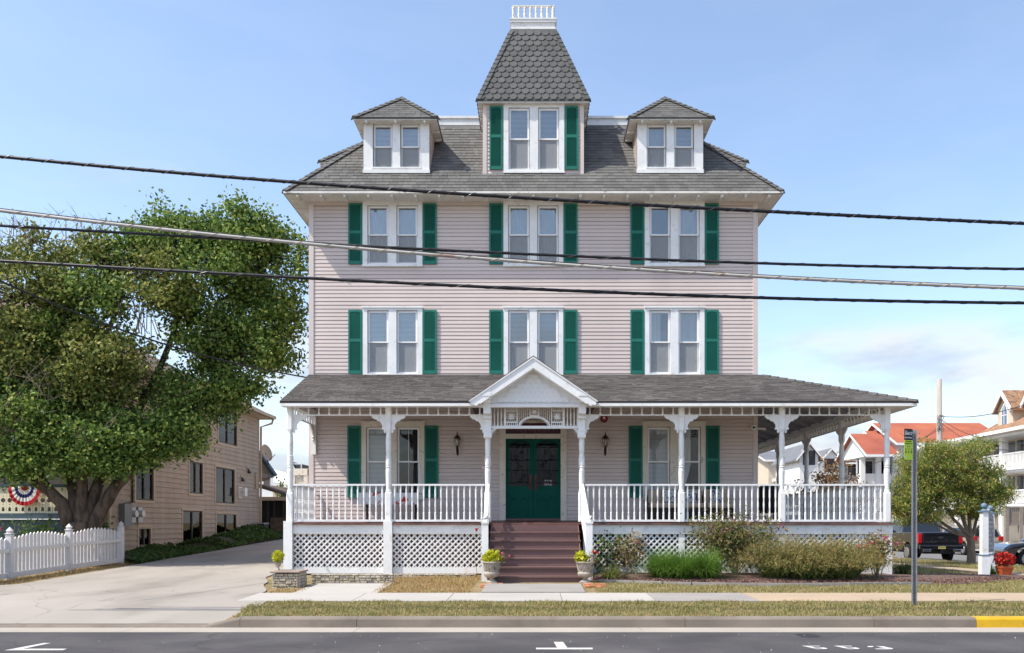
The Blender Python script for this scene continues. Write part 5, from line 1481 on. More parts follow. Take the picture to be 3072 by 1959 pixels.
# roof: hipped, eaves along the drive
ov, zr = .55, 9.6; xm = -18.4
r = MB(); A = [(XN + ov, YN0 - ov, ZNE), (XN + ov, YN1 + ov, ZNE), (-24.6, YN1 + ov, ZNE), (-24.6, YN0 - ov, ZNE), (xm, YN0 + 5.2, zr), (xm, YN1 - 5.2, zr)]
r.add(A + [(a, b, c - .16) for a, b, c in A[:4]], [(0, 1, 5, 4), (1, 2, 5), (2, 3, 4, 5), (3, 0, 4), (6, 7, 1, 0), (7, 8, 2, 1), (8, 9, 3, 2), (9, 6, 0, 3), (9, 8, 7, 6)])
nr = r.build('roof', nb_roof, nb)
gt = MB(); gt.box(XN + ov, XN + ov + .11, YN0 - ov, YN1 + ov, ZNE - .14, ZNE - .01); gt.box(XN + .04, XN + ov, YN1 + ov, YN1 + ov + .1, ZNE - .14, ZNE - .01); gt.build('gutter', tan_trim, nr)
MB().tube([(XN + ov, YN1 + ov - .1, ZNE - .1), (XN + ov - .05, YN1 + ov - .15, ZNE - .35), (XN + .10, YN1 + .05, ZNE - .55), (XN + .08, YN1 + .06, .5)], .05, 8).build('downpipe', tan_trim, nb)
MB().box(XN, XN + ov - .02, YN0 - .3, YN1 + .3, ZNE - .18, ZNE - .162).build('soffit', tan_trim, nb)
# meters, vents and lamps on the wall
for k, (px, py) in enumerate(((388, 1541), (409, 1541))):
    y = nY(px); z = EYE + (CY - py) * y / F
    t = thing('electric_meter', ['left round electric meter on the tan shingle wall', 'right round electric meter on the tan shingle wall'][k], 'meter', (XN, y, z), 'electric meters')
    MB().box(XN + .022, XN + .14, y - .16, y + .16, z - .28, z + .2).build('box', galv, t)
    MB().tube([(XN + .14, y, z), (XN + .24, y, z)], .11, 16).build('dial', mat('meter_glass_%d' % k, (0.62, .62, .62), .15, .1), t)
y = nY(368); z = EYE + (CY - 1545) * y / F
t = thing('meter_cabinet', 'grey steel electric cabinet with conduit on the tan shingle wall', 'cabinet', (XN, y, z - .4))
MB().box(XN + .022, XN + .2, y - .28, y + .2, z - .35, z + .35).build('box', mat('cabinet_grey', (.20, .21, .22), .5, .1), t)
yc_ = nY(392); MB().tube([(XN + .06, y, z + .35), (XN + .06, yc_, z + .4), (XN + .06, yc_, z + 2.6)], .035, 6).build('conduit', frame_d, t)
for px, py, w, h, nm, lb in ((741, 1412, .3, .42, 'wall_vent', 'small hooded vent high on the tan shingle wall'), (722, 1437, .3, .34, 'wall_vent', 'lower hooded vent on the tan shingle wall'), (718, 1478, .42, .5, 'wall_lamp', 'white box lamp on the tan shingle wall'), (763, 1442, .16, .7, 'pipe_cover', 'narrow tan pipe cover near the corner of the shingled house')):
    y = nY(px); z = EYE + (CY - py) * y / F
    t = thing(nm, lb, nm.split('_')[1], (XN, y, z - h / 2))
    MB().box(XN + .022, XN + .05, y - w / 2, y + w / 2, z - h / 2, z + h / 2).build('plate', tan_trim if 'lamp' not in nm else white, t)
    if 'vent' in nm: MB().prism([(XN + .05, z + h * .3), (XN + .2, z - h * .3), (XN + .05, z - h * .3)], y - w * .28, y + w * .28).build('hood', frame_d, t)
    elif 'lamp' in nm: MB().box(XN + .05, XN + .3, y - w * .4, y + w * .4, z - .15, z + .2).build('shade', white, t)
    else: MB().tube([(XN + .08, y, z + h / 2), (XN + .08, y, z - h / 2), (XN + .16, y, z - h / 2 - .05)], .05, 6).build('pipe', tan_trim, t)
# rear lean-to porch with screens
ln = thing('rear_porch', 'dark screened lean-to porch behind the tan shingled house', 'porch', (-12.5, 42.5, .8))
yq = 40.4
zq = lambda py: EYE + (CY - py) * yq / F
xq = lambda px: (px - CX) * yq / F
rp = MB(); rp.prism([(xq(770), zq(1450)), (xq(872), zq(1484)), (xq(872), zq(1490)), (xq(770), zq(1460))], yq - .4, yq + 5); rp.build('roof', nb_roof, ln)
MB().box(xq(772), xq(872), yq - .35, yq - .25, zq(1502), zq(1491)).build('fascia', tan_trim, ln)
MB().box(xq(776), xq(868), yq + .2, yq + .3, gl(-12, 41), zq(1500)).build('screen', dark_m, ln)
for px in (779, 803, 822, 850, 866): MB().box(xq(px) - .05, xq(px) + .05, yq, yq + .1, gl(-12, 41), zq(1501)).build('post', frame_d if px > 800 else galv, ln)
MB().box(xq(812), xq(866), yq - .05, yq + .05, gl(-12, 41), zq(1553)).build('low_wall', mat('low_wall', (.11, .085, .065), .9, .3, 4), ln)
MB().box(xq(770), xq(774), yq - .5, yq, zq(1480), zq(1420)).build('gable_post', tan_trim, ln)
gp = MB(); gp.prism([(xq(770), zq(1445)), (xq(770), zq(1360)), (xq(815), zq(1418)), (xq(812), zq(1428))], yq + .4, yq + .6); gp.build('gable_wall', shingle_tan, ln)
gp = MB(); gp.bar((xq(766), yq + .35, zq(1352)), (xq(818), yq + .35, zq(1425)), .5, .14); gp.build('rake_board', slate_blue, ln)
MB().box(xq(775), xq(812), yq + .3, yq + .5, zq(1432), zq(1420)).build('beam', grey_paint, ln)
MB().box(xq(778), xq(798), yq + .6, yq + .7, zq(1456), zq(1430)).build('window', white, ln)
t = thing('satellite_dish', 'beige satellite dish on the rear roof of the shingled house', 'satellite dish', (xq(800), yq, zq(1400)))
c = Vector((xq(801), yq, zq(1358))); dm_ = MB(); nn = Vector((.85, -.4, .3)).normalized(); u_ = nn.cross(Vector((0, 0, 1))).normalized(); v_ = u_.cross(nn)
ring = []
for k in range(5):
    rr = .42 * k / 4 + .001; ring.append([c + (u_ * math.cos(a) * .8 + v_ * math.sin(a)) * rr - nn * (.10 - .10 * (k / 4) ** 2) for a in [2 * math.pi * i / 16 for i in range(16)]])
vs = [p for r_ in ring for p in r_]; dm_.add(vs, [(k * 16 + i, k * 16 + (i + 1) % 16, (k + 1) * 16 + (i + 1) % 16, (k + 1) * 16 + i) for k in range(4) for i in range(16)])
dm_.build('dish', tan_trim, t, True); MB().tube([c - nn * .1, (xq(800), yq + .3, zq(1390)), (xq(800), yq + .4, zq(1412))], .03, 6).build('mast', frame_d, t); MB().tube([c - v_ * .4, c + nn * .45 - v_ * .25], .015, 5).build('arm', frame_d, t)
yq = 39.0; 
t = thing('air_conditioner', 'dark air conditioning unit at the rear corner of the shingled house', 'air conditioner', (xq(786), 39.0, gl(-12.3, 39)))
MB().box(xq(777), xq(798), 38.7, 39.4, gl(-12.3, 39), zq(1572)).build('body', mat('ac_dark', (.03, .035, .04), .5, .2), t); MB().box(xq(776), xq(799), 38.65, 39.45, zq(1572), zq(1568)).build('lid', galv, t)

# front porch of the neighbour: fretwork balustrade
np_ = thing('fretwork_porch', 'front porch of the neighbour with cream cut-out railing and slate blue trim', 'porch', (-17, 25, .3))
YQ = 24.75
qz = lambda py: EYE + (CY - py) * YQ / F
qx = lambda px: (px - CX) * YQ / F
MB().box(-22, -13.25, YQ - .1, YN0, qz(1556), qz(1543)).build('floor', slate_blue, np_)
MB().box(-22, -13.3, YQ, YN0 - .02, .2, qz(1557)).build('base', slate_blue, np_)
MB().box(-22, -13.25, YQ - .14, YQ - .101, qz(1559), qz(1556)).build('floor_nosing', white, np_)
MB().box(-22, -13.25, YQ - .06, YQ + .06, qz(1462), qz(1453)).build('top_rail', slate_blue, np_)
MB().box(-22, -13.25, YQ - .05, YQ + .05, qz(1543), qz(1540)).build('bottom_rail', slate_blue, np_)
def fret_board(w, h):
    cu = bpy.data.curves.new('railing_board', 'CURVE'); cu.dimensions = '2D'; cu.fill_mode = 'BOTH'; cu.extrude = .012
    def sp_(pts):
        s = cu.splines.new('POLY'); s.points.add(len(pts) - 1); s.use_cyclic_u = True
        for p, q in zip(s.points, pts): p.co = (q[0], q[1], 0, 1)
    sp_([(-w / 2 + .002, 0), (w / 2 - .002, 0), (w / 2 - .002, h), (-w / 2 + .002, h)])
    circ = lambda cx_, cy_, r_, n=14: [(cx_ + r_ * math.cos(2 * math.pi * i / n), cy_ + r_ * math.sin(2 * math.pi * i / n)) for i in range(n)]
    sp_(circ(0, h * .50, w * .36))
    sp_([(0, h * .83), (-w * .2, h * .90), (-w * .17, h * .94), (-w * .08, h * .945), (0, h * .915), (w * .08, h * .945), (w * .17, h * .94), (w * .2, h * .90)])
    for c_ in (.66, .345): sp_([(0, h * (c_ - .035)), (w * .1, h * c_), (0, h * (c_ + .03)), (-w * .1, h * c_)])
    sp_([(-w * .26, h * .08), (w * .26, h * .08), (w * .22, h * .12), (w * .22, h * .19), (0, h * .27), (-w * .22, h * .19), (-w * .22, h * .12)])
    o = bpy.data.objects.new('tmpc', cu); COL.objects.link(o)
    me = bpy.data.meshes.new_from_object(o.evaluated_get(bpy.context.evaluated_depsgraph_get())); bpy.data.objects.remove(o, do_unlink=True)
    me.materials.clear(); me.materials.append(fret_cream); return me
hb = qz(1462) - qz(1540); fbm = fret_board(.188, hb)
for i in range(44):
    x = -21.6 + i * .19
    if x < -13.35: inst(fbm, 'railing_board', np_, (x, YQ, qz(1540)), (math.pi / 2, 0, 0))
for i in range(5): inst(fbm, 'railing_board', np_, (-13.28, YQ + .12 + i * .19, qz(1540)), (math.pi / 2, 0, math.pi / 2))
for x in (-13.3, -16.6, -19.9): MB().box(x - .07, x + .07, YQ - .07, YQ + .07, qz(1556), 4.6).build('post', slate_blue, np_)
MB().box(-22, -13.1, YQ - .3, YN0, 4.6, 4.9).build('porch_roof', slate_blue, np_)
for x in (-15.3, -17.4):
    w = MB().box(x - .6, x + .6, YN0 - .03, YN0 - .005, 2.2, 4.1).build('window', slate_blue, np_); MB().box(x - .5, x - .04, YN0 - .045, YN0 - .032, 2.3, 4.0).build('pane', glass_dark, w); MB().box(x + .04, x + .5, YN0 - .045, YN0 - .032, 2.3, 4.0).build('pane', glass_dark, w)
# patriotic bunting on the balustrade
b_red = mat('bunting_red', (.42, .012, .022), .8, .1, 9); b_white = mat('bunting_white', (.68, .66, .65), .8, .08, 9); b_blue = mat('bunting_blue', (.016, .022, .13), .8, .1, 9)
def bunting(px0, px1, pyt, pyb, Y, label, normal=(0, -1)):
    cxp, wd, ht = (px0 + px1) / 2, (px1 - px0) * Y / F / 2, (pyb - pyt) * Y / F
    c = W(cxp, pyt, Y)
    t = thing('bunting', label, 'bunting', (c.x, c.y - .09, c.z - ht), 'patriotic bunting')
    bands = [(0, .22, b_red), (.22, .42, b_white), (.42, .60, b_blue), (.60, .80, b_white), (.80, 1.0, b_red)]
    for r0, r1, m_ in bands:
        mb = MB(); n = 44
        mb.grid(lambda u, r_: (c.x + wd * r_ * -math.cos(math.pi * u) * 1.0, c.y - .09 - .03 * abs(math.sin(u * 33)) - .02 * r_, c.z - ht * r_ * math.sin(math.pi * u) ** .8 + .01), [k / n for k in range(n + 1)], [r0, r1])
        mb.build('stripe', m_, t, True)
bunting(33, 128, 1461, 1518, YQ - .03, 'red white and blue half-round bunting on the neighbour\'s cream railing')

# ---------------------------------------------------------------- picket fence
fn = thing('picket_fence', 'white vinyl picket fence with scalloped tops left of the driveway', 'fence', (-11.8, 21, .1))
fpts = [(-11.95, 17.3), (-11.90, 19.45), (-11.80, 21.75), (-11.52, 23.9)]
def fence_post(x, y):
    z = gl(x, y); mb = MB(); mb.box(x - .065, x + .065, y - .065, y + .065, z - .05, z + 1.02); p = mb.build('fence_post', fence_white, fn)
    MB().lathe([(.055, 0), (.08, .015), (.08, .03), (.055, .04), (.068, .06), (.068, .07), (.082, .088), (.05, .125), (.018, .158), (.005, .175)], (x, y, z + 1.02), 12, sq=(1, 2)).build('post_cap', fence_white, p)
pk_cache = {}
for (x0, y0), (x1, y1) in zip(fpts[:-1], fpts[1:]):
    a, b = Vector((x0, y0, 0)), Vector((x1, y1, 0)); d_ = b - a; n = int(d_.length / .137); ang = math.atan2(d_.y, d_.x)
    fence_post(x1, y1)
    for h0, hh in ((.10, .12), (.66, .09)):
        p, q = a + d_ * .03, a + d_ * .97
        MB().bar((p.x + .02, p.y, gl(p.x, p.y) + h0), (q.x + .02, q.y, gl(q.x, q.y) + h0), .05, hh).build('rail', fence_white, fn)
    for i in range(n):
        t = (i + .75) / (n + .5); p = a + d_ * t; h = .80 + .13 * math.sin(math.pi * t)
        k = round(h, 2)
        if k not in pk_cache: pk_cache[k] = MB().prism([(-.048, 0), (.048, 0), (.048, k - .05), (0, k), (-.048, k - .05)], -.011, .011).mesh('picket', fence_white)
        inst(pk_cache[k], 'picket', fn, (p.x - .03, p.y, gl(p.x, p.y) + .12), (0, 0, ang))

# ================================================================== TREES
def grow_tree(name, label, cat, base, limbs, lobes, ntwig, per, lsize, spread, leaf_mats, trunk_r, barkm=bark, bare=0, droop=.25, fork=None, seed=1, group=None, asp=.62):
    """limbs: list of polylines (points) with start radius; lobes: (centre, radii, weight, material index, bottom cut)"""
    rr = np.random.default_rng(seed); rp = random.Random(seed)
    t = thing(name, label, cat, base, group)
    tb = MB(); nodes = []
    for pts, r0, r1 in limbs:
        P = [Vector(p) for p in pts]; fine = []
        for i in range(len(P) - 1):
            for k in range(5):
                u = k / 5; p0, p1, p2, p3 = P[max(i - 1, 0)], P[i], P[i + 1], P[min(i + 2, len(P) - 1)]
                q = .5 * ((2 * p1) + (-p0 + p2) * u + (2 * p0 - 5 * p1 + 4 * p2 - p3) * u * u + (-p0 + 3 * p1 - 3 * p2 + p3) * u ** 3)
                fine.append(q + Vector((rp.gauss(0, .012), rp.gauss(0, .012), 0)))
        fine.append(P[-1]); n = len(fine)
        rad = [lerp(r0, r1, (i / (n - 1)) ** .8) for i in range(n)]
        tb.tube(fine, rad, 9)
        nodes += [(f, r_) for f, r_ in zip(fine[n // 3:], rad[n // 3:])]
    tb.build('trunk', barkm, t, True)
    NP = np.array([list(f) for f, _ in nodes])
    br = MB(); crowns = {}
    tw = sum(l[2] for l in lobes)
    for lc, lr, wgt, mi, cut in lobes:
        k = int(ntwig * wgt / tw)
        d = rr.normal(size=(k, 3)); d /= np.linalg.norm(d, axis=1)[:, None]
        rad = rr.uniform(.10, 1, k) ** .36
        bump_ = 1 + .16 * np.sin(d[:, 0] * 5 + lc[0]) * np.cos(d[:, 2] * 6 + lc[2]) + .10 * np.sin(d[:, 0] * 11 + d[:, 2] * 13)
        T = np.array(lc) + d * np.array(lr) * (rad * bump_)[:, None]
        T = T[T[:, 2] > cut]
        if not len(T): continue
        allP = []
        for p in T:
            j = np.argmin(((NP - p) ** 2).sum(1)); s = Vector(NP[j]); e = Vector(p); m_ = (s + e) / 2 + Vector((rp.gauss(0, .12), rp.gauss(0, .12), rp.gauss(0, .12) - .05))
            br.tube([s, m_, e], [.022, .013, .005], 4, False)
            outd = np.array(list((e - Vector(lc)).normalized()))
            n = int(per * rr.uniform(.55, 1.45))
            q = rr.normal(size=(n, 3)) * spread * np.array([1, 1, .8]) + outd * rr.uniform(-.2, 1.0, (n, 1)) * spread * .9
            allP.append(p + q)
        crowns.setdefault(mi, []).append(np.concatenate(allP))
    br.build('branches', barkm if not bare else twig_m, t)
    for mi, arrs in crowns.items():
        V, Fq = leaf_arrays(np.concatenate(arrs), lsize, asp, droop)
        o = np_mesh('crown', V, Fq, leaf_mats[mi], t); o['kind'] = 'stuff'
    return t
tx, ty = -12.35, 23.35; tz = gl(tx, ty)
TP = lambda px, py, Y: tuple(W(px, py, Y))
limbs = [([(tx, ty, tz - .1), (tx + .02, ty, tz + .55), (tx + .0, ty, tz + 1.15)], .46, .36),
         ([(tx - .18, ty, tz + .7), TP(190, 1520, 23.2), TP(130, 1450, 23.1), TP(80, 1330, 23.2), TP(60, 1150, 23.3), TP(70, 900, 23.4)], .22, .05),
         ([(tx - .08, ty + .1, tz + .9), TP(222, 1490, 23.4), TP(205, 1400, 23.8), TP(170, 1200, 24.2), TP(180, 950, 24.4), TP(200, 760, 24.5)], .20, .04),
         ([(tx + .02, ty - .05, tz + .9), TP(245, 1480, 23.2), TP(250, 1380, 23.2), TP(280, 1180, 23.4), TP(330, 980, 23.7), TP(400, 780, 24)], .19, .04),
         ([(tx + .10, ty, tz + .9), TP(280, 1490, 23.4), TP(320, 1400, 23.8), TP(420, 1220, 24.4), TP(520, 1000, 24.8), TP(560, 760, 25)], .21, .05),
         ([(tx + .20, ty - .05, tz + .65), TP(320, 1500, 23.3), TP(385, 1420, 23.5), TP(520, 1290, 24.2), TP(650, 1120, 24.8), TP(760, 930, 25.2), TP(800, 780, 25.4)], .21, .05),
         ([TP(150, 1480, 23.2), TP(60, 1420, 23.0), TP(-60, 1300, 23.0), TP(-120, 1100, 23.2)], .10, .03)]
def LB(px, py, Y, rx, rz, wgt, mi, cut=-9): 
    c = W(px, py, Y); return (tuple(c), (rx, min(rx, rz) * .9 + .2, rz), wgt, mi, cut)
lobes = [LB(610, 840, 25.0, 1.75, 1.70, 1.25, 0), LB(790, 850, 25.3, 1.15, 1.75, .9, 0), LB(505, 720, 24.8, 1.05, .70, .4, 0), LB(720, 715, 25.2, .9, .85, .35, 0), LB(720, 1060, 25.0, 1.40, 1.15, .9, 0), LB(590, 1185, 24.6, 1.45, .80, .7, 0),
         LB(500, 1300, 24.0, 1.15, .60, .55, 0), LB(400, 760, 24.4, .85, .55, .25, 0), LB(820, 1000, 25.2, .75, 1.1, .4, 0), LB(620, 1000, 24.8, 1.0, 1.1, .4, 0),
         LB(40, 900, 23.6, 1.5, 1.45, .75, 1), LB(230, 840, 24.1, 1.3, 1.05, .6, 1), LB(150, 1080, 23.4, 1.9, 1.2, .95, 1), LB(290, 1150, 23.7, 1.05, 1.1, .55, 1), LB(60, 1260, 23.1, 1.7, .95, .8, 0), LB(270, 1310, 23.2, 1.6, .75, .8, 0), LB(430, 1330, 23.6, .8, .45, .3, 0), LB(-120, 1060, 23.4, 1.4, 1.9, .7, 1)]
for px, py in ((445, 690), (495, 655), (545, 672), (610, 690), (665, 668), (705, 655), (750, 672), (800, 700), (850, 735), (890, 770)): lobes.append(LB(px, py, 25.0, .30, .42, .07, 0))
for px, py in ((20, 770), (90, 745), (160, 760), (245, 745), (310, 770)): lobes.append(LB(px, py, 23.8, .32, .40, .06, 1))
for px, py, mi in ((300, 900, 0), (480, 850, 1), (350, 1060, 1), (120, 1000, 0), (240, 1200, 0), (60, 1150, 0)): lobes.append(LB(px, py, 23.6, .9, .7, .28, mi))
for px, py, Y, rx, rz, wt in ((380, 1375, 23.4, .8, .30, .22), (160, 1395, 22.9, .9, .30, .25), (20, 1395, 22.8, .9, .35, .25), (300, 1400, 23.0, .6, .25, .15), (740, 1170, 25, .5, .3, .1)): lobes.append(LB(px, py, Y, rx, rz, wt, 0))
big = grow_tree('pear_tree', 'huge spreading leafy tree with many limbs overhanging the driveway on the left', 'tree', (tx, ty, tz), limbs, lobes, 1750, 84, .108, .20, [LM['tree_r'], LM['tree_l']], .45, seed=4)
# bare dead twigs in the gap and along the top left
tw = MB(); rp = random.Random(9)
for (px, py, Y, n, h, ln) in ((440, 1010, 23.6, 14, 1.9, .35), (400, 900, 23.7, 8, 1.2, .4), (90, 1180, 22.6, 10, .9, .8), (60, 740, 23.4, 16, .9, .35), (190, 740, 23.8, 12, .8, .3), (300, 720, 24, 8, .6, .3), (30, 1260, 22.4, 9, .6, .6), (250, 1330, 22.6, 6, .5, .6)):
    c = W(px, py, Y)
    for _ in range(n):
        p = c + Vector((rp.gauss(0, .35), rp.gauss(0, .2), rp.gauss(0, .15))); e = p + Vector((rp.gauss(0, ln), rp.gauss(0, .2), h * rp.uniform(.5, 1.1))); m_ = (p + e) / 2 + Vector((rp.gauss(0, .1), 0, 0))
        tw.tube([p, m_, e], [.014, .009, .004], 4, False)
        for k in range(3):
            q = p.lerp(e, rp.uniform(.3, .9)); tw.tube([q, q + Vector((rp.gauss(0, .2), rp.gauss(0, .1), rp.uniform(.05, .35)))], [.006, .003], 3, False)
tag(tw.build('dead_twigs', twig_m, big), kind='stuff')
# hydrangeas behind the fence
def shrub(name, label, base, rx, ry, h, n, lsize, m, stems=7, stem_m=None, flowers=None, group=None, shape=1.0, droop=.1, cat='shrub', asp=.6, seed=0):
    rr = np.random.default_rng(abs(hash(label)) % 1000 if seed == 0 else seed); rp = random.Random(seed + 5)
    t = thing(name, label, cat, base, group); bx, by, bz = base
    st = MB(); tips = []
    for i in range(stems):
        a = rp.uniform(0, 6.28); q = rp.uniform(.15, .95)
        e = Vector((bx + rx * q * math.cos(a), by + ry * q * math.sin(a), bz + h * rp.uniform(.65, .98) * (1 - .25 * q * q * shape)))
        m_ = Vector((bx, by, bz)).lerp(e, .5) + Vector((0, 0, h * .1)); st.tube([(bx + rp.gauss(0, .04), by + rp.gauss(0, .04), bz), m_, e], [.012, .009, .005], 5, False); tips += [(m_ + e) / 2, e, m_]
    st.build('stems', stem_m or twig_m, t)
    T = np.array([list(p) for p in tips]); idx = rr.integers(0, len(T), n)
    P = T[idx] + rr.normal(size=(n, 3)) * np.array([rx * .24, ry * .24, h * .13])
    P = P[P[:, 2] > bz + .02]
    V, Fq = leaf_arrays(P, lsize, asp, droop); o = np_mesh('foliage', V, Fq, m, t); o['kind'] = 'stuff'
    for k, (fm, cnt, size, kind) in enumerate(flowers or []):
        for i in range(cnt):
            c = T[3 * rp.randrange(stems) + 1] + np.array([rp.gauss(0, rx * .15), rp.gauss(0, ry * .15), rp.uniform(.0, .08)])
            if kind == 'head':
                Q = rr.normal(size=(40, 3)); Q /= np.linalg.norm(Q, axis=1)[:, None]; V, Fq = leaf_arrays(c + Q * size * .5, size * .42, .9); np_mesh('flower_head', V, Fq, fm, t)
            elif kind == 'rose':
                Q = rr.normal(size=(14, 3)) * size * .25; V, Fq = leaf_arrays(c + Q, size * .7, .9); np_mesh('flower', V, Fq, fm, t)
            else:
                d_ = Vector((rp.gauss(0, .7), -.3, .5)).normalized(); pts = [Vector(c) + d_ * size * k_ / 4 for k_ in range(5)]; MB().tube(pts, [.012, .02, .018, .012, .004], 6).build('flower_spike', fm, t, True)
    return t
for i, (px, Y, lb) in enumerate(((160, 23.0, 'hydrangea with faded heads behind the fence left of the tree trunk'), (285, 24.1, 'hydrangea with orange heads behind the fence right of the tree trunk'), (30, 22.4, 'low rose shrub behind the fence at the left edge'))):
    x = X(px, Y); shrub('hydrangea' if i < 2 else 'garden_shrub', lb, (x, Y, gl(x, Y)), .75 if i < 2 else .9, .4, 1.25, 420, .12 if i < 2 else .07, LM['hydr'], 9, None, [(orange_m, 4, .14, 'head')] if i < 2 else [(pink_m, 3, .09, 'rose')], 'shrubs behind the picket fence', seed=20 + i)
# ivy bank along the shingled house
n = 15000
iy = NR.uniform(24.0, 38.6, n); ix = NR.uniform(-12.72, -10.95, n)
hgt = 0.34 * np.clip(np.sin((ix + 12.9) / 2.0 * math.pi), 0, 1) ** .6 * (0.75 + .35 * np.sin(iy * .9 + 1) + .2 * np.sin(iy * 2.3)) + .02
hgt *= np.where((iy > 27.5) & (iy < 30.5), .35, 1.0) * np.where(iy > 31, 1.5, 1.0)
izz = np.array([gl(a, b) for a, b in zip(ix, iy)]) + hgt * NR.uniform(.55, 1.0, n) + .02
V, Fq = leaf_arrays(np.stack([ix, iy, izz], 1), .11, .8, 0)
tag(np_mesh('ivy_bank', V, Fq, LM['ivy'], None, 'stuff'), 'dark green ivy ground cover along the tan shingled house', 'ivy')
ivb = MB(); ivb.grid(lambda u, y: (lerp(-12.74, -11.0, u), y, gl(-11.8, y) + .02 + (.20 if not 27.5 < y < 30.5 else .06) * math.sin(math.pi * min(1, u * 1.02 + .02)) * (1.5 if y > 31 else 1)), [k / 8 for k in range(9)], [24 + k * .5 for k in range(30)])
tag(ivb.build('planting_bank', mat('dark_soil', (.05, .045, .025), .95, .3, 4)), kind='structure')

# ---- right-hand street tree, myrtle behind the porch
bx, by = 16.35, 32.0; bz = gl(bx, by)
sl = [([(bx, by, bz - .1), (bx + .03, by, bz + .5), (bx - .02, by, bz + 1.0)], .17, .13)]
for px, py, r_ in ((2700, 1480, .08), (2770, 1430, .09), (2840, 1380, .08), (2900, 1400, .09), (2960, 1450, .08), (2720, 1530, .06), (2850, 1460, .07), (2990, 1480, .05)):
    e = W(px, py, by + RN.uniform(-.6, .6)); sl.append(([(bx, by, bz + .75 + RN.uniform(0, .3)), Vector((bx, by, bz + 1.0)).lerp(e, .35) + Vector((0, 0, -.12)), Vector((bx, by, bz + 1)).lerp(e, .7), e], r_, .015))
SL = lambda px, py, rx, rz, w: (tuple(W(px, py, by)), (rx, 1.1, rz), w, 0, -9)
grow_tree('street_tree', 'small round maple with yellowing leaves on the verge by the side street', 'tree', (bx, by, bz), sl,
          [SL(2750, 1460, .85, .75, 1), SL(2850, 1430, 1.1, .75, 1.2), SL(2945, 1450, .8, .75, .9), SL(2815, 1370, .45, .5, .3), SL(2905, 1365, .45, .55, .3), SL(2715, 1500, .55, .40, .35), SL(2850, 1510, 1.3, .40, .6), SL(2990, 1490, .35, .35, .2), SL(2740, 1390, .55, .4, .3), SL(2705, 1540, .45, .30, .25), SL(2770, 1545, .5, .25, .25), SL(2920, 1530, .6, .25, .25), SL(2780, 1350, .25, .35, .1), SL(2930, 1340, .22, .4, .1)],
          820, 60, .105, .13, [LM['maple']], .17, bark_grey, seed=8, droop=.8, asp=.3)
bx2, by2 = 11.6, 33.0; bz2 = gl(bx2, by2)
sl = [([(bx2, by2, bz2), (bx2 + .1, by2, bz2 + .8)], .09, .07)]
for px, py in ((2400, 1480), (2450, 1420), (2500, 1390), (2550, 1430), (2585, 1490)): sl.append(([(bx2, by2, bz2 + .6), Vector((bx2, by2, bz2 + .8)).lerp(W(px, py, by2), .5), W(px, py, by2)], .05, .012))
SL2 = lambda px, py, rx, rz, w: (tuple(W(px, py, by2)), (rx, .9, rz), w, 0, -9)
grow_tree('crape_myrtle', 'russet leaved small tree seen through the side porch posts', 'tree', (bx2, by2, bz2), sl, [SL2(2480, 1480, 1.2, .8, 1), SL2(2420, 1510, .6, .5, .4), SL2(2560, 1500, .6, .6, .4), SL2(2490, 1410, .5, .4, .3), SL2(2480, 1580, 1.2, .6, .6)], 150, 34, .095, .17, [LM['myrtle']], .09, bark_grey, seed=12)

# ================================================================== PLANTING AND THINGS IN FRONT OF THE PORCH
def grass_clump(name, label, x, y, n, h, spread, curl, m, w=.006, base_r=.16, group=None, plume=None, seed=0):
    z = gl(x, y) + .02
    t = thing(name, label, 'ornamental grass', (x, y, z), group)
    a = NR.uniform(0, 2 * math.pi, n); r_ = base_r * np.sqrt(NR.uniform(0, 1, n))
    d = np.stack([np.cos(a), np.sin(a), np.zeros(n)], 1)
    B = np.array([x, y, z]) + d * r_[:, None]
    d = d + NR.normal(0, .35, (n, 3)) * np.array([1, 1, 0]); d /= np.linalg.norm(d, axis=1)[:, None]
    q = NR.uniform(0, 1, n) ** .8; ts = (0, .25, .5, .7, .87, 1.0)
    hh = h * (1.05 - .42 * q) * NR.uniform(.75, 1.1, n)
    V, Fq = blade_dir(B, d, hh, w * NR.uniform(.6, 1.2, n), spread * q, curl * (.25 + .75 * q) * NR.uniform(.6, 1.2, n), .85, ts)
    o = np_mesh('blades', V, Fq, m, t); o['kind'] = 'stuff'
    if plume:
        pn, pm, ph = plume
        a = NR.uniform(0, 2 * math.pi, pn); d = np.stack([np.cos(a), np.sin(a), np.zeros(pn)], 1); q = NR.uniform(0, 1, pn) ** .7
        B = np.array([x, y, z]) + d * base_r * .8
        V, Fq = blade_dir(B, d, ph * (1.05 - .35 * q) * NR.uniform(.85, 1.1, pn), np.full(pn, .0045), spread * q, curl * (.15 + .85 * q), .75, ts)
        tt = V.reshape(pn, 6, 2, 3).mean(2)
        P = np.concatenate([np.repeat(tt[:, 4], 5, 0), np.repeat(tt[:, 5], 6, 0), np.repeat(tt[:, 3], 2, 0)])
        P = P + NR.normal(0, 1, P.shape) * np.array([.045, .045, .05])
        V2, F2 = leaf_arrays(P, .10, .085, .9)
        o = np_mesh('stalks', V, Fq, pm, t); o['kind'] = 'stuff'
        o = np_mesh('plumes', V2, F2, pm, t); o['kind'] = 'stuff'
    return t
GG = 'green ornamental grass in front of the lattice'
for k, (px, yy, lb) in enumerate(((1985, 19.55, 'bright green grass clump nearest the steps in front of the lattice'), (2050, 19.35, 'middle bright green grass clump in front of the lattice'), (2120, 19.45, 'right bright green grass clump beside the butterfly bush'))):
    grass_clump('green_grass_clump', lb, X(px, yy), yy, 1500, .80, .34, .40, LM['grass_g'], .0075, .20, GG)
TG = 'tan fountain grass in front of the lattice'
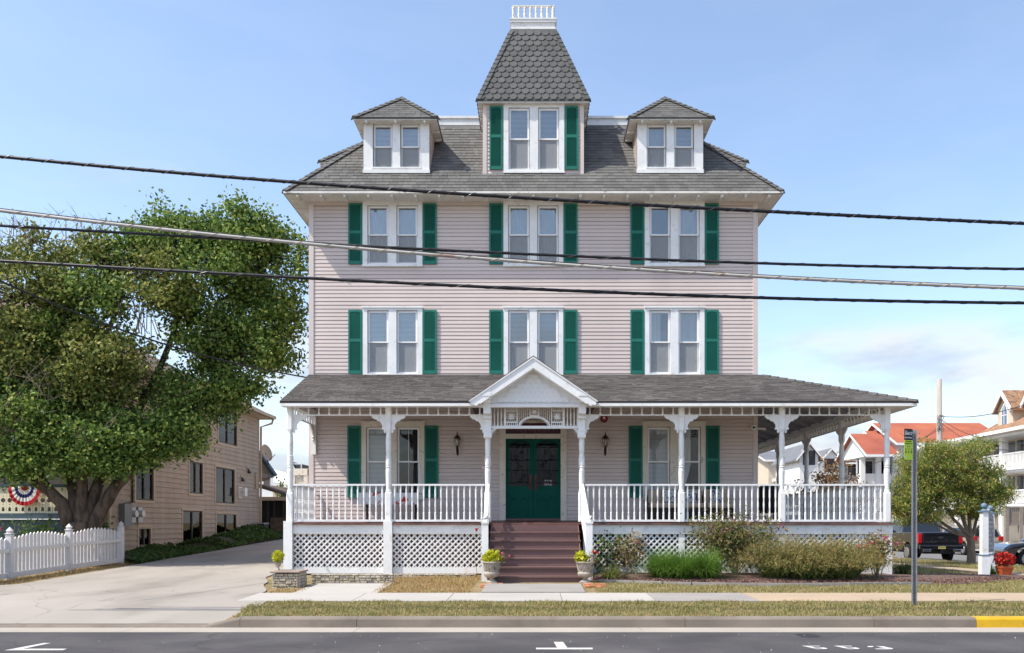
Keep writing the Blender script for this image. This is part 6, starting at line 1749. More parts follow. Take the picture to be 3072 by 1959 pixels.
for k, (px, yy, lb) in enumerate(((2325, 19.5, 'leftmost clump of tan fountain grass by the porch'), (2405, 19.3, 'second clump of tan fountain grass by the porch'), (2480, 19.3, 'third clump of tan fountain grass by the porch'), (2540, 19.5, 'rightmost clump of tan fountain grass next to the rose bush'))):
    grass_clump('fountain_grass', lb, X(px, yy), yy, 1700, .92, .40, .50, LM['grass_d'], .0075, .22, TG, (300, LM['grass_t'], 1.0))
grass_clump('daylily', 'daylily clump with yellowing leaves right of the stone urn', X(1832, 19.3), 19.3, 260, .42, .22, .34, LM['lily'], .012, .12)
grass_clump('dark_grass_clump', 'dark green grass clump at the porch corner by the sign post', X(2712, 21.4), 21.4, 420, .5, .25, .4, LM['grass_d'], .007, .2)
grass_clump('sign_weeds', 'small green weeds at the foot of the corner sign', X(2972, 23.3), 23.3, 150, .35, .2, .2, LM['grass_g'], .010, .12)
def bedz(x, y): return gl(x, y) + .02
x, y = X(1892, 20.15), 20.15
shrub('rose_shrub', 'small rose shrub with reddish leaves against the lattice right of the steps', (x, y, bedz(x, y)), .42, .25, .92, 900, .06, LM['rosebush'], 9, twig_m, [(pink_m, 2, .05, 'rose')], seed=31)
x, y = X(2205, 20.1), 20.1
shrub('butterfly_bush', 'large butterfly bush with pink flower spikes in front of the porch', (x, y, bedz(x, y)), 1.05, .45, 1.42, 5200, .095, LM['shrub'], 26, twig_m, [(mauve_m, 16, .16, 'spike')], seed=32, asp=.32, droop=.4)
x, y = X(2632, 19.75), 19.75
shrub('rose_bush', 'rose bush with pink blooms at the right end of the porch', (x, y, bedz(x, y)), .52, .30, 1.02, 1700, .058, LM['rosebush'], 14, twig_m, [(pink_m, 13, .075, 'rose')], seed=33)
# climbing vine at the lattice by the right newel
vt = thing('lattice_vine', 'leafy vine climbing the lattice right of the steps', 'vine', (X(1815, 20.55), 20.55, bedz(1.7, 20.5)))
vs = MB(); tips = []
for k in range(6):
    p0 = Vector((X(1795 + k * 9, 20.55), 20.55, .2)); pts = [p0]
    for i in range(5): pts.append(pts[-1] + Vector((RN.gauss(.03, .06), RN.gauss(-.005, .02), RN.uniform(.1, .2))))
    vs.tube(pts, [.007] * 6, 4); tips += pts
vs.build('stems', bark, vt)
P = np.array([list(tips[i]) for i in NR.integers(0, len(tips), 260)]) + NR.normal(0, 1, (260, 3)) * np.array([.10, .045, .10]) - np.array([0, .05, 0])
V, Fq = leaf_arrays(P, .085, .7, 0); o = np_mesh('foliage', V, Fq, LM['hydr'], vt); o['kind'] = 'stuff'
t = thing('red_flower', 'single red flower on a thin stem in front of the left lattice', 'flower', (X(1425, 20.3), 20.3, .1))
MB().tube([(X(1432, 20.3), 20.3, .12), (X(1422, 20.3), 20.28, .7), (X(1429, 20.3), 20.26, Z(1592, 20.3))], .005, 5).build('stem', LM['hydr'], t)
V, Fq = leaf_arrays(np.array(W(1429, 1588, 20.26)) + NR.normal(0, .018, (12, 3)), .05, .9); np_mesh('bloom', V, Fq, red_m, t)

# ---- cast stone urns
def urn(px, label, mix):
    Y = 18.72; x = X(px, Y); z = .035
    t = thing('stone_urn', label, 'urn', (x, Y, z), 'stone urns at the foot of the steps')
    MB().box(x - .125, x + .125, Y - .125, Y + .125, z, z + .05).build('plinth', urn_m, t)
    prof = [(.11, .05), (.10, .07), (.055, .10), (.05, .125), (.075, .14), (.145, .165), (.165, .20), (.17, .235), (.172, .245), (.162, .255), (.150, .27), (.158, .36), (.175, .43), (.198, .465), (.21, .475), (.212, .49), (.195, .495), (.17, .47)]
    MB().lathe(prof, (x, Y, z), 28).build('bowl', urn_m, t, True)
    rl = MB()
    for k in range(16):
        a = 2 * math.pi * k / 16
        for s in (-1, 1):
            pts = []
            for i in range(5):
                u = i / 4; rr_ = lerp(.153, .186, u ** 1.3) + .004; aa = a + s * .19 * (1 - u) * u * 2.2
                pts.append((x + rr_ * math.cos(aa), Y + rr_ * math.sin(aa), z + lerp(.275, .45, u)))
            rl.tube(pts, [.006, .010, .012, .009, .004], 5, False)
    o = rl.build('leaf_relief', urn_m, t, True); o['kind'] = 'stuff'
    zt = z + .47
    MB().lathe([(.17, -.01), (.165, .0)], (x, Y, zt), 16).build('soil', mulch_m, t)
    pl = thing('urn_plant', label.replace('stone urn', 'lime green sweet potato vine in the stone urn').replace('carved ', ''), 'potted plant', (x, Y, zt), 'lime plants in the urns')
    n = 360 if not mix else 230
    c = np.array([x + (.0 if not mix else -.09), Y, zt + .12]); Q = NR.normal(size=(n, 3)); Q /= np.linalg.norm(Q, axis=1)[:, None]
    P = c + Q * np.array([.21 if not mix else .15, .17, .15]) * NR.uniform(.5, 1.05, (n, 1)); P = P[P[:, 2] > zt - .06]
    V, Fq = leaf_arrays(P, .075, .85, .1); o = np_mesh('foliage', V, Fq, LM['lime'], pl); o['kind'] = 'stuff'
    c = np.array([x + (.20 if not mix else .12), Y, zt + .10]); P = c + NR.normal(size=(150, 3)) * np.array([.07, .06, .07])
    V, Fq = leaf_arrays(P, .045, .5, .1); o = np_mesh('filler_foliage', V, Fq, LM['rosebush'], pl); o['kind'] = 'stuff'
    for k in range(2 if not mix else 5):
        q = c + NR.normal(0, .06, 3) + np.array([.05, -.05, .05]); V, Fq = leaf_arrays(q + NR.normal(0, .012, (10, 3)), .035, .9); np_mesh('bloom', V, Fq, pink_m if not mix else red_m, pl)
urn(1475, 'carved stone urn left of the brown steps', False)
urn(1756, 'carved stone urn right of the brown steps', True)
# ---- doormat, brick edging, low stone work on the left
t = thing('door_mat', 'long black rubber mat at the foot of the brown steps', 'mat', (0, 18.6, .03))
MB().box(X(1492, 18.6), X(1745, 18.6), 18.28, 18.84, .032, .047).build('rubber', mat('mat_rubber', (.018, .019, .021), .8, .2, 10), t)
sc = MB()
for k in range(26):
    xx = X(1538 + k * 5.4, 18.4); sc.tube([(xx + .018 * math.cos(i * 1.3 + k), 18.43 + .055 * math.sin(i * 1.3 + k * 2), .049) for i in range(5)], .006, 4, False)
o = sc.build('mat_script', tan_trim, t); o['kind'] = 'stuff'
for side, pxs in ((-1, (1440, 1500)), (1, (1752, 1815))):
    be = thing('brick_edging', 'loose red brick edging %s of the door mat' % ('left' if side < 0 else 'right'), 'bricks', (X(sum(pxs) / 2, 18.0), 18.0, .02), 'brick edging by the steps')
    for i in range(4):
        for j in range(3):
            xx = X(pxs[0], 18.0) + .02 + i * .115; yy = 17.75 + j * .22 + (.1 if i % 2 else 0)
            MB().box(xx, xx + .10, yy, yy + .205, gl(xx, yy) - .03, gl(xx, yy) + .018 + RN.uniform(0, .012)).build('brick', brick_m, be)
def stone_pile(t, x0, x1, y0, y1, z0, z1, sx_=.12, sz=.055):
    rr = random.Random(int(x0 * 100) + 7); z = z0
    while z < z1 - .01:
        h = min(sz * rr.uniform(.8, 1.2), z1 - z); x = x0 + rr.uniform(-.04, 0)
        while x < x1:
            w = sx_ * rr.uniform(.6, 1.4); a, b = max(x, x0), min(x + w, x1)
            if b - a > .03: soft_box(a + .003, b - .003, y0 - rr.uniform(0, .025), y1, z + .003, z + h - .003, .012).build('stone', stone_m, t)
            x += w
        z += h
t = thing('stone_pier', 'squat rubble stone pier with flat cap beside the driveway', 'pier', (-5.15, 18, .05))
stone_pile(t, -5.42, -4.88, 17.75, 18.35, .0, .33)
for k in range(5):
    zz_ = k * .066
    for j in range(4): yy = 17.78 + j * .15; soft_box(-4.90, -4.868 + RN.uniform(0, .015), yy, yy + .14, zz_ + .003, zz_ + .063, .010).build('stone', stone_m, t)
soft_box(-5.46, -4.84, 17.70, 18.40, .335, .375, .012).build('cap_stone', mat('cap_stone', (.33, .26, .21), .9, .15, 5, bump=.4), t)
t = thing('low_stone_wall', 'low rubble stone border below the white left lattice', 'wall', (-4, 18.8, .05))
stone_pile(t, -4.84, -3.05, 18.62, 18.78, .05, .26)
t = thing('garden_stones', 'mossy rubble border at the foot of the second lattice panel', 'stones', (-2.4, 19.6, .1))
stone_pile(t, -3.3, -1.35, 20.1, 20.3, .08, .17)
x, y = X(834, 18.05), 18.05
t = thing('small_urn', 'small stone urn on the rubble pier by the driveway', 'urn', (x, y, .375))
MB().lathe([(.05, 0), (.045, .02), (.02, .04), (.022, .06), (.055, .10), (.07, .16), (.08, .165), (.06, .16)], (x, y, .375), 16).build('bowl', urn_m, t, True)
t = thing('topiary_plant', 'round lime green plant in the small urn by the driveway', 'potted plant', (x, y, .53))
Q = NR.normal(size=(330, 3)); Q /= np.linalg.norm(Q, axis=1)[:, None]; V, Fq = leaf_arrays(np.array([x, y, .67]) + Q * np.array([.145, .13, .125]) * NR.uniform(.6, 1.03, (330, 1)), .045, .75); o = np_mesh('foliage', V, Fq, LM['lime'], t); o['kind'] = 'stuff'
MB().tube([(x, y, .5), (x, y, .66)], .012, 5).build('stem', bark, t)

# ---- parking sign on its perforated post
YS = 14.75; sx0 = X(2742, YS)
t = thing('parking_sign', 'black and lime green parking payment sign on a perforated steel post', 'sign', (sx0, YS, gl(sx0, YS)))
zb_ = gl(sx0, YS); zt = Z(1290, YS)
pm2 = MB(); pm2.box(sx0 - .030, sx0 - .025, YS - .02, YS + .035, zb_ - .1, zt); pm2.box(sx0 + .025, sx0 + .030, YS - .02, YS + .035, zb_ - .1, zt); pm2.box(sx0 - .025, sx0 + .025, YS + .029, YS + .035, zb_ - .1, zt)
pm2.box(sx0 - .042, sx0 - .0305, YS - .026, YS - .02, zb_ - .1, zt); pm2.box(sx0 + .0305, sx0 + .042, YS - .026, YS - .02, zb_ - .1, zt)
post = pm2.build('post', galv, t)
ho = MB(); z = zb_ + .1
while z < zt - .05: ho.tube([(sx0, YS + .027, z), (sx0, YS + .0285, z)], .009, 8); z += .0254 * 2
o = ho.build('post_holes', iron, post); o['kind'] = 'stuff'
rot = math.radians(26); cxs = X(2722, YS) ; szz = [Z(1288, YS), Z(1322, YS), Z(1381, YS)]
SM = Matrix.Translation((X(2742, YS) - .042, YS - .045, 0)) @ Matrix.Rotation(rot, 4, 'Z')
def sgn(mb, name, m_, parent): 
    mb.v = [tuple(SM @ Vector(p)) for p in mb.v]; return mb.build(name, m_, parent)
wS = .205
def rrect(x0, x1, z0, z1, r_, corners):
    pts = []
    for (cx_, cz_, a0, k) in ((x0 + r_, z0 + r_, 180, 0), (x1 - r_, z0 + r_, 270, 1), (x1 - r_, z1 - r_, 0, 2), (x0 + r_, z1 - r_, 90, 3)):
        if k in corners: pts += [(cx_ + r_ * math.cos(math.radians(a0 + q * 22.5)), cz_ + r_ * math.sin(math.radians(a0 + q * 22.5))) for q in range(5)]
        else: pts.append(((x0, z0), (x1, z0), (x1, z1), (x0, z1))[k])
    return pts
lime_s = mat('sign_lime', (.50, .68, .04), .4, .03); blk_s = mat('sign_black', (.012, .012, .014), .4, .05); ink = mat('sign_ink', (.06, .10, .01), .6, 0)
sgn(MB().prism(rrect(-wS, 0, szz[2], szz[1], .025, (0, 1)), -.0015, .0015), 'sign_face', lime_s, t)
sgn(MB().prism(rrect(-wS, 0, szz[1], szz[0], .022, (2, 3)), -.0015, .0015), 'sign_header', blk_s, t)
def stext(s_, size, x, z, m_, bold=.0006):
    me = text_mesh(s_, size, m_, 'lettering', bold); M_ = SM @ Matrix.Translation((x, -.0035, z)) @ Matrix.Rotation(math.pi / 2, 4, 'X')
    l_, r_, s2 = M_.decompose(); inst(me, 'lettering', t, l_, r_.to_euler())
H_ = szz[0] - szz[2]; zq = lambda f: szz[0] - H_ * f
stext('zone', .022, -.160, zq(.075), white); stext('36017', .074, -.103, zq(.155), white, .0016); stext('ParkMobile', .030, -.090, zq(.285), white, .0006)
cm_ = MB(); cm_.tube([(-.176, -.003, zq(.285)), (-.176, -.0015, zq(.285))], .0135, 12); sgn(cm_, 'emblem', white, t)
stext('Contactless', .030, -.103, zq(.405), ink); stext('Parking Payments', .0245, -.103, zq(.475), ink)
sgn(MB().box(-.145, -.065, -.003, -.0016, zq(.585), zq(.55)), 'banner', blk_s, t); sgn(MB().box(-.130, -.080, -.0045, -.0031, zq(.573), zq(.562)), 'banner_print', white, t)
for i, xx in enumerate((-.17, -.103, -.037)):
    mb = MB(); mb.box(xx - .022, xx + .022, -.003, -.0016, zq(.645), zq(.635)); mb.box(xx - .018, xx + .018, -.003, -.0016, zq(.665), zq(.655)); o = sgn(mb, 'small_print', ink, t); o['kind'] = 'stuff'
    mb = MB(); mb.box(xx - .018, xx + .018, -.003, -.0016, zq(.735), zq(.705)); mb.box(xx - .014, xx + .014, -.003, -.0016, zq(.785), zq(.75)); o = sgn(mb, 'pictogram', blk_s if i != 1 else ink, t); o['kind'] = 'stuff'
sgn(MB().box(-.185, -.155, -.003, -.0016, zq(.945), zq(.88)), 'sticker', mat('sign_sticker', (.55, .68, .70), .5, 0), t)
# a second sign panel seen edge on from behind
MB().box(sx0 - .02, sx0 + .055, YS + .036, YS + .05, Z(1370, YS), Z(1291, YS)).build('back_panel', galv, t)

# ---- corner name sign, red planter
yg = 23.2
t = thing('corner_sign', 'grey carved wooden sign between white posts with blue ball caps', 'sign', (X(2960, yg), yg, gl(12.3, yg)))
ballm = mat('slate_blue_ball', (.13, .20, .26), .5, .1)
for px, yy in ((2952, 23.0), (2971, 24.6)):
    x = X(px, yy); z0 = gl(x, yy); s = 1.0; p_ = MB(); p_.box(x - .105, x + .105, yy - .105, yy + .105, z0 - .05, z0 + .55); p_.box(x - .08, x + .08, yy - .08, yy + .08, z0 + .58, z0 + 1.72); po = p_.build('post', white, t)
    q_ = MB(); q_.box(x - .115, x + .115, yy - .115, yy + .115, z0 + .55, z0 + .58); q_.box(x - .115, x + .115, yy - .115, yy + .115, z0 + 1.72, z0 + 1.76); q_.lathe([(.085, 1.76), (.05, 1.80), (.04, 1.81)], (x, yy, z0), 12); q_.build('post_collar', slate_blue if 0 else ballm, po)
    MB().sphere((x, yy, z0 + 1.885), .082, 16, 10).build('ball_cap', ballm, po, True)
wood_grey = mat('weathered_sign', (.20, .21, .22), .8, .2, 9, col2=(.35, .35, .36), c2lo=.52, c2hi=.58, c2scale=14, bump=.4, bscale=40)
p0, p1 = Vector((X(2954, 23.1), 23.12, 0)), Vector((X(2971, 24.6), 24.48, 0)); dd = p1 - p0; ang = math.atan2(dd.y, dd.x); Ls = dd.length
zb_ = gl(12.3, 23.8); prof = [(0, .62), (Ls, .62), (Ls, 1.50), (Ls * .92, 1.62), (Ls * .75, 1.68), (Ls * .62, 1.78), (Ls * .5, 1.84), (Ls * .38, 1.78), (Ls * .25, 1.68), (Ls * .08, 1.62), (0, 1.50)]
def sgt(mb, nm, m_, par, x_=0.0):
    Mx = Matrix.Translation((p0.x, p0.y, zb_)) @ Matrix.Rotation(ang, 4, 'Z'); mb.v = [tuple(Mx @ Vector(p)) for p in mb.v]; return mb.build(nm, m_, par)
bd = sgt(MB().prism(prof, -.035, .035), 'board', wood_grey, t)
rl = MB()
for k in range(7):
    for j in range(5):
        a = Ls * .12 + j * Ls * .155; z = .72 + k * .118
        if RN.random() < .8: rl.box(a, a + Ls * .11, -.047, -.034, z, z + .055)
o = sgt(rl, 'carved_lettering', galv, bd); o['kind'] = 'stuff'
x, y = X(3013, 23.0), 23.0; z = gl(x, y)
t = thing('orange_planter', 'square orange plastic planter beside the corner sign', 'planter', (x, y, z))
pl = MB(); a0, a1, h = .115, .165, .27
for q0, q1, za, zc2 in ((a0, a1 - .01, 0, h - .04), (a1, a1 + .004, h - .04, h)):
    pl.add([(x + i * q0, y + j * q0, z + za) for i, j in ((-1, -1), (1, -1), (1, 1), (-1, 1))] + [(x + i * q1, y + j * q1, z + zc2) for i, j in ((-1, -1), (1, -1), (1, 1), (-1, 1))], [(3, 2, 1, 0), (4, 5, 6, 7), (0, 1, 5, 4), (1, 2, 6, 5), (2, 3, 7, 6), (3, 0, 4, 7)])
pl.build('pot', terracotta, t)
t = thing('red_flowers', 'mass of bright red flowers in the orange planter', 'potted plant', (x, y, z + h))
Q = NR.normal(size=(650, 3)); Q /= np.linalg.norm(Q, axis=1)[:, None]; P = np.array([x - .0, y, z + h + .19]) + Q * np.array([.29, .22, .20]) * NR.uniform(.4, 1.05, (650, 1)); P = P[P[:, 2] > z + h - .04]
V, Fq = leaf_arrays(P, .065, .8); o = np_mesh('flowers', V, Fq, red_m, t); o['kind'] = 'stuff'
V, Fq = leaf_arrays(P[:160] - np.array([0, 0, .04]), .06, .5); o = np_mesh('leaves', V, Fq, LM['grass_d'], t); o['kind'] = 'stuff'

# ================================================================== OVERHEAD CABLES
def cable(name, label, pts, Y0, Y1, r_, m_, lash=None, pitch=.33):
    P = []
    xs_ = [p[0] for p in pts]; ysx = [p[1] for p in pts]
    co = np.polyfit(xs_, ysx, 2 if len(pts) < 5 else 3)
    for i in range(-14, 77):
        px = i * 50.0
        if px < 0: py = np.polyval(co, 0) + np.polyval(np.polyder(co), 0) * px
        elif px > 3072: py = np.polyval(co, 3072) + np.polyval(np.polyder(co), 3072) * (px - 3072)
        else: py = np.polyval(co, px)
        Y = lerp(Y0, Y1, (px + 700) / 4500); P.append(W(px, py, Y))
    t = thing(name, label, 'cable', P[0])
    MB().tube(P, r_, 8).build('sheath', m_, t, True)
    if lash:
        h = []; L_ = 0.0; n = 12
        for a, b in zip(P[:-1], P[1:]):
            d_ = (b - a); l = d_.length; u = d_.normalized(); s = u.cross(Vector((0, 0, 1))).normalized(); v = s.cross(u)
            for k in range(n):
                ph = (L_ + l * k / n) / pitch * 2 * math.pi; h.append(a + d_ * (k / n) + (s * math.cos(ph) + v * math.sin(ph)) * (r_ + .001))
            L_ += l
        MB().tube(h, lash[1], 4, False).build('lashing_wire', lash[0], t)
    return t, P
cable('black_cable', 'topmost thick black cable crossing in front of the roof eave', [(0, 469), (800, 541), (1600, 594), (2500, 645), (3072, 670)], 12.7, 12.7, .026, black_cable, (lash_m, .004), .30)
_, GP = cable('grey_cable', 'pale grey rust-stained cable crossing the third floor', [(0, 632), (840, 724), (1640, 790), (2200, 826), (3072, 865)], 12.75, 12.75, .025, grey_cable, (tan_trim, .0042), .42)
cable('messenger_wire', 'thin black wire running just above the pale grey cable', [(0, 625), (840, 717), (1640, 783.5), (2200, 820), (3072, 859)], 12.76, 12.76, .007, black_cable)
cable('black_cable', 'middle black cable crossing the third floor windows', [(0, 677), (500, 706), (1086, 738), (1640, 765), (2200, 787), (3072, 807)], 12.8, 12.8, .021, black_cable, (lash_m, .003), .55)
cable('black_cable', 'lowest black cable crossing between second and third floor', [(0, 783), (840, 829.5), (1640, 870), (2200, 890), (3072, 909)], 12.85, 12.85, .024, black_cable, (lash_m, .003), .55)
P = []
for i in range(41):
    u = i / 40; a, b = W(-600, 560, 13.5), Vector((-6.05, 23.6, Z(1133, 23.4)))
    q = a.lerp(b, u); q.z -= .55 * math.sin(math.pi * u) * .9; P.append(q)
t = thing('service_cable', 'thin service cable sagging from upper left to the corner of the house', 'cable', P[-1])
MB().tube(P, .020, 6).build('sheath', black_cable, t); MB().tube([P[-1], P[-2].lerp(P[-1], .2)], .03, 6).build('clamp', galv, t)
MB().tube([(-6.06, 23.6, 5.1), (-6.06, 23.6, 6.2)], .03, 6).build('conduit', galv, t)

# ================================================================== BUILDINGS ACROSS THE SIDE STREET AND FARTHER OFF
bwhite = mat('white_clapboard', (.74, .73, .71), .6, .05, 1.0)
btan = mat('tan_clapboard', (.55, .47, .37), .7, .06, 1.0)
bgrey = mat('grey_clapboard', (.42, .43, .45), .7, .06, 1.0)
r_orange = mat('orange_roof', (.36, .112, .058), .9, .12, .6, col2=(.27, .075, .05), c2lo=.4, c2hi=.7, c2scale=.25, bump=.4, bscale=6)
r_brown = mat('brown_orange_roof', (.30, .175, .10), .9, .22, 2.5, col2=(.17, .10, .07), c2lo=.5, c2hi=.6, c2scale=4, bump=.4, bscale=8)
r_grey = mat('grey_roof', (.15, .157, .172), .9, .10, 1.0, bump=.3, bscale=6)
r_red = mat('red_roof', (.22, .055, .04), .9, .10, 1.0)
def gable_house(name, label, x0, x1, y0, y1, zg, ze, zr, ridge, wm, rm, ov=.45, wins=(), group=None):
    t = thing(name, label, 'house', ((x0 + x1) / 2, (y0 + y1) / 2, zg), group)
    mb = MB(); mb.box(x0, x1, y0, y1, zg, ze); mb.build('wall', wm, t)
    r = MB(); th = .18
    if ridge == 'x':
        ym = (y0 + y1) / 2; k = (zr - ze) / (ym - y0); zo = ze - ov * k
        pr_ = [(y0 - ov, zo), (ym, zr), (y1 + ov, zo), (y1 + ov, zo - th), (ym, zr - th), (y0 - ov, zo - th)]
        r.prism(pr_, x0 - ov, x1 + ov, 'yz')
        g = MB(); g.prism([(y0, ze), (y1, ze), (ym, zr - th)], x0, x0 + .1, 'yz'); g.prism([(y0, ze), (y1, ze), (ym, zr - th)], x1 - .1, x1, 'yz'); g.build('gable_wall', wm, t)
        f = MB(); f.prism([(y0 - ov, zo - th - .02), (ym, zr - th - .02), (y1 + ov, zo - th - .02), (y1 + ov, zo - .01), (ym, zr - .01), (y0 - ov, zo - .01)], x0 - ov - .05, x0 - ov - .004, 'yz')
        f.box(x0 - ov, x1 + ov, y0 - ov - .06, y0 - ov - .004, zo - th - .05, zo - .02); f.build('fascia', bwhite, t)
    else:
        xm_ = (x0 + x1) / 2; k = (zr - ze) / (xm_ - x0); zo = ze - ov * k
        r.prism([(x0 - ov, zo), (xm_, zr), (x1 + ov, zo), (x1 + ov, zo - th), (xm_, zr - th), (x0 - ov, zo - th)], y0 - ov, y1 + ov)
        g = MB(); g.prism([(x0, ze), (x1, ze), (xm_, zr - th)], y0, y0 + .1); g.build('gable_wall', wm, t)
        f = MB(); f.prism([(x0 - ov, zo - th - .02), (xm_, zr - th - .02), (x1 + ov, zo - th - .02), (x1 + ov, zo - .01), (xm_, zr - .01), (x0 - ov, zo - .01)], y0 - ov - .05, y0 - ov - .004); f.build('bargeboard', bwhite, t)
    r.build('roof', rm, t)
    for (face, a, z, w, h) in wins:
        mb = MB(); q = MB()
        if face == 'front': mb.box(a - w / 2 - .1, a + w / 2 + .1, y0 - .05, y0 - .002, z - .1, z + h + .1); q.box(a - w / 2, a + w / 2, y0 - .07, y0 - .055, z, z + h)
        else: mb.box(x0 - .05, x0 - .002, a - w / 2 - .1, a + w / 2 + .1, z - .1, z + h + .1); q.box(x0 - .07, x0 - .055, a - w / 2, a + w / 2, z, z + h)
        wo_ = mb.build('window', bwhite, t); q.build('pane', glass_dark if 0 else dark_glass, wo_)
    return t
dark_glass = mat('far_glass', (.03, .035, .045), .12, .1, spec=.6)
def balustrade(par, p0, p1, h=.95, step=.16, m_=None, posts=True):
    p0, p1 = Vector(p0), Vector(p1); d_ = p1 - p0; n = max(2, int(d_.length / step)); mb = MB()
    mb.bar(p0 + Vector((0, 0, h)), p1 + Vector((0, 0, h)), .10, .08); mb.bar(p0 + Vector((0, 0, .1)), p1 + Vector((0, 0, .1)), .08, .07)
    for i in range(n + 1):
        q = p0 + d_ * (i / n); mb.box(q.x - .03, q.x + .03, q.y - .03, q.y + .03, q.z + .1, q.z + h)
    o = mb.build('balustrade', m_ or bwhite, par); o['kind'] = 'stuff'
# R1: long white balconied block on the right
xf = 32.4
t = thing('balcony_building', 'long white building with two tiers of balconies and gothic dormers at the right edge', 'building', (37, 58, -.5))
MB().box(xf + 1.9, 46, 46, 72, -.8, 7.6).build('wall', bwhite, t)
for z0, z1_ in ((-.2, .0), (2.15, 2.56), (4.75, 5.12), (7.25, 7.62)): MB().box(xf - .1 - (.35 if z0 > 7 else 0), xf + 1.9, 46, 72, z0, z1_).build('balcony_slab' if z0 < 7 else 'eave', bwhite, t)
MB().box(xf - .2, xf - .101, 46, 72, 2.30, 2.5).build('slab_band', bwhite, t); MB().box(xf - .2, xf - .101, 46, 72, 4.9, 5.06).build('slab_band', bwhite, t)
cy_ = [47.0 + 3.1 * i for i in range(9)]
for y in cy_:
    MB().box(xf + .02, xf + .34, y - .16, y + .16, 2.56, 7.25).build('column', bwhite, t); MB().box(xf, xf + .4, y - .2, y + .2, -.5, 2.15).build('ground_column', bwhite, t)
for a, b in zip(cy_[:-1], cy_[1:]):
    for z in (2.56, 5.12): balustrade(t, (xf + .16, a + .17, z), (xf + .16, b - .17, z))
    for z, h in ((2.75, 2.0), (5.3, 1.95)):
        for dy in (.8, 1.9):
            w = MB().box(xf + 1.85, xf + 1.899, a + dy - .55, a + dy + .45, z, z + h).build('window', btan, t); MB().box(xf + 1.82, xf + 1.849, a + dy - .42, a + dy + .32, z + .1, z + h - .12).build('pane', dark_glass, w)
    MB().box(xf + 1.8, xf + 1.899, a + .4, b - .4, -.3, 1.9).build('ground_door', btan, t)
r = MB(); r.prism([(xf - .6, 7.5), (xf - .6, 7.68), (xf + 2.4, 9.3), (44.2, 9.3), (46.6, 7.68), (46.6, 7.5)], 45.5, 61.2); r.build('roof', r_brown, t)
MB().box(xf - .78, xf - .605, 45.4, 72.5, 7.42, 7.64).build('gutter', bwhite, t)
for y in (52.2, 55.7, 59.3):
    xd = xf + .3; zb_, zw, za = 7.9, 9.35, 10.45; hw = .95
    d_ = MB(); d_.box(xd, xd + 3.5, y - hw, y + hw, zb_, zw); d_.prism([(y - hw, zw), (y + hw, zw), (y, za - .12)], xd, xd + .12, 'yz'); dmo = d_.build('roof_dormer', bwhite if 0 else btan, t)
    q = MB(); q.prism([(y - hw - .25, zw - .2), (y, za + .06), (y + hw + .25, zw - .2), (y + hw + .25, zw - .38), (y, za - .14), (y - hw - .25, zw - .38)], xd - .25, xd + 4.6, 'yz'); q.build('dormer_roof', r_orange if 0 else r_brown, dmo)
    q = MB(); q.prism([(y - hw - .27, zw - .18), (y, za + .05), (y + hw + .27, zw - .18), (y + hw + .22, zw - .42), (y, za - .28), (y - hw - .22, zw - .42)], xd - .34, xd - .255, 'yz'); q.build('bargeboard', bwhite, dmo)
    arch = [(y - .3, zb_ + .25), (y + .3, zb_ + .25), (y + .3, zb_ + 1.1), (y + .22, zb_ + 1.38), (y, zb_ + 1.65), (y - .22, zb_ + 1.38), (y - .3, zb_ + 1.1)]
    w = MB().prism([(y + (a - y) * 1.35, (b - zb_ - .9) * 1.12 + zb_ + .9) for a, b in arch], xd - .05, xd - .002, 'yz').build('gothic_window', bwhite, dmo)
    MB().prism(arch, xd - .075, xd - .055, 'yz').build('pane', mat('gothic_glass', (.10, .16, .24), .15, .1, spec=.6), dmo)
    m_ = MB(); m_.box(xd - .09, xd - .078, y - .025, y + .025, zb_ + .25, zb_ + 1.6); m_.box(xd - .09, xd - .078, y - .3, y + .3, zb_ + .85, zb_ + .9); m_.build('muntin', bwhite, dmo)
# grey wooden stair and deck at its foot
t = thing('wooden_stair', 'weathered grey wooden deck rail in front of the balcony building', 'deck', (30.4, 52, -.4))
gwood = mat('weathered_deck', (.26, .22, .18), .9, .15, 6)
yw_ = 48.0
zq_ = lambda py: EYE + (CY - py) * yw_ / F
xq_ = lambda px: (px - CX) * yw_ / F
for px in (3019, 3062, 3100): MB().box(xq_(px) - .1, xq_(px) + .1, yw_ - .1, yw_ + .1, -.45, zq_(1520)).build('post', gwood, t)
MB().box(xq_(3017), xq_(3110), yw_ - .08, yw_ + .08, zq_(1524), zq_(1519)).build('top_rail', gwood, t); MB().box(xq_(3019), xq_(3110), yw_ - .06, yw_ + .06, zq_(1577), zq_(1569)).build('bottom_rail', gwood, t)
for i in range(14):
    px = 3026 + i * 6; MB().box(xq_(px) - .035, xq_(px) + .035, yw_ - .03, yw_ + .03, zq_(1570), zq_(1523)).build('slat', gwood, t)
# R2: orange roofed block
Y2 = 76.0; X2 = lambda px: (px - CX) * Y2 / F; Z2 = lambda py: EYE + (CY - py) * Y2 / F
gable_house('orange_roof_building', 'white building with a long bright orange roof behind the street tree', X2(2700), X2(3010), Y2, Y2 + 10, -.6, Z2(1322), Z2(1268) + .55, 'x', bwhite, r_orange, .5,
            [('front', X2(2735 + 40 * i), Z2(1400), 1.3, 1.7) for i in range(6)] + [('side', Y2 + 5, Z2(1400), 1.2, 1.8)])
gable_house('orange_porch_wing', 'gabled porch wing with white gable and orange roof at its left end', X2(2668), X2(2699.5), Y2 + 1.0, Y2 + 8.5, Z2(1352), Z2(1344), Z2(1276), 'x', bwhite, r_orange, .35)
gable_house('orange_gable_house', 'small white gable with orange roof behind the porch corner post', X2(2580), X2(2650), Y2 - 2, Y2 + 5, Z2(1372), Z2(1362), Z2(1296), 'x', bwhite, r_orange, .35)
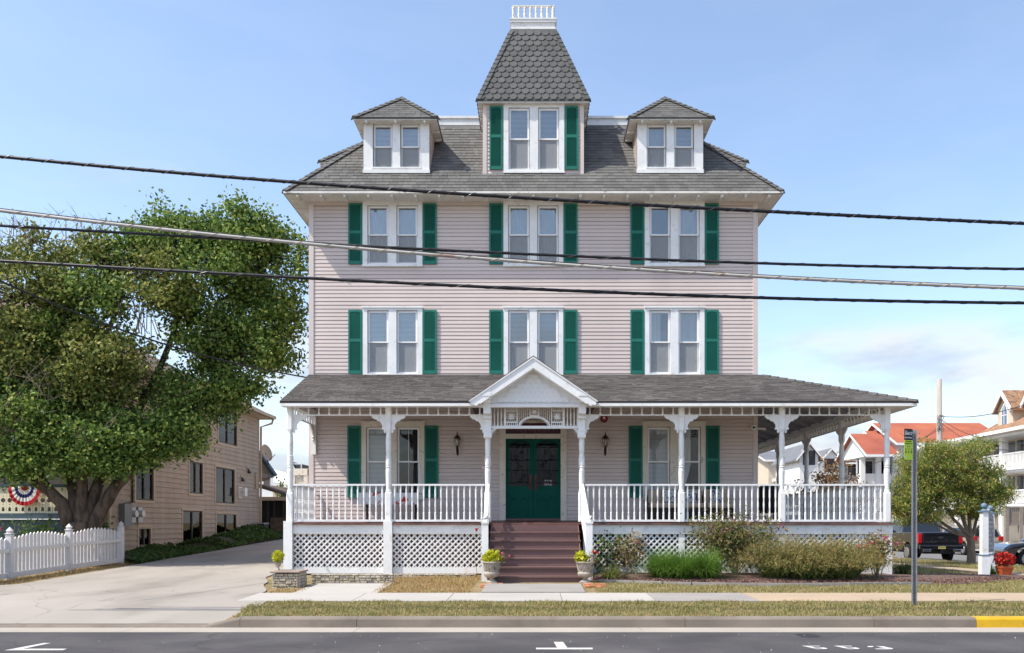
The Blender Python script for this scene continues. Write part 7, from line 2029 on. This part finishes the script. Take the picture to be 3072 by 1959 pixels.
t = thing('porch_columns', 'white porch with arched openings and balconies under the orange roof', 'porch', (X2(2640), Y2 + 2, -.6))
MB().box(X2(2590), X2(2720), Y2 + .5, Y2 + 1.2, Z2(1450), Z2(1420)).build('balcony_front', bwhite, t)
MB().box(X2(2590), X2(2800), Y2 + 1.3, Y2 + 1.5, -.6, Z2(1360)).build('wall', bgrey, t)
for px in (2592, 2640, 2690, 2718): MB().box(X2(px) - .2, X2(px) + .2, Y2 + .2, Y2 + .6, -.6, Z2(1362)).build('column', bwhite, t)
for px in (2600, 2622, 2656, 2672): 
    w = MB().box(X2(px) - .45, X2(px) + .45, Y2 + 1.25, Y2 + 1.299, Z2(1425), Z2(1378)).build('window', bwhite, t); MB().box(X2(px) - .33, X2(px) + .33, Y2 + 1.2, Y2 + 1.245, Z2(1422), Z2(1381)).build('pane', dark_glass, w)
MB().box(X2(2690), X2(2800), Y2 + .5, Y2 + 1.2, Z2(1545), Z2(1500)).build('lower_band', bwhite, t)
# R3: grey roofed houses
Y3 = 96.0; X3 = lambda px: (px - CX) * Y3 / F; Z3 = lambda py: EYE + (CY - py) * Y3 / F
gable_house('grey_roof_house', 'long tan house with grey roof seen between the side porch posts', X3(2335), X3(2530), Y3 + 4, Y3 + 14, -.6, Z3(1368), Z3(1334), 'x', btan, r_grey, .6, [('front', X3(2380), Z3(1400), 1.2, 1.4), ('front', X3(2500), Z3(1400), 1.2, 1.4)])
gable_house('grey_gable_house', 'white fronted gable house with pale grey roof behind the russet tree', X3(2443), X3(2503), Y3 - 2, Y3 + 3, -.6, Z3(1380), Z3(1349), 'y', bwhite, r_grey, .5, [('front', X3(2473), Z3(1420), 1.4, 1.5)])
gable_house('grey_porch_house', 'grey house with pale roof and white porch column', X3(2515), X3(2640), Y3 + .5, Y3 + 9, -.6, Z3(1380), Z3(1345), 'x', bgrey, r_grey, .8, [('front', X3(2560), Z3(1425), .9, 1.9), ('front', X3(2580), Z3(1425), .9, 1.9), ('front', X3(2606), Z3(1425), 1.1, 1.9)])
t = thing('far_balcony', 'white balustraded balcony on the tan house between porch posts', 'balcony', (X3(2375), Y3 + 2, Z3(1440)))
MB().box(X3(2345), X3(2400), Y3 + 2, Y3 + 3.9, Z3(1440), Z3(1432)).build('slab', bwhite, t); balustrade(t, (X3(2352), Y3 + 2.1, Z3(1432)), (X3(2396), Y3 + 2.1, Z3(1432)), .85, .22)
for px in (2350, 2398): MB().box(X3(px) - .12, X3(px) + .12, Y3 + 2, Y3 + 2.3, -.6, Z3(1375)).build('post', bwhite, t)
t = thing('far_terrace', 'white solid terrace parapet with bunting across the side street', 'terrace', (X3(2610), Y3 - 6, -.6))
MB().box(X3(2572) , X3(2700), Y3 - 8, Y3 - 7.6, Z3(1458), Z3(1418)).build('parapet', bwhite, t); MB().box(X3(2420), X3(2700), Y3 - 7.5, Y3 - 3, Z3(1462), Z3(1452)).build('slab', bwhite, t); balustrade(t, (X3(2500), Y3 - 7.8, Z3(1456)), (X3(2571), Y3 - 7.8, Z3(1456)), 1.0, .24)
MB().box(X3(2300), X3(2760), Y3 - 4, Y3 - 3.8, -.6, Z3(1462)).build('wall', btan, t)
bunting(2603, 2625, 1419, 1446, Y3 - 8.1, 'small red white and blue bunting on the far white terrace')
gable_house('white_corner_house', 'white house with dark roof at the corner of the side porch', X3(2282), X3(2330), Y3 - 14, Y3 - 6, -.6, Z3(1392), Z3(1362), 'y', bwhite, r_grey, .4, [('front', X3(2306), Z3(1420), 1.2, 1.4)])
# left background seen past the porch
Y4 = 62.0; X4 = lambda px: (px - CX) * Y4 / F; Z4 = lambda py: EYE + (CY - py) * Y4 / F
gable_house('white_gable_house', 'white gabled house far behind the left driveway', X4(790), X4(826), Y4 + 6, Y4 + 14, .5, Z4(1402), Z4(1368), 'y', bwhite, nb_roof, .35, [('front', X4(822), Z4(1410), .6, .8)])
gable_house('red_roof_house', 'far house with dark red roof left of the porch post', X4(828), X4(912), Y4 + 10, Y4 + 18, .5, Z4(1406), Z4(1385), 'x', bgrey, r_red, .3, [('front', X4(844), Z4(1424), .8, .7)])
t = thing('white_deck', 'white raised deck with solid railing far behind the driveway', 'deck', (X4(840), Y4, .8))
d_ = MB(); d_.add([(X4(795), Y4 + 2, Z4(1443)), (X4(880), Y4, Z4(1453)), (X4(880), Y4, Z4(1424)), (X4(795), Y4 + 2, Z4(1403)), (X4(795), Y4 + 2.15, Z4(1443)), (X4(880), Y4 + .15, Z4(1453)), (X4(880), Y4 + .15, Z4(1424)), (X4(795), Y4 + 2.15, Z4(1403))], [(0, 1, 2, 3), (7, 6, 5, 4), (3, 2, 6, 7), (0, 4, 5, 1)]); d_.build('railing', bwhite, t)
MB().box(X4(795), X4(900), Y4 + 3, Y4 + 3.2, .5, Z4(1440)).build('wall', btan, t); MB().box(X4(800), X4(892), Y4 + .3, Y4 + 3, Z4(1462), Z4(1452)).build('slab', bwhite, t)
for px in (812, 836, 858): MB().box(X4(px) - .15, X4(px) + .15, Y4 + 1, Y4 + 1.3, .5, Z4(1460)).build('post', dark_m if px == 836 else btan, t)
x, y = X(862, 44), 44.0
shrub('far_bush', 'green bush behind the left porch post', (x, y, gl(x, y)), .8, .6, 2.5, 500, .14, LM['hydr'], 9, seed=71)
# white trellis screen behind the left end of the porch
t = thing('trellis_screen', 'cream trellis screen behind the left end of the porch', 'trellis', (-6.3, 23.45, gl(-6.3, 23.45)))
yt = 23.45; xt = lambda px: (px - CX) * yt / F; zt_ = lambda py: EYE + (CY - py) * yt / F
zg = gl(-7, yt)
for a, b in ((876, 886), (912, 924)): MB().box(xt(a), xt(b), yt - .05, yt + .05, zg, zt_(1408)).build('post', cream, t)
MB().box(xt(876), xt(924), yt - .06, yt + .06, zt_(1426), zt_(1406)).build('top_board', cream, t); MB().box(xt(886.2), xt(911.8), yt - .03, yt + .03, zg, zt_(1456)).build('lower_board', cream, t)
for i in range(-3, 6):
    for s in (1, -1):
        xa = xt(886) + i * .064; H = zt_(1426) - zt_(1456)
        a, b = (xa, zt_(1456)), (xa + s * H, zt_(1426))
        if s < 0: a, b = (xa + .05, zt_(1456)), (xa + .05 - H, zt_(1426))
        lo_, hi_ = xt(886), xt(912)
        (ax, az), (bx_, bz_) = a, b
        if min(ax, bx_) > hi_ - .02 or max(ax, bx_) < lo_ + .02: continue
        def clipx(x_): return max(lo_, min(hi_, x_))
        f = lambda x_: az + (bz_ - az) * (x_ - ax) / (bx_ - ax)
        MB().bar((clipx(ax), yt + .008 * s, f(clipx(ax))), (clipx(bx_), yt + .008 * s, f(clipx(bx_))), .014, .025).build('lattice_strip', cream, t)
# utility pole with wires
yp = 59.0; xp = X(2818, yp); zp = Z(1138, yp)
pole_m = mat('weathered_pole', (.34, .31, .275), .95, .15, 4, stretch=(1, 1, .2), bump=.4, bscale=30)
t = thing('utility_pole', 'bare weathered wooden utility pole behind the street tree', 'utility pole', (xp, yp, gl(xp, yp)))
MB().tube([(xp, yp, gl(xp, yp) - .2), (xp, yp, zp)], [.22, .165], 12).build('pole', pole_m, t, True)
for k, (px, py, Y) in enumerate(((3072, 1215, 50), (3072, 1330, 45), (3072, 1352, 45), (2700, 1300, 75), (2500, 1405, 90))):
    a = Vector((xp, yp - .15, Z(1250 + k * 9, yp))); b = W(px, py, Y); pts = []
    for i in range(17):
        u = i / 16; q = a.lerp(b, u); q.z -= (.5 + .25 * k) * math.sin(math.pi * u) * .6; pts.append(q)
    tt = MB().tube(pts, .02, 4).build('pole_wire', black_cable, t)
cp = MB(); 
for k in range(5): cp.tube([Vector((xp, yp - .18, Z(1245, yp))) + Vector((.25 * math.sin(i * .6 + k), 0, -.16 * i + .1 * math.sin(i))) for i in range(9)], .014, 4)
o = cp.build('cable_loops', black_cable, t); o['kind'] = 'stuff'

# ================================================================== VEHICLES
carblack = mat('black_car_paint', (.010, .010, .012), .12, .05, coat=1.0, spec=.5)
beige = mat('beige_car_paint', (.38, .32, .25), .3, .05, coat=.6, metal=.35)
navy = mat('dark_navy_car_paint', (.008, .010, .018), .10, .05, coat=1.0, spec=.6)
tyre = mat('tyre', (.015, .015, .015), .9, .2, 10); rim_m = mat('alloy_rim', (.35, .35, .36), .3, .1, metal=.8); chrome = mat('chrome', (.62, .62, .63), .12, .02, metal=1.0)
tail_r = mat('tail_lamp', (.42, .008, .012), .2, .05, coat=.6); carglass = mat('car_glass', (.012, .016, .020), .06, .1, spec=.7); plate_m = mat('plate_yellow', (.55, .46, .16), .5, .1, 30)
class Veh:
    def __init__(s, name, label, loc, rot):
        s.M = Matrix.Translation(loc) @ Matrix.Rotation(rot, 4, 'Z'); s.t = thing(name, label, 'pickup truck' if 'truck' in name else 'car', loc)
    def add(s, mb, name, m_, parent=None, smooth=False, bevel=0):
        mb.v = [tuple(s.M @ Vector(p)) for p in mb.v]; o = mb.build(name, m_, parent or s.t, smooth)
        if bevel:
            b = o.modifiers.new('bevel', 'BEVEL'); b.width = bevel; b.segments = 2; b.limit_method = 'ANGLE'
        return o
    def wheel(s, x, y, r_=.40, w=.26):
        sg_ = 1 if x > 0 else -1
        o = s.add(MB().tube([(x - w / 2, y, r_), (x - w / 2 + .02, y, r_), (x + w / 2 - .02, y, r_), (x + w / 2, y, r_)], [r_ * .9, r_, r_, r_ * .9], 24), 'wheel', tyre)
        s.add(MB().tube([(x + sg_ * (w / 2 + .001), y, r_), (x + sg_ * (w / 2 + .02), y, r_)], [r_ * .66, r_ * .60], 16), 'rim', rim_m, o)
def arch(yc, r_, z0, n=9): return [(yc + r_ * math.cos(math.pi * (1 - i / (n - 1))), max(z0, .40 + r_ * math.sin(math.pi * (i / (n - 1))))) for i in range(n)]
def frustum(y0, y1, z0, z1, w0, w1, yi0, yi1):
    return MB().add([(-w0, y0, z0), (w0, y0, z0), (w0, y1, z0), (-w0, y1, z0), (-w1, yi0, z1), (w1, yi0, z1), (w1, yi1, z1), (-w1, yi1, z1)], [(0, 3, 2, 1), (4, 5, 6, 7), (0, 1, 5, 4), (1, 2, 6, 5), (2, 3, 7, 6), (3, 0, 4, 7)])
# pickup
gz_ = gl(18.5, 40) - .17
v = Veh('pickup_truck', 'black pickup truck parked on the side street, seen from behind', (18.55, 38.9, gz_), math.radians(-1.5))
out = [(.18, .62)] + arch(1.35, .52, .62) + [(2.0, .50), (4.2, .50)] + arch(4.85, .52, .55) + [(5.75, .55), (5.85, .75), (5.82, 1.08), (5.4, 1.18), (4.1, 1.27), (4.05, 1.30), (.20, 1.38), (.10, 1.34), (.10, .70)]
v.add(MB().prism(out, -1.0, 1.0, 'yz'), 'body', carblack, bevel=.05)
v.add(frustum(2.05, 4.15, 1.28, 1.93, .95, .80, 2.22, 3.55), 'cab', carblack, bevel=.06)
v.add(MB().add([(-.74, 2.12, 1.40), (.74, 2.12, 1.40), (.66, 2.225, 1.84), (-.66, 2.225, 1.84)], [(0, 1, 2, 3)]), 'rear_window', carglass)
v.add(MB().add([(-.935, 2.25, 1.36), (-.935, 3.9, 1.36), (-.835, 3.5, 1.84), (-.835, 2.36, 1.84)], [(3, 2, 1, 0)]), 'side_window', carglass)
v.add(MB().add([(-.82, 2.085, 1.345), (-.76, 2.09, 1.345), (-.70, 2.20, 1.84), (-.74, 2.20, 1.84)], [(0, 1, 2, 3)]), 'pillar', carblack)
tg = v.add(MB().box(-.80, .80, .05, .10, .82, 1.36), 'tailgate', carblack, bevel=.02)
v.add(MB().box(-.72, .72, .03, .05, 1.28, 1.35), 'tailgate_lip', carblack, tg, bevel=.01); v.add(MB().box(-.70, .70, .035, .05, .90, .98), 'tailgate_crease', carblack, tg, bevel=.01)
bt = [(-.15, .025), (-.055, .025), (-.055, .05), (.055, .05), (.055, .025), (.15, .025), (.13, -.03), (.055, -.03), (.055, -.05), (-.055, -.05), (-.055, -.03), (-.13, -.03)]
v.add(MB().prism([(a, b + 1.13) for a, b in bt], .034, .048), 'emblem', chrome, tg)
for s_, sz, x, z in (('SILVERADO', .105, -.42, .925), ('RST', .08, .60, .985), ('LTD', .05, -.42, 1.0)):
    me = text_mesh(s_, sz, chrome, 'lettering', .002); M_ = v.M @ Matrix.Translation((x, .028 if z < .98 else .044, z)) @ Matrix.Rotation(math.pi / 2, 4, 'X'); l_, r_, s2 = M_.decompose(); inst(me, 'lettering', tg, l_, r_.to_euler())
for s in (-1, 1):
    v.add(MB().box(s * .83, s * 1.005, .07, .30, .86, 1.32), 'tail_light', tail_r, bevel=.02)
    v.add(MB().box(s * .50, s * .86, -.085, -.06, .50, .60), 'exhaust_tip', chrome, bevel=.015); v.add(MB().box(s * .54, s * .82, -.088, -.086, .52, .58), 'exhaust_hole', iron)
    v.wheel(s * .88, 1.35); v.wheel(s * .88, 4.85)
    v.add(MB().box(s * 1.0, s * 1.22, 3.55, 3.68, 1.30, 1.50), 'mirror', carblack, bevel=.03)
v.add(MB().box(-.98, .98, -.06, .10, .60, .80), 'bumper', carblack, bevel=.03); v.add(MB().box(-.9, .9, -.075, -.061, .72, .765), 'bumper_trim', chrome)
v.add(MB().box(-.16, .16, -.075, -.062, .615, .745), 'number_plate', plate_m); me = text_mesh('C75-SWT', .07, ink, 'plate_lettering', .001); M_ = v.M @ Matrix.Translation((0, -.079, .68)) @ Matrix.Rotation(math.pi / 2, 4, 'X'); l_, r_, s2 = M_.decompose(); inst(me, 'plate_lettering', v.t, l_, r_.to_euler())
v.add(MB().box(-.06, .06, -.13, .2, .50, .58), 'hitch', iron); v.add(MB().box(-.7, .7, .2, 5.4, .38, .60), 'underbody', iron)
v.add(MB().box(-.16, .16, 2.20, 2.26, 1.93, 1.955), 'brake_light', tail_r)
# beige minivan
gz_ = gl(26, 50) - .17
v = Veh('beige_minivan', 'beige minivan parked across the side street behind the tree trunk', (26.3, 49.5, gz_), 0.03)
out = [(.05, .45)] + arch(1.0, .42, .42) + [(1.6, .35), (3.4, .35)] + arch(3.95, .42, .42) + [(4.9, .40), (5.0, .65), (4.7, .88), (3.9, 1.02), (.08, 1.08), (.0, .9)]
v.add(MB().prism(out, -.95, .95, 'yz'), 'body', beige, bevel=.08)
v.add(frustum(.06, 4.0, 1.06, 1.72, .92, .72, .28, 3.0), 'cabin', beige, bevel=.10)
v.add(MB().add([(-.72, .055, 1.12), (.72, .055, 1.12), (.60, .245, 1.60), (-.60, .245, 1.60)], [(0, 1, 2, 3)]), 'rear_window', carglass)
v.add(MB().add([(-.93, .40, 1.12), (-.93, 3.7, 1.12), (-.78, 3.0, 1.60), (-.78, .5, 1.60)], [(3, 2, 1, 0)]), 'side_window', carglass)
for s in (-1, 1):
    v.add(MB().box(s * .62, s * .97, -.02, .14, .86, 1.12), 'tail_light', tail_r, bevel=.03); v.wheel(s * .84, 1.0, .34, .22); v.wheel(s * .84, 3.95, .34, .22)
    v.add(MB().tube([(s * .70, .6, 1.76), (s * .70, 2.9, 1.76)], .025, 6), 'roof_rail', galv)
v.add(MB().box(-.96, .96, -.06, .10, .42, .66), 'bumper', beige, bevel=.05); v.add(MB().box(-.2, .2, -.03, -.01, .74, .86), 'number_plate', plate_m)
# dark car, nose to the left, cut by the frame
gz_ = gl(19, 33) - .17
v = Veh('dark_car', 'dark navy car with its nose at the right edge of the picture', (22.6, 32.9, gz_), math.radians(80))
out = [(.05, .40)] + arch(.85, .40, .40) + [(1.4, .30), (3.2, .30)] + arch(3.65, .40, .40) + [(4.35, .35), (4.50, .55), (4.46, .74), (4.2, .90), (3.1, 1.03), (.4, 1.08), (.0, .9)]
v.add(MB().prism(out, -.90, .90, 'yz'), 'body', navy, bevel=.10)
v.add(frustum(.25, 3.35, 1.02, 1.55, .86, .66, .75, 2.35), 'cabin', navy, bevel=.08)
v.add(MB().add([(-.80, 3.20, 1.06), (.80, 3.20, 1.06), (.62, 2.42, 1.49), (-.62, 2.42, 1.49)], [(0, 3, 2, 1)]), 'windscreen', carglass)
v.add(MB().add([(.875, .6, 1.08), (.875, 3.0, 1.08), (.70, 2.3, 1.48), (.70, .9, 1.48)], [(0, 1, 2, 3)]), 'side_window', carglass)
v.add(MB().add([(-.875, .6, 1.08), (-.875, 3.0, 1.08), (-.70, 2.3, 1.48), (-.70, .9, 1.48)], [(3, 2, 1, 0)]), 'side_window', carglass)
for s in (-1, 1):
    v.wheel(s * .80, .85, .33, .22); v.wheel(s * .80, 3.65, .33, .22)
    v.add(MB().box(s * .48, s * .84, 4.30, 4.47, .60, .74), 'headlight', mat('lamp_glass_%d' % s, (.6, .62, .64), .1, 0), bevel=.03); v.add(MB().box(s * .88, s * 1.06, 2.75, 2.88, 1.05, 1.18), 'mirror', navy, bevel=.03)
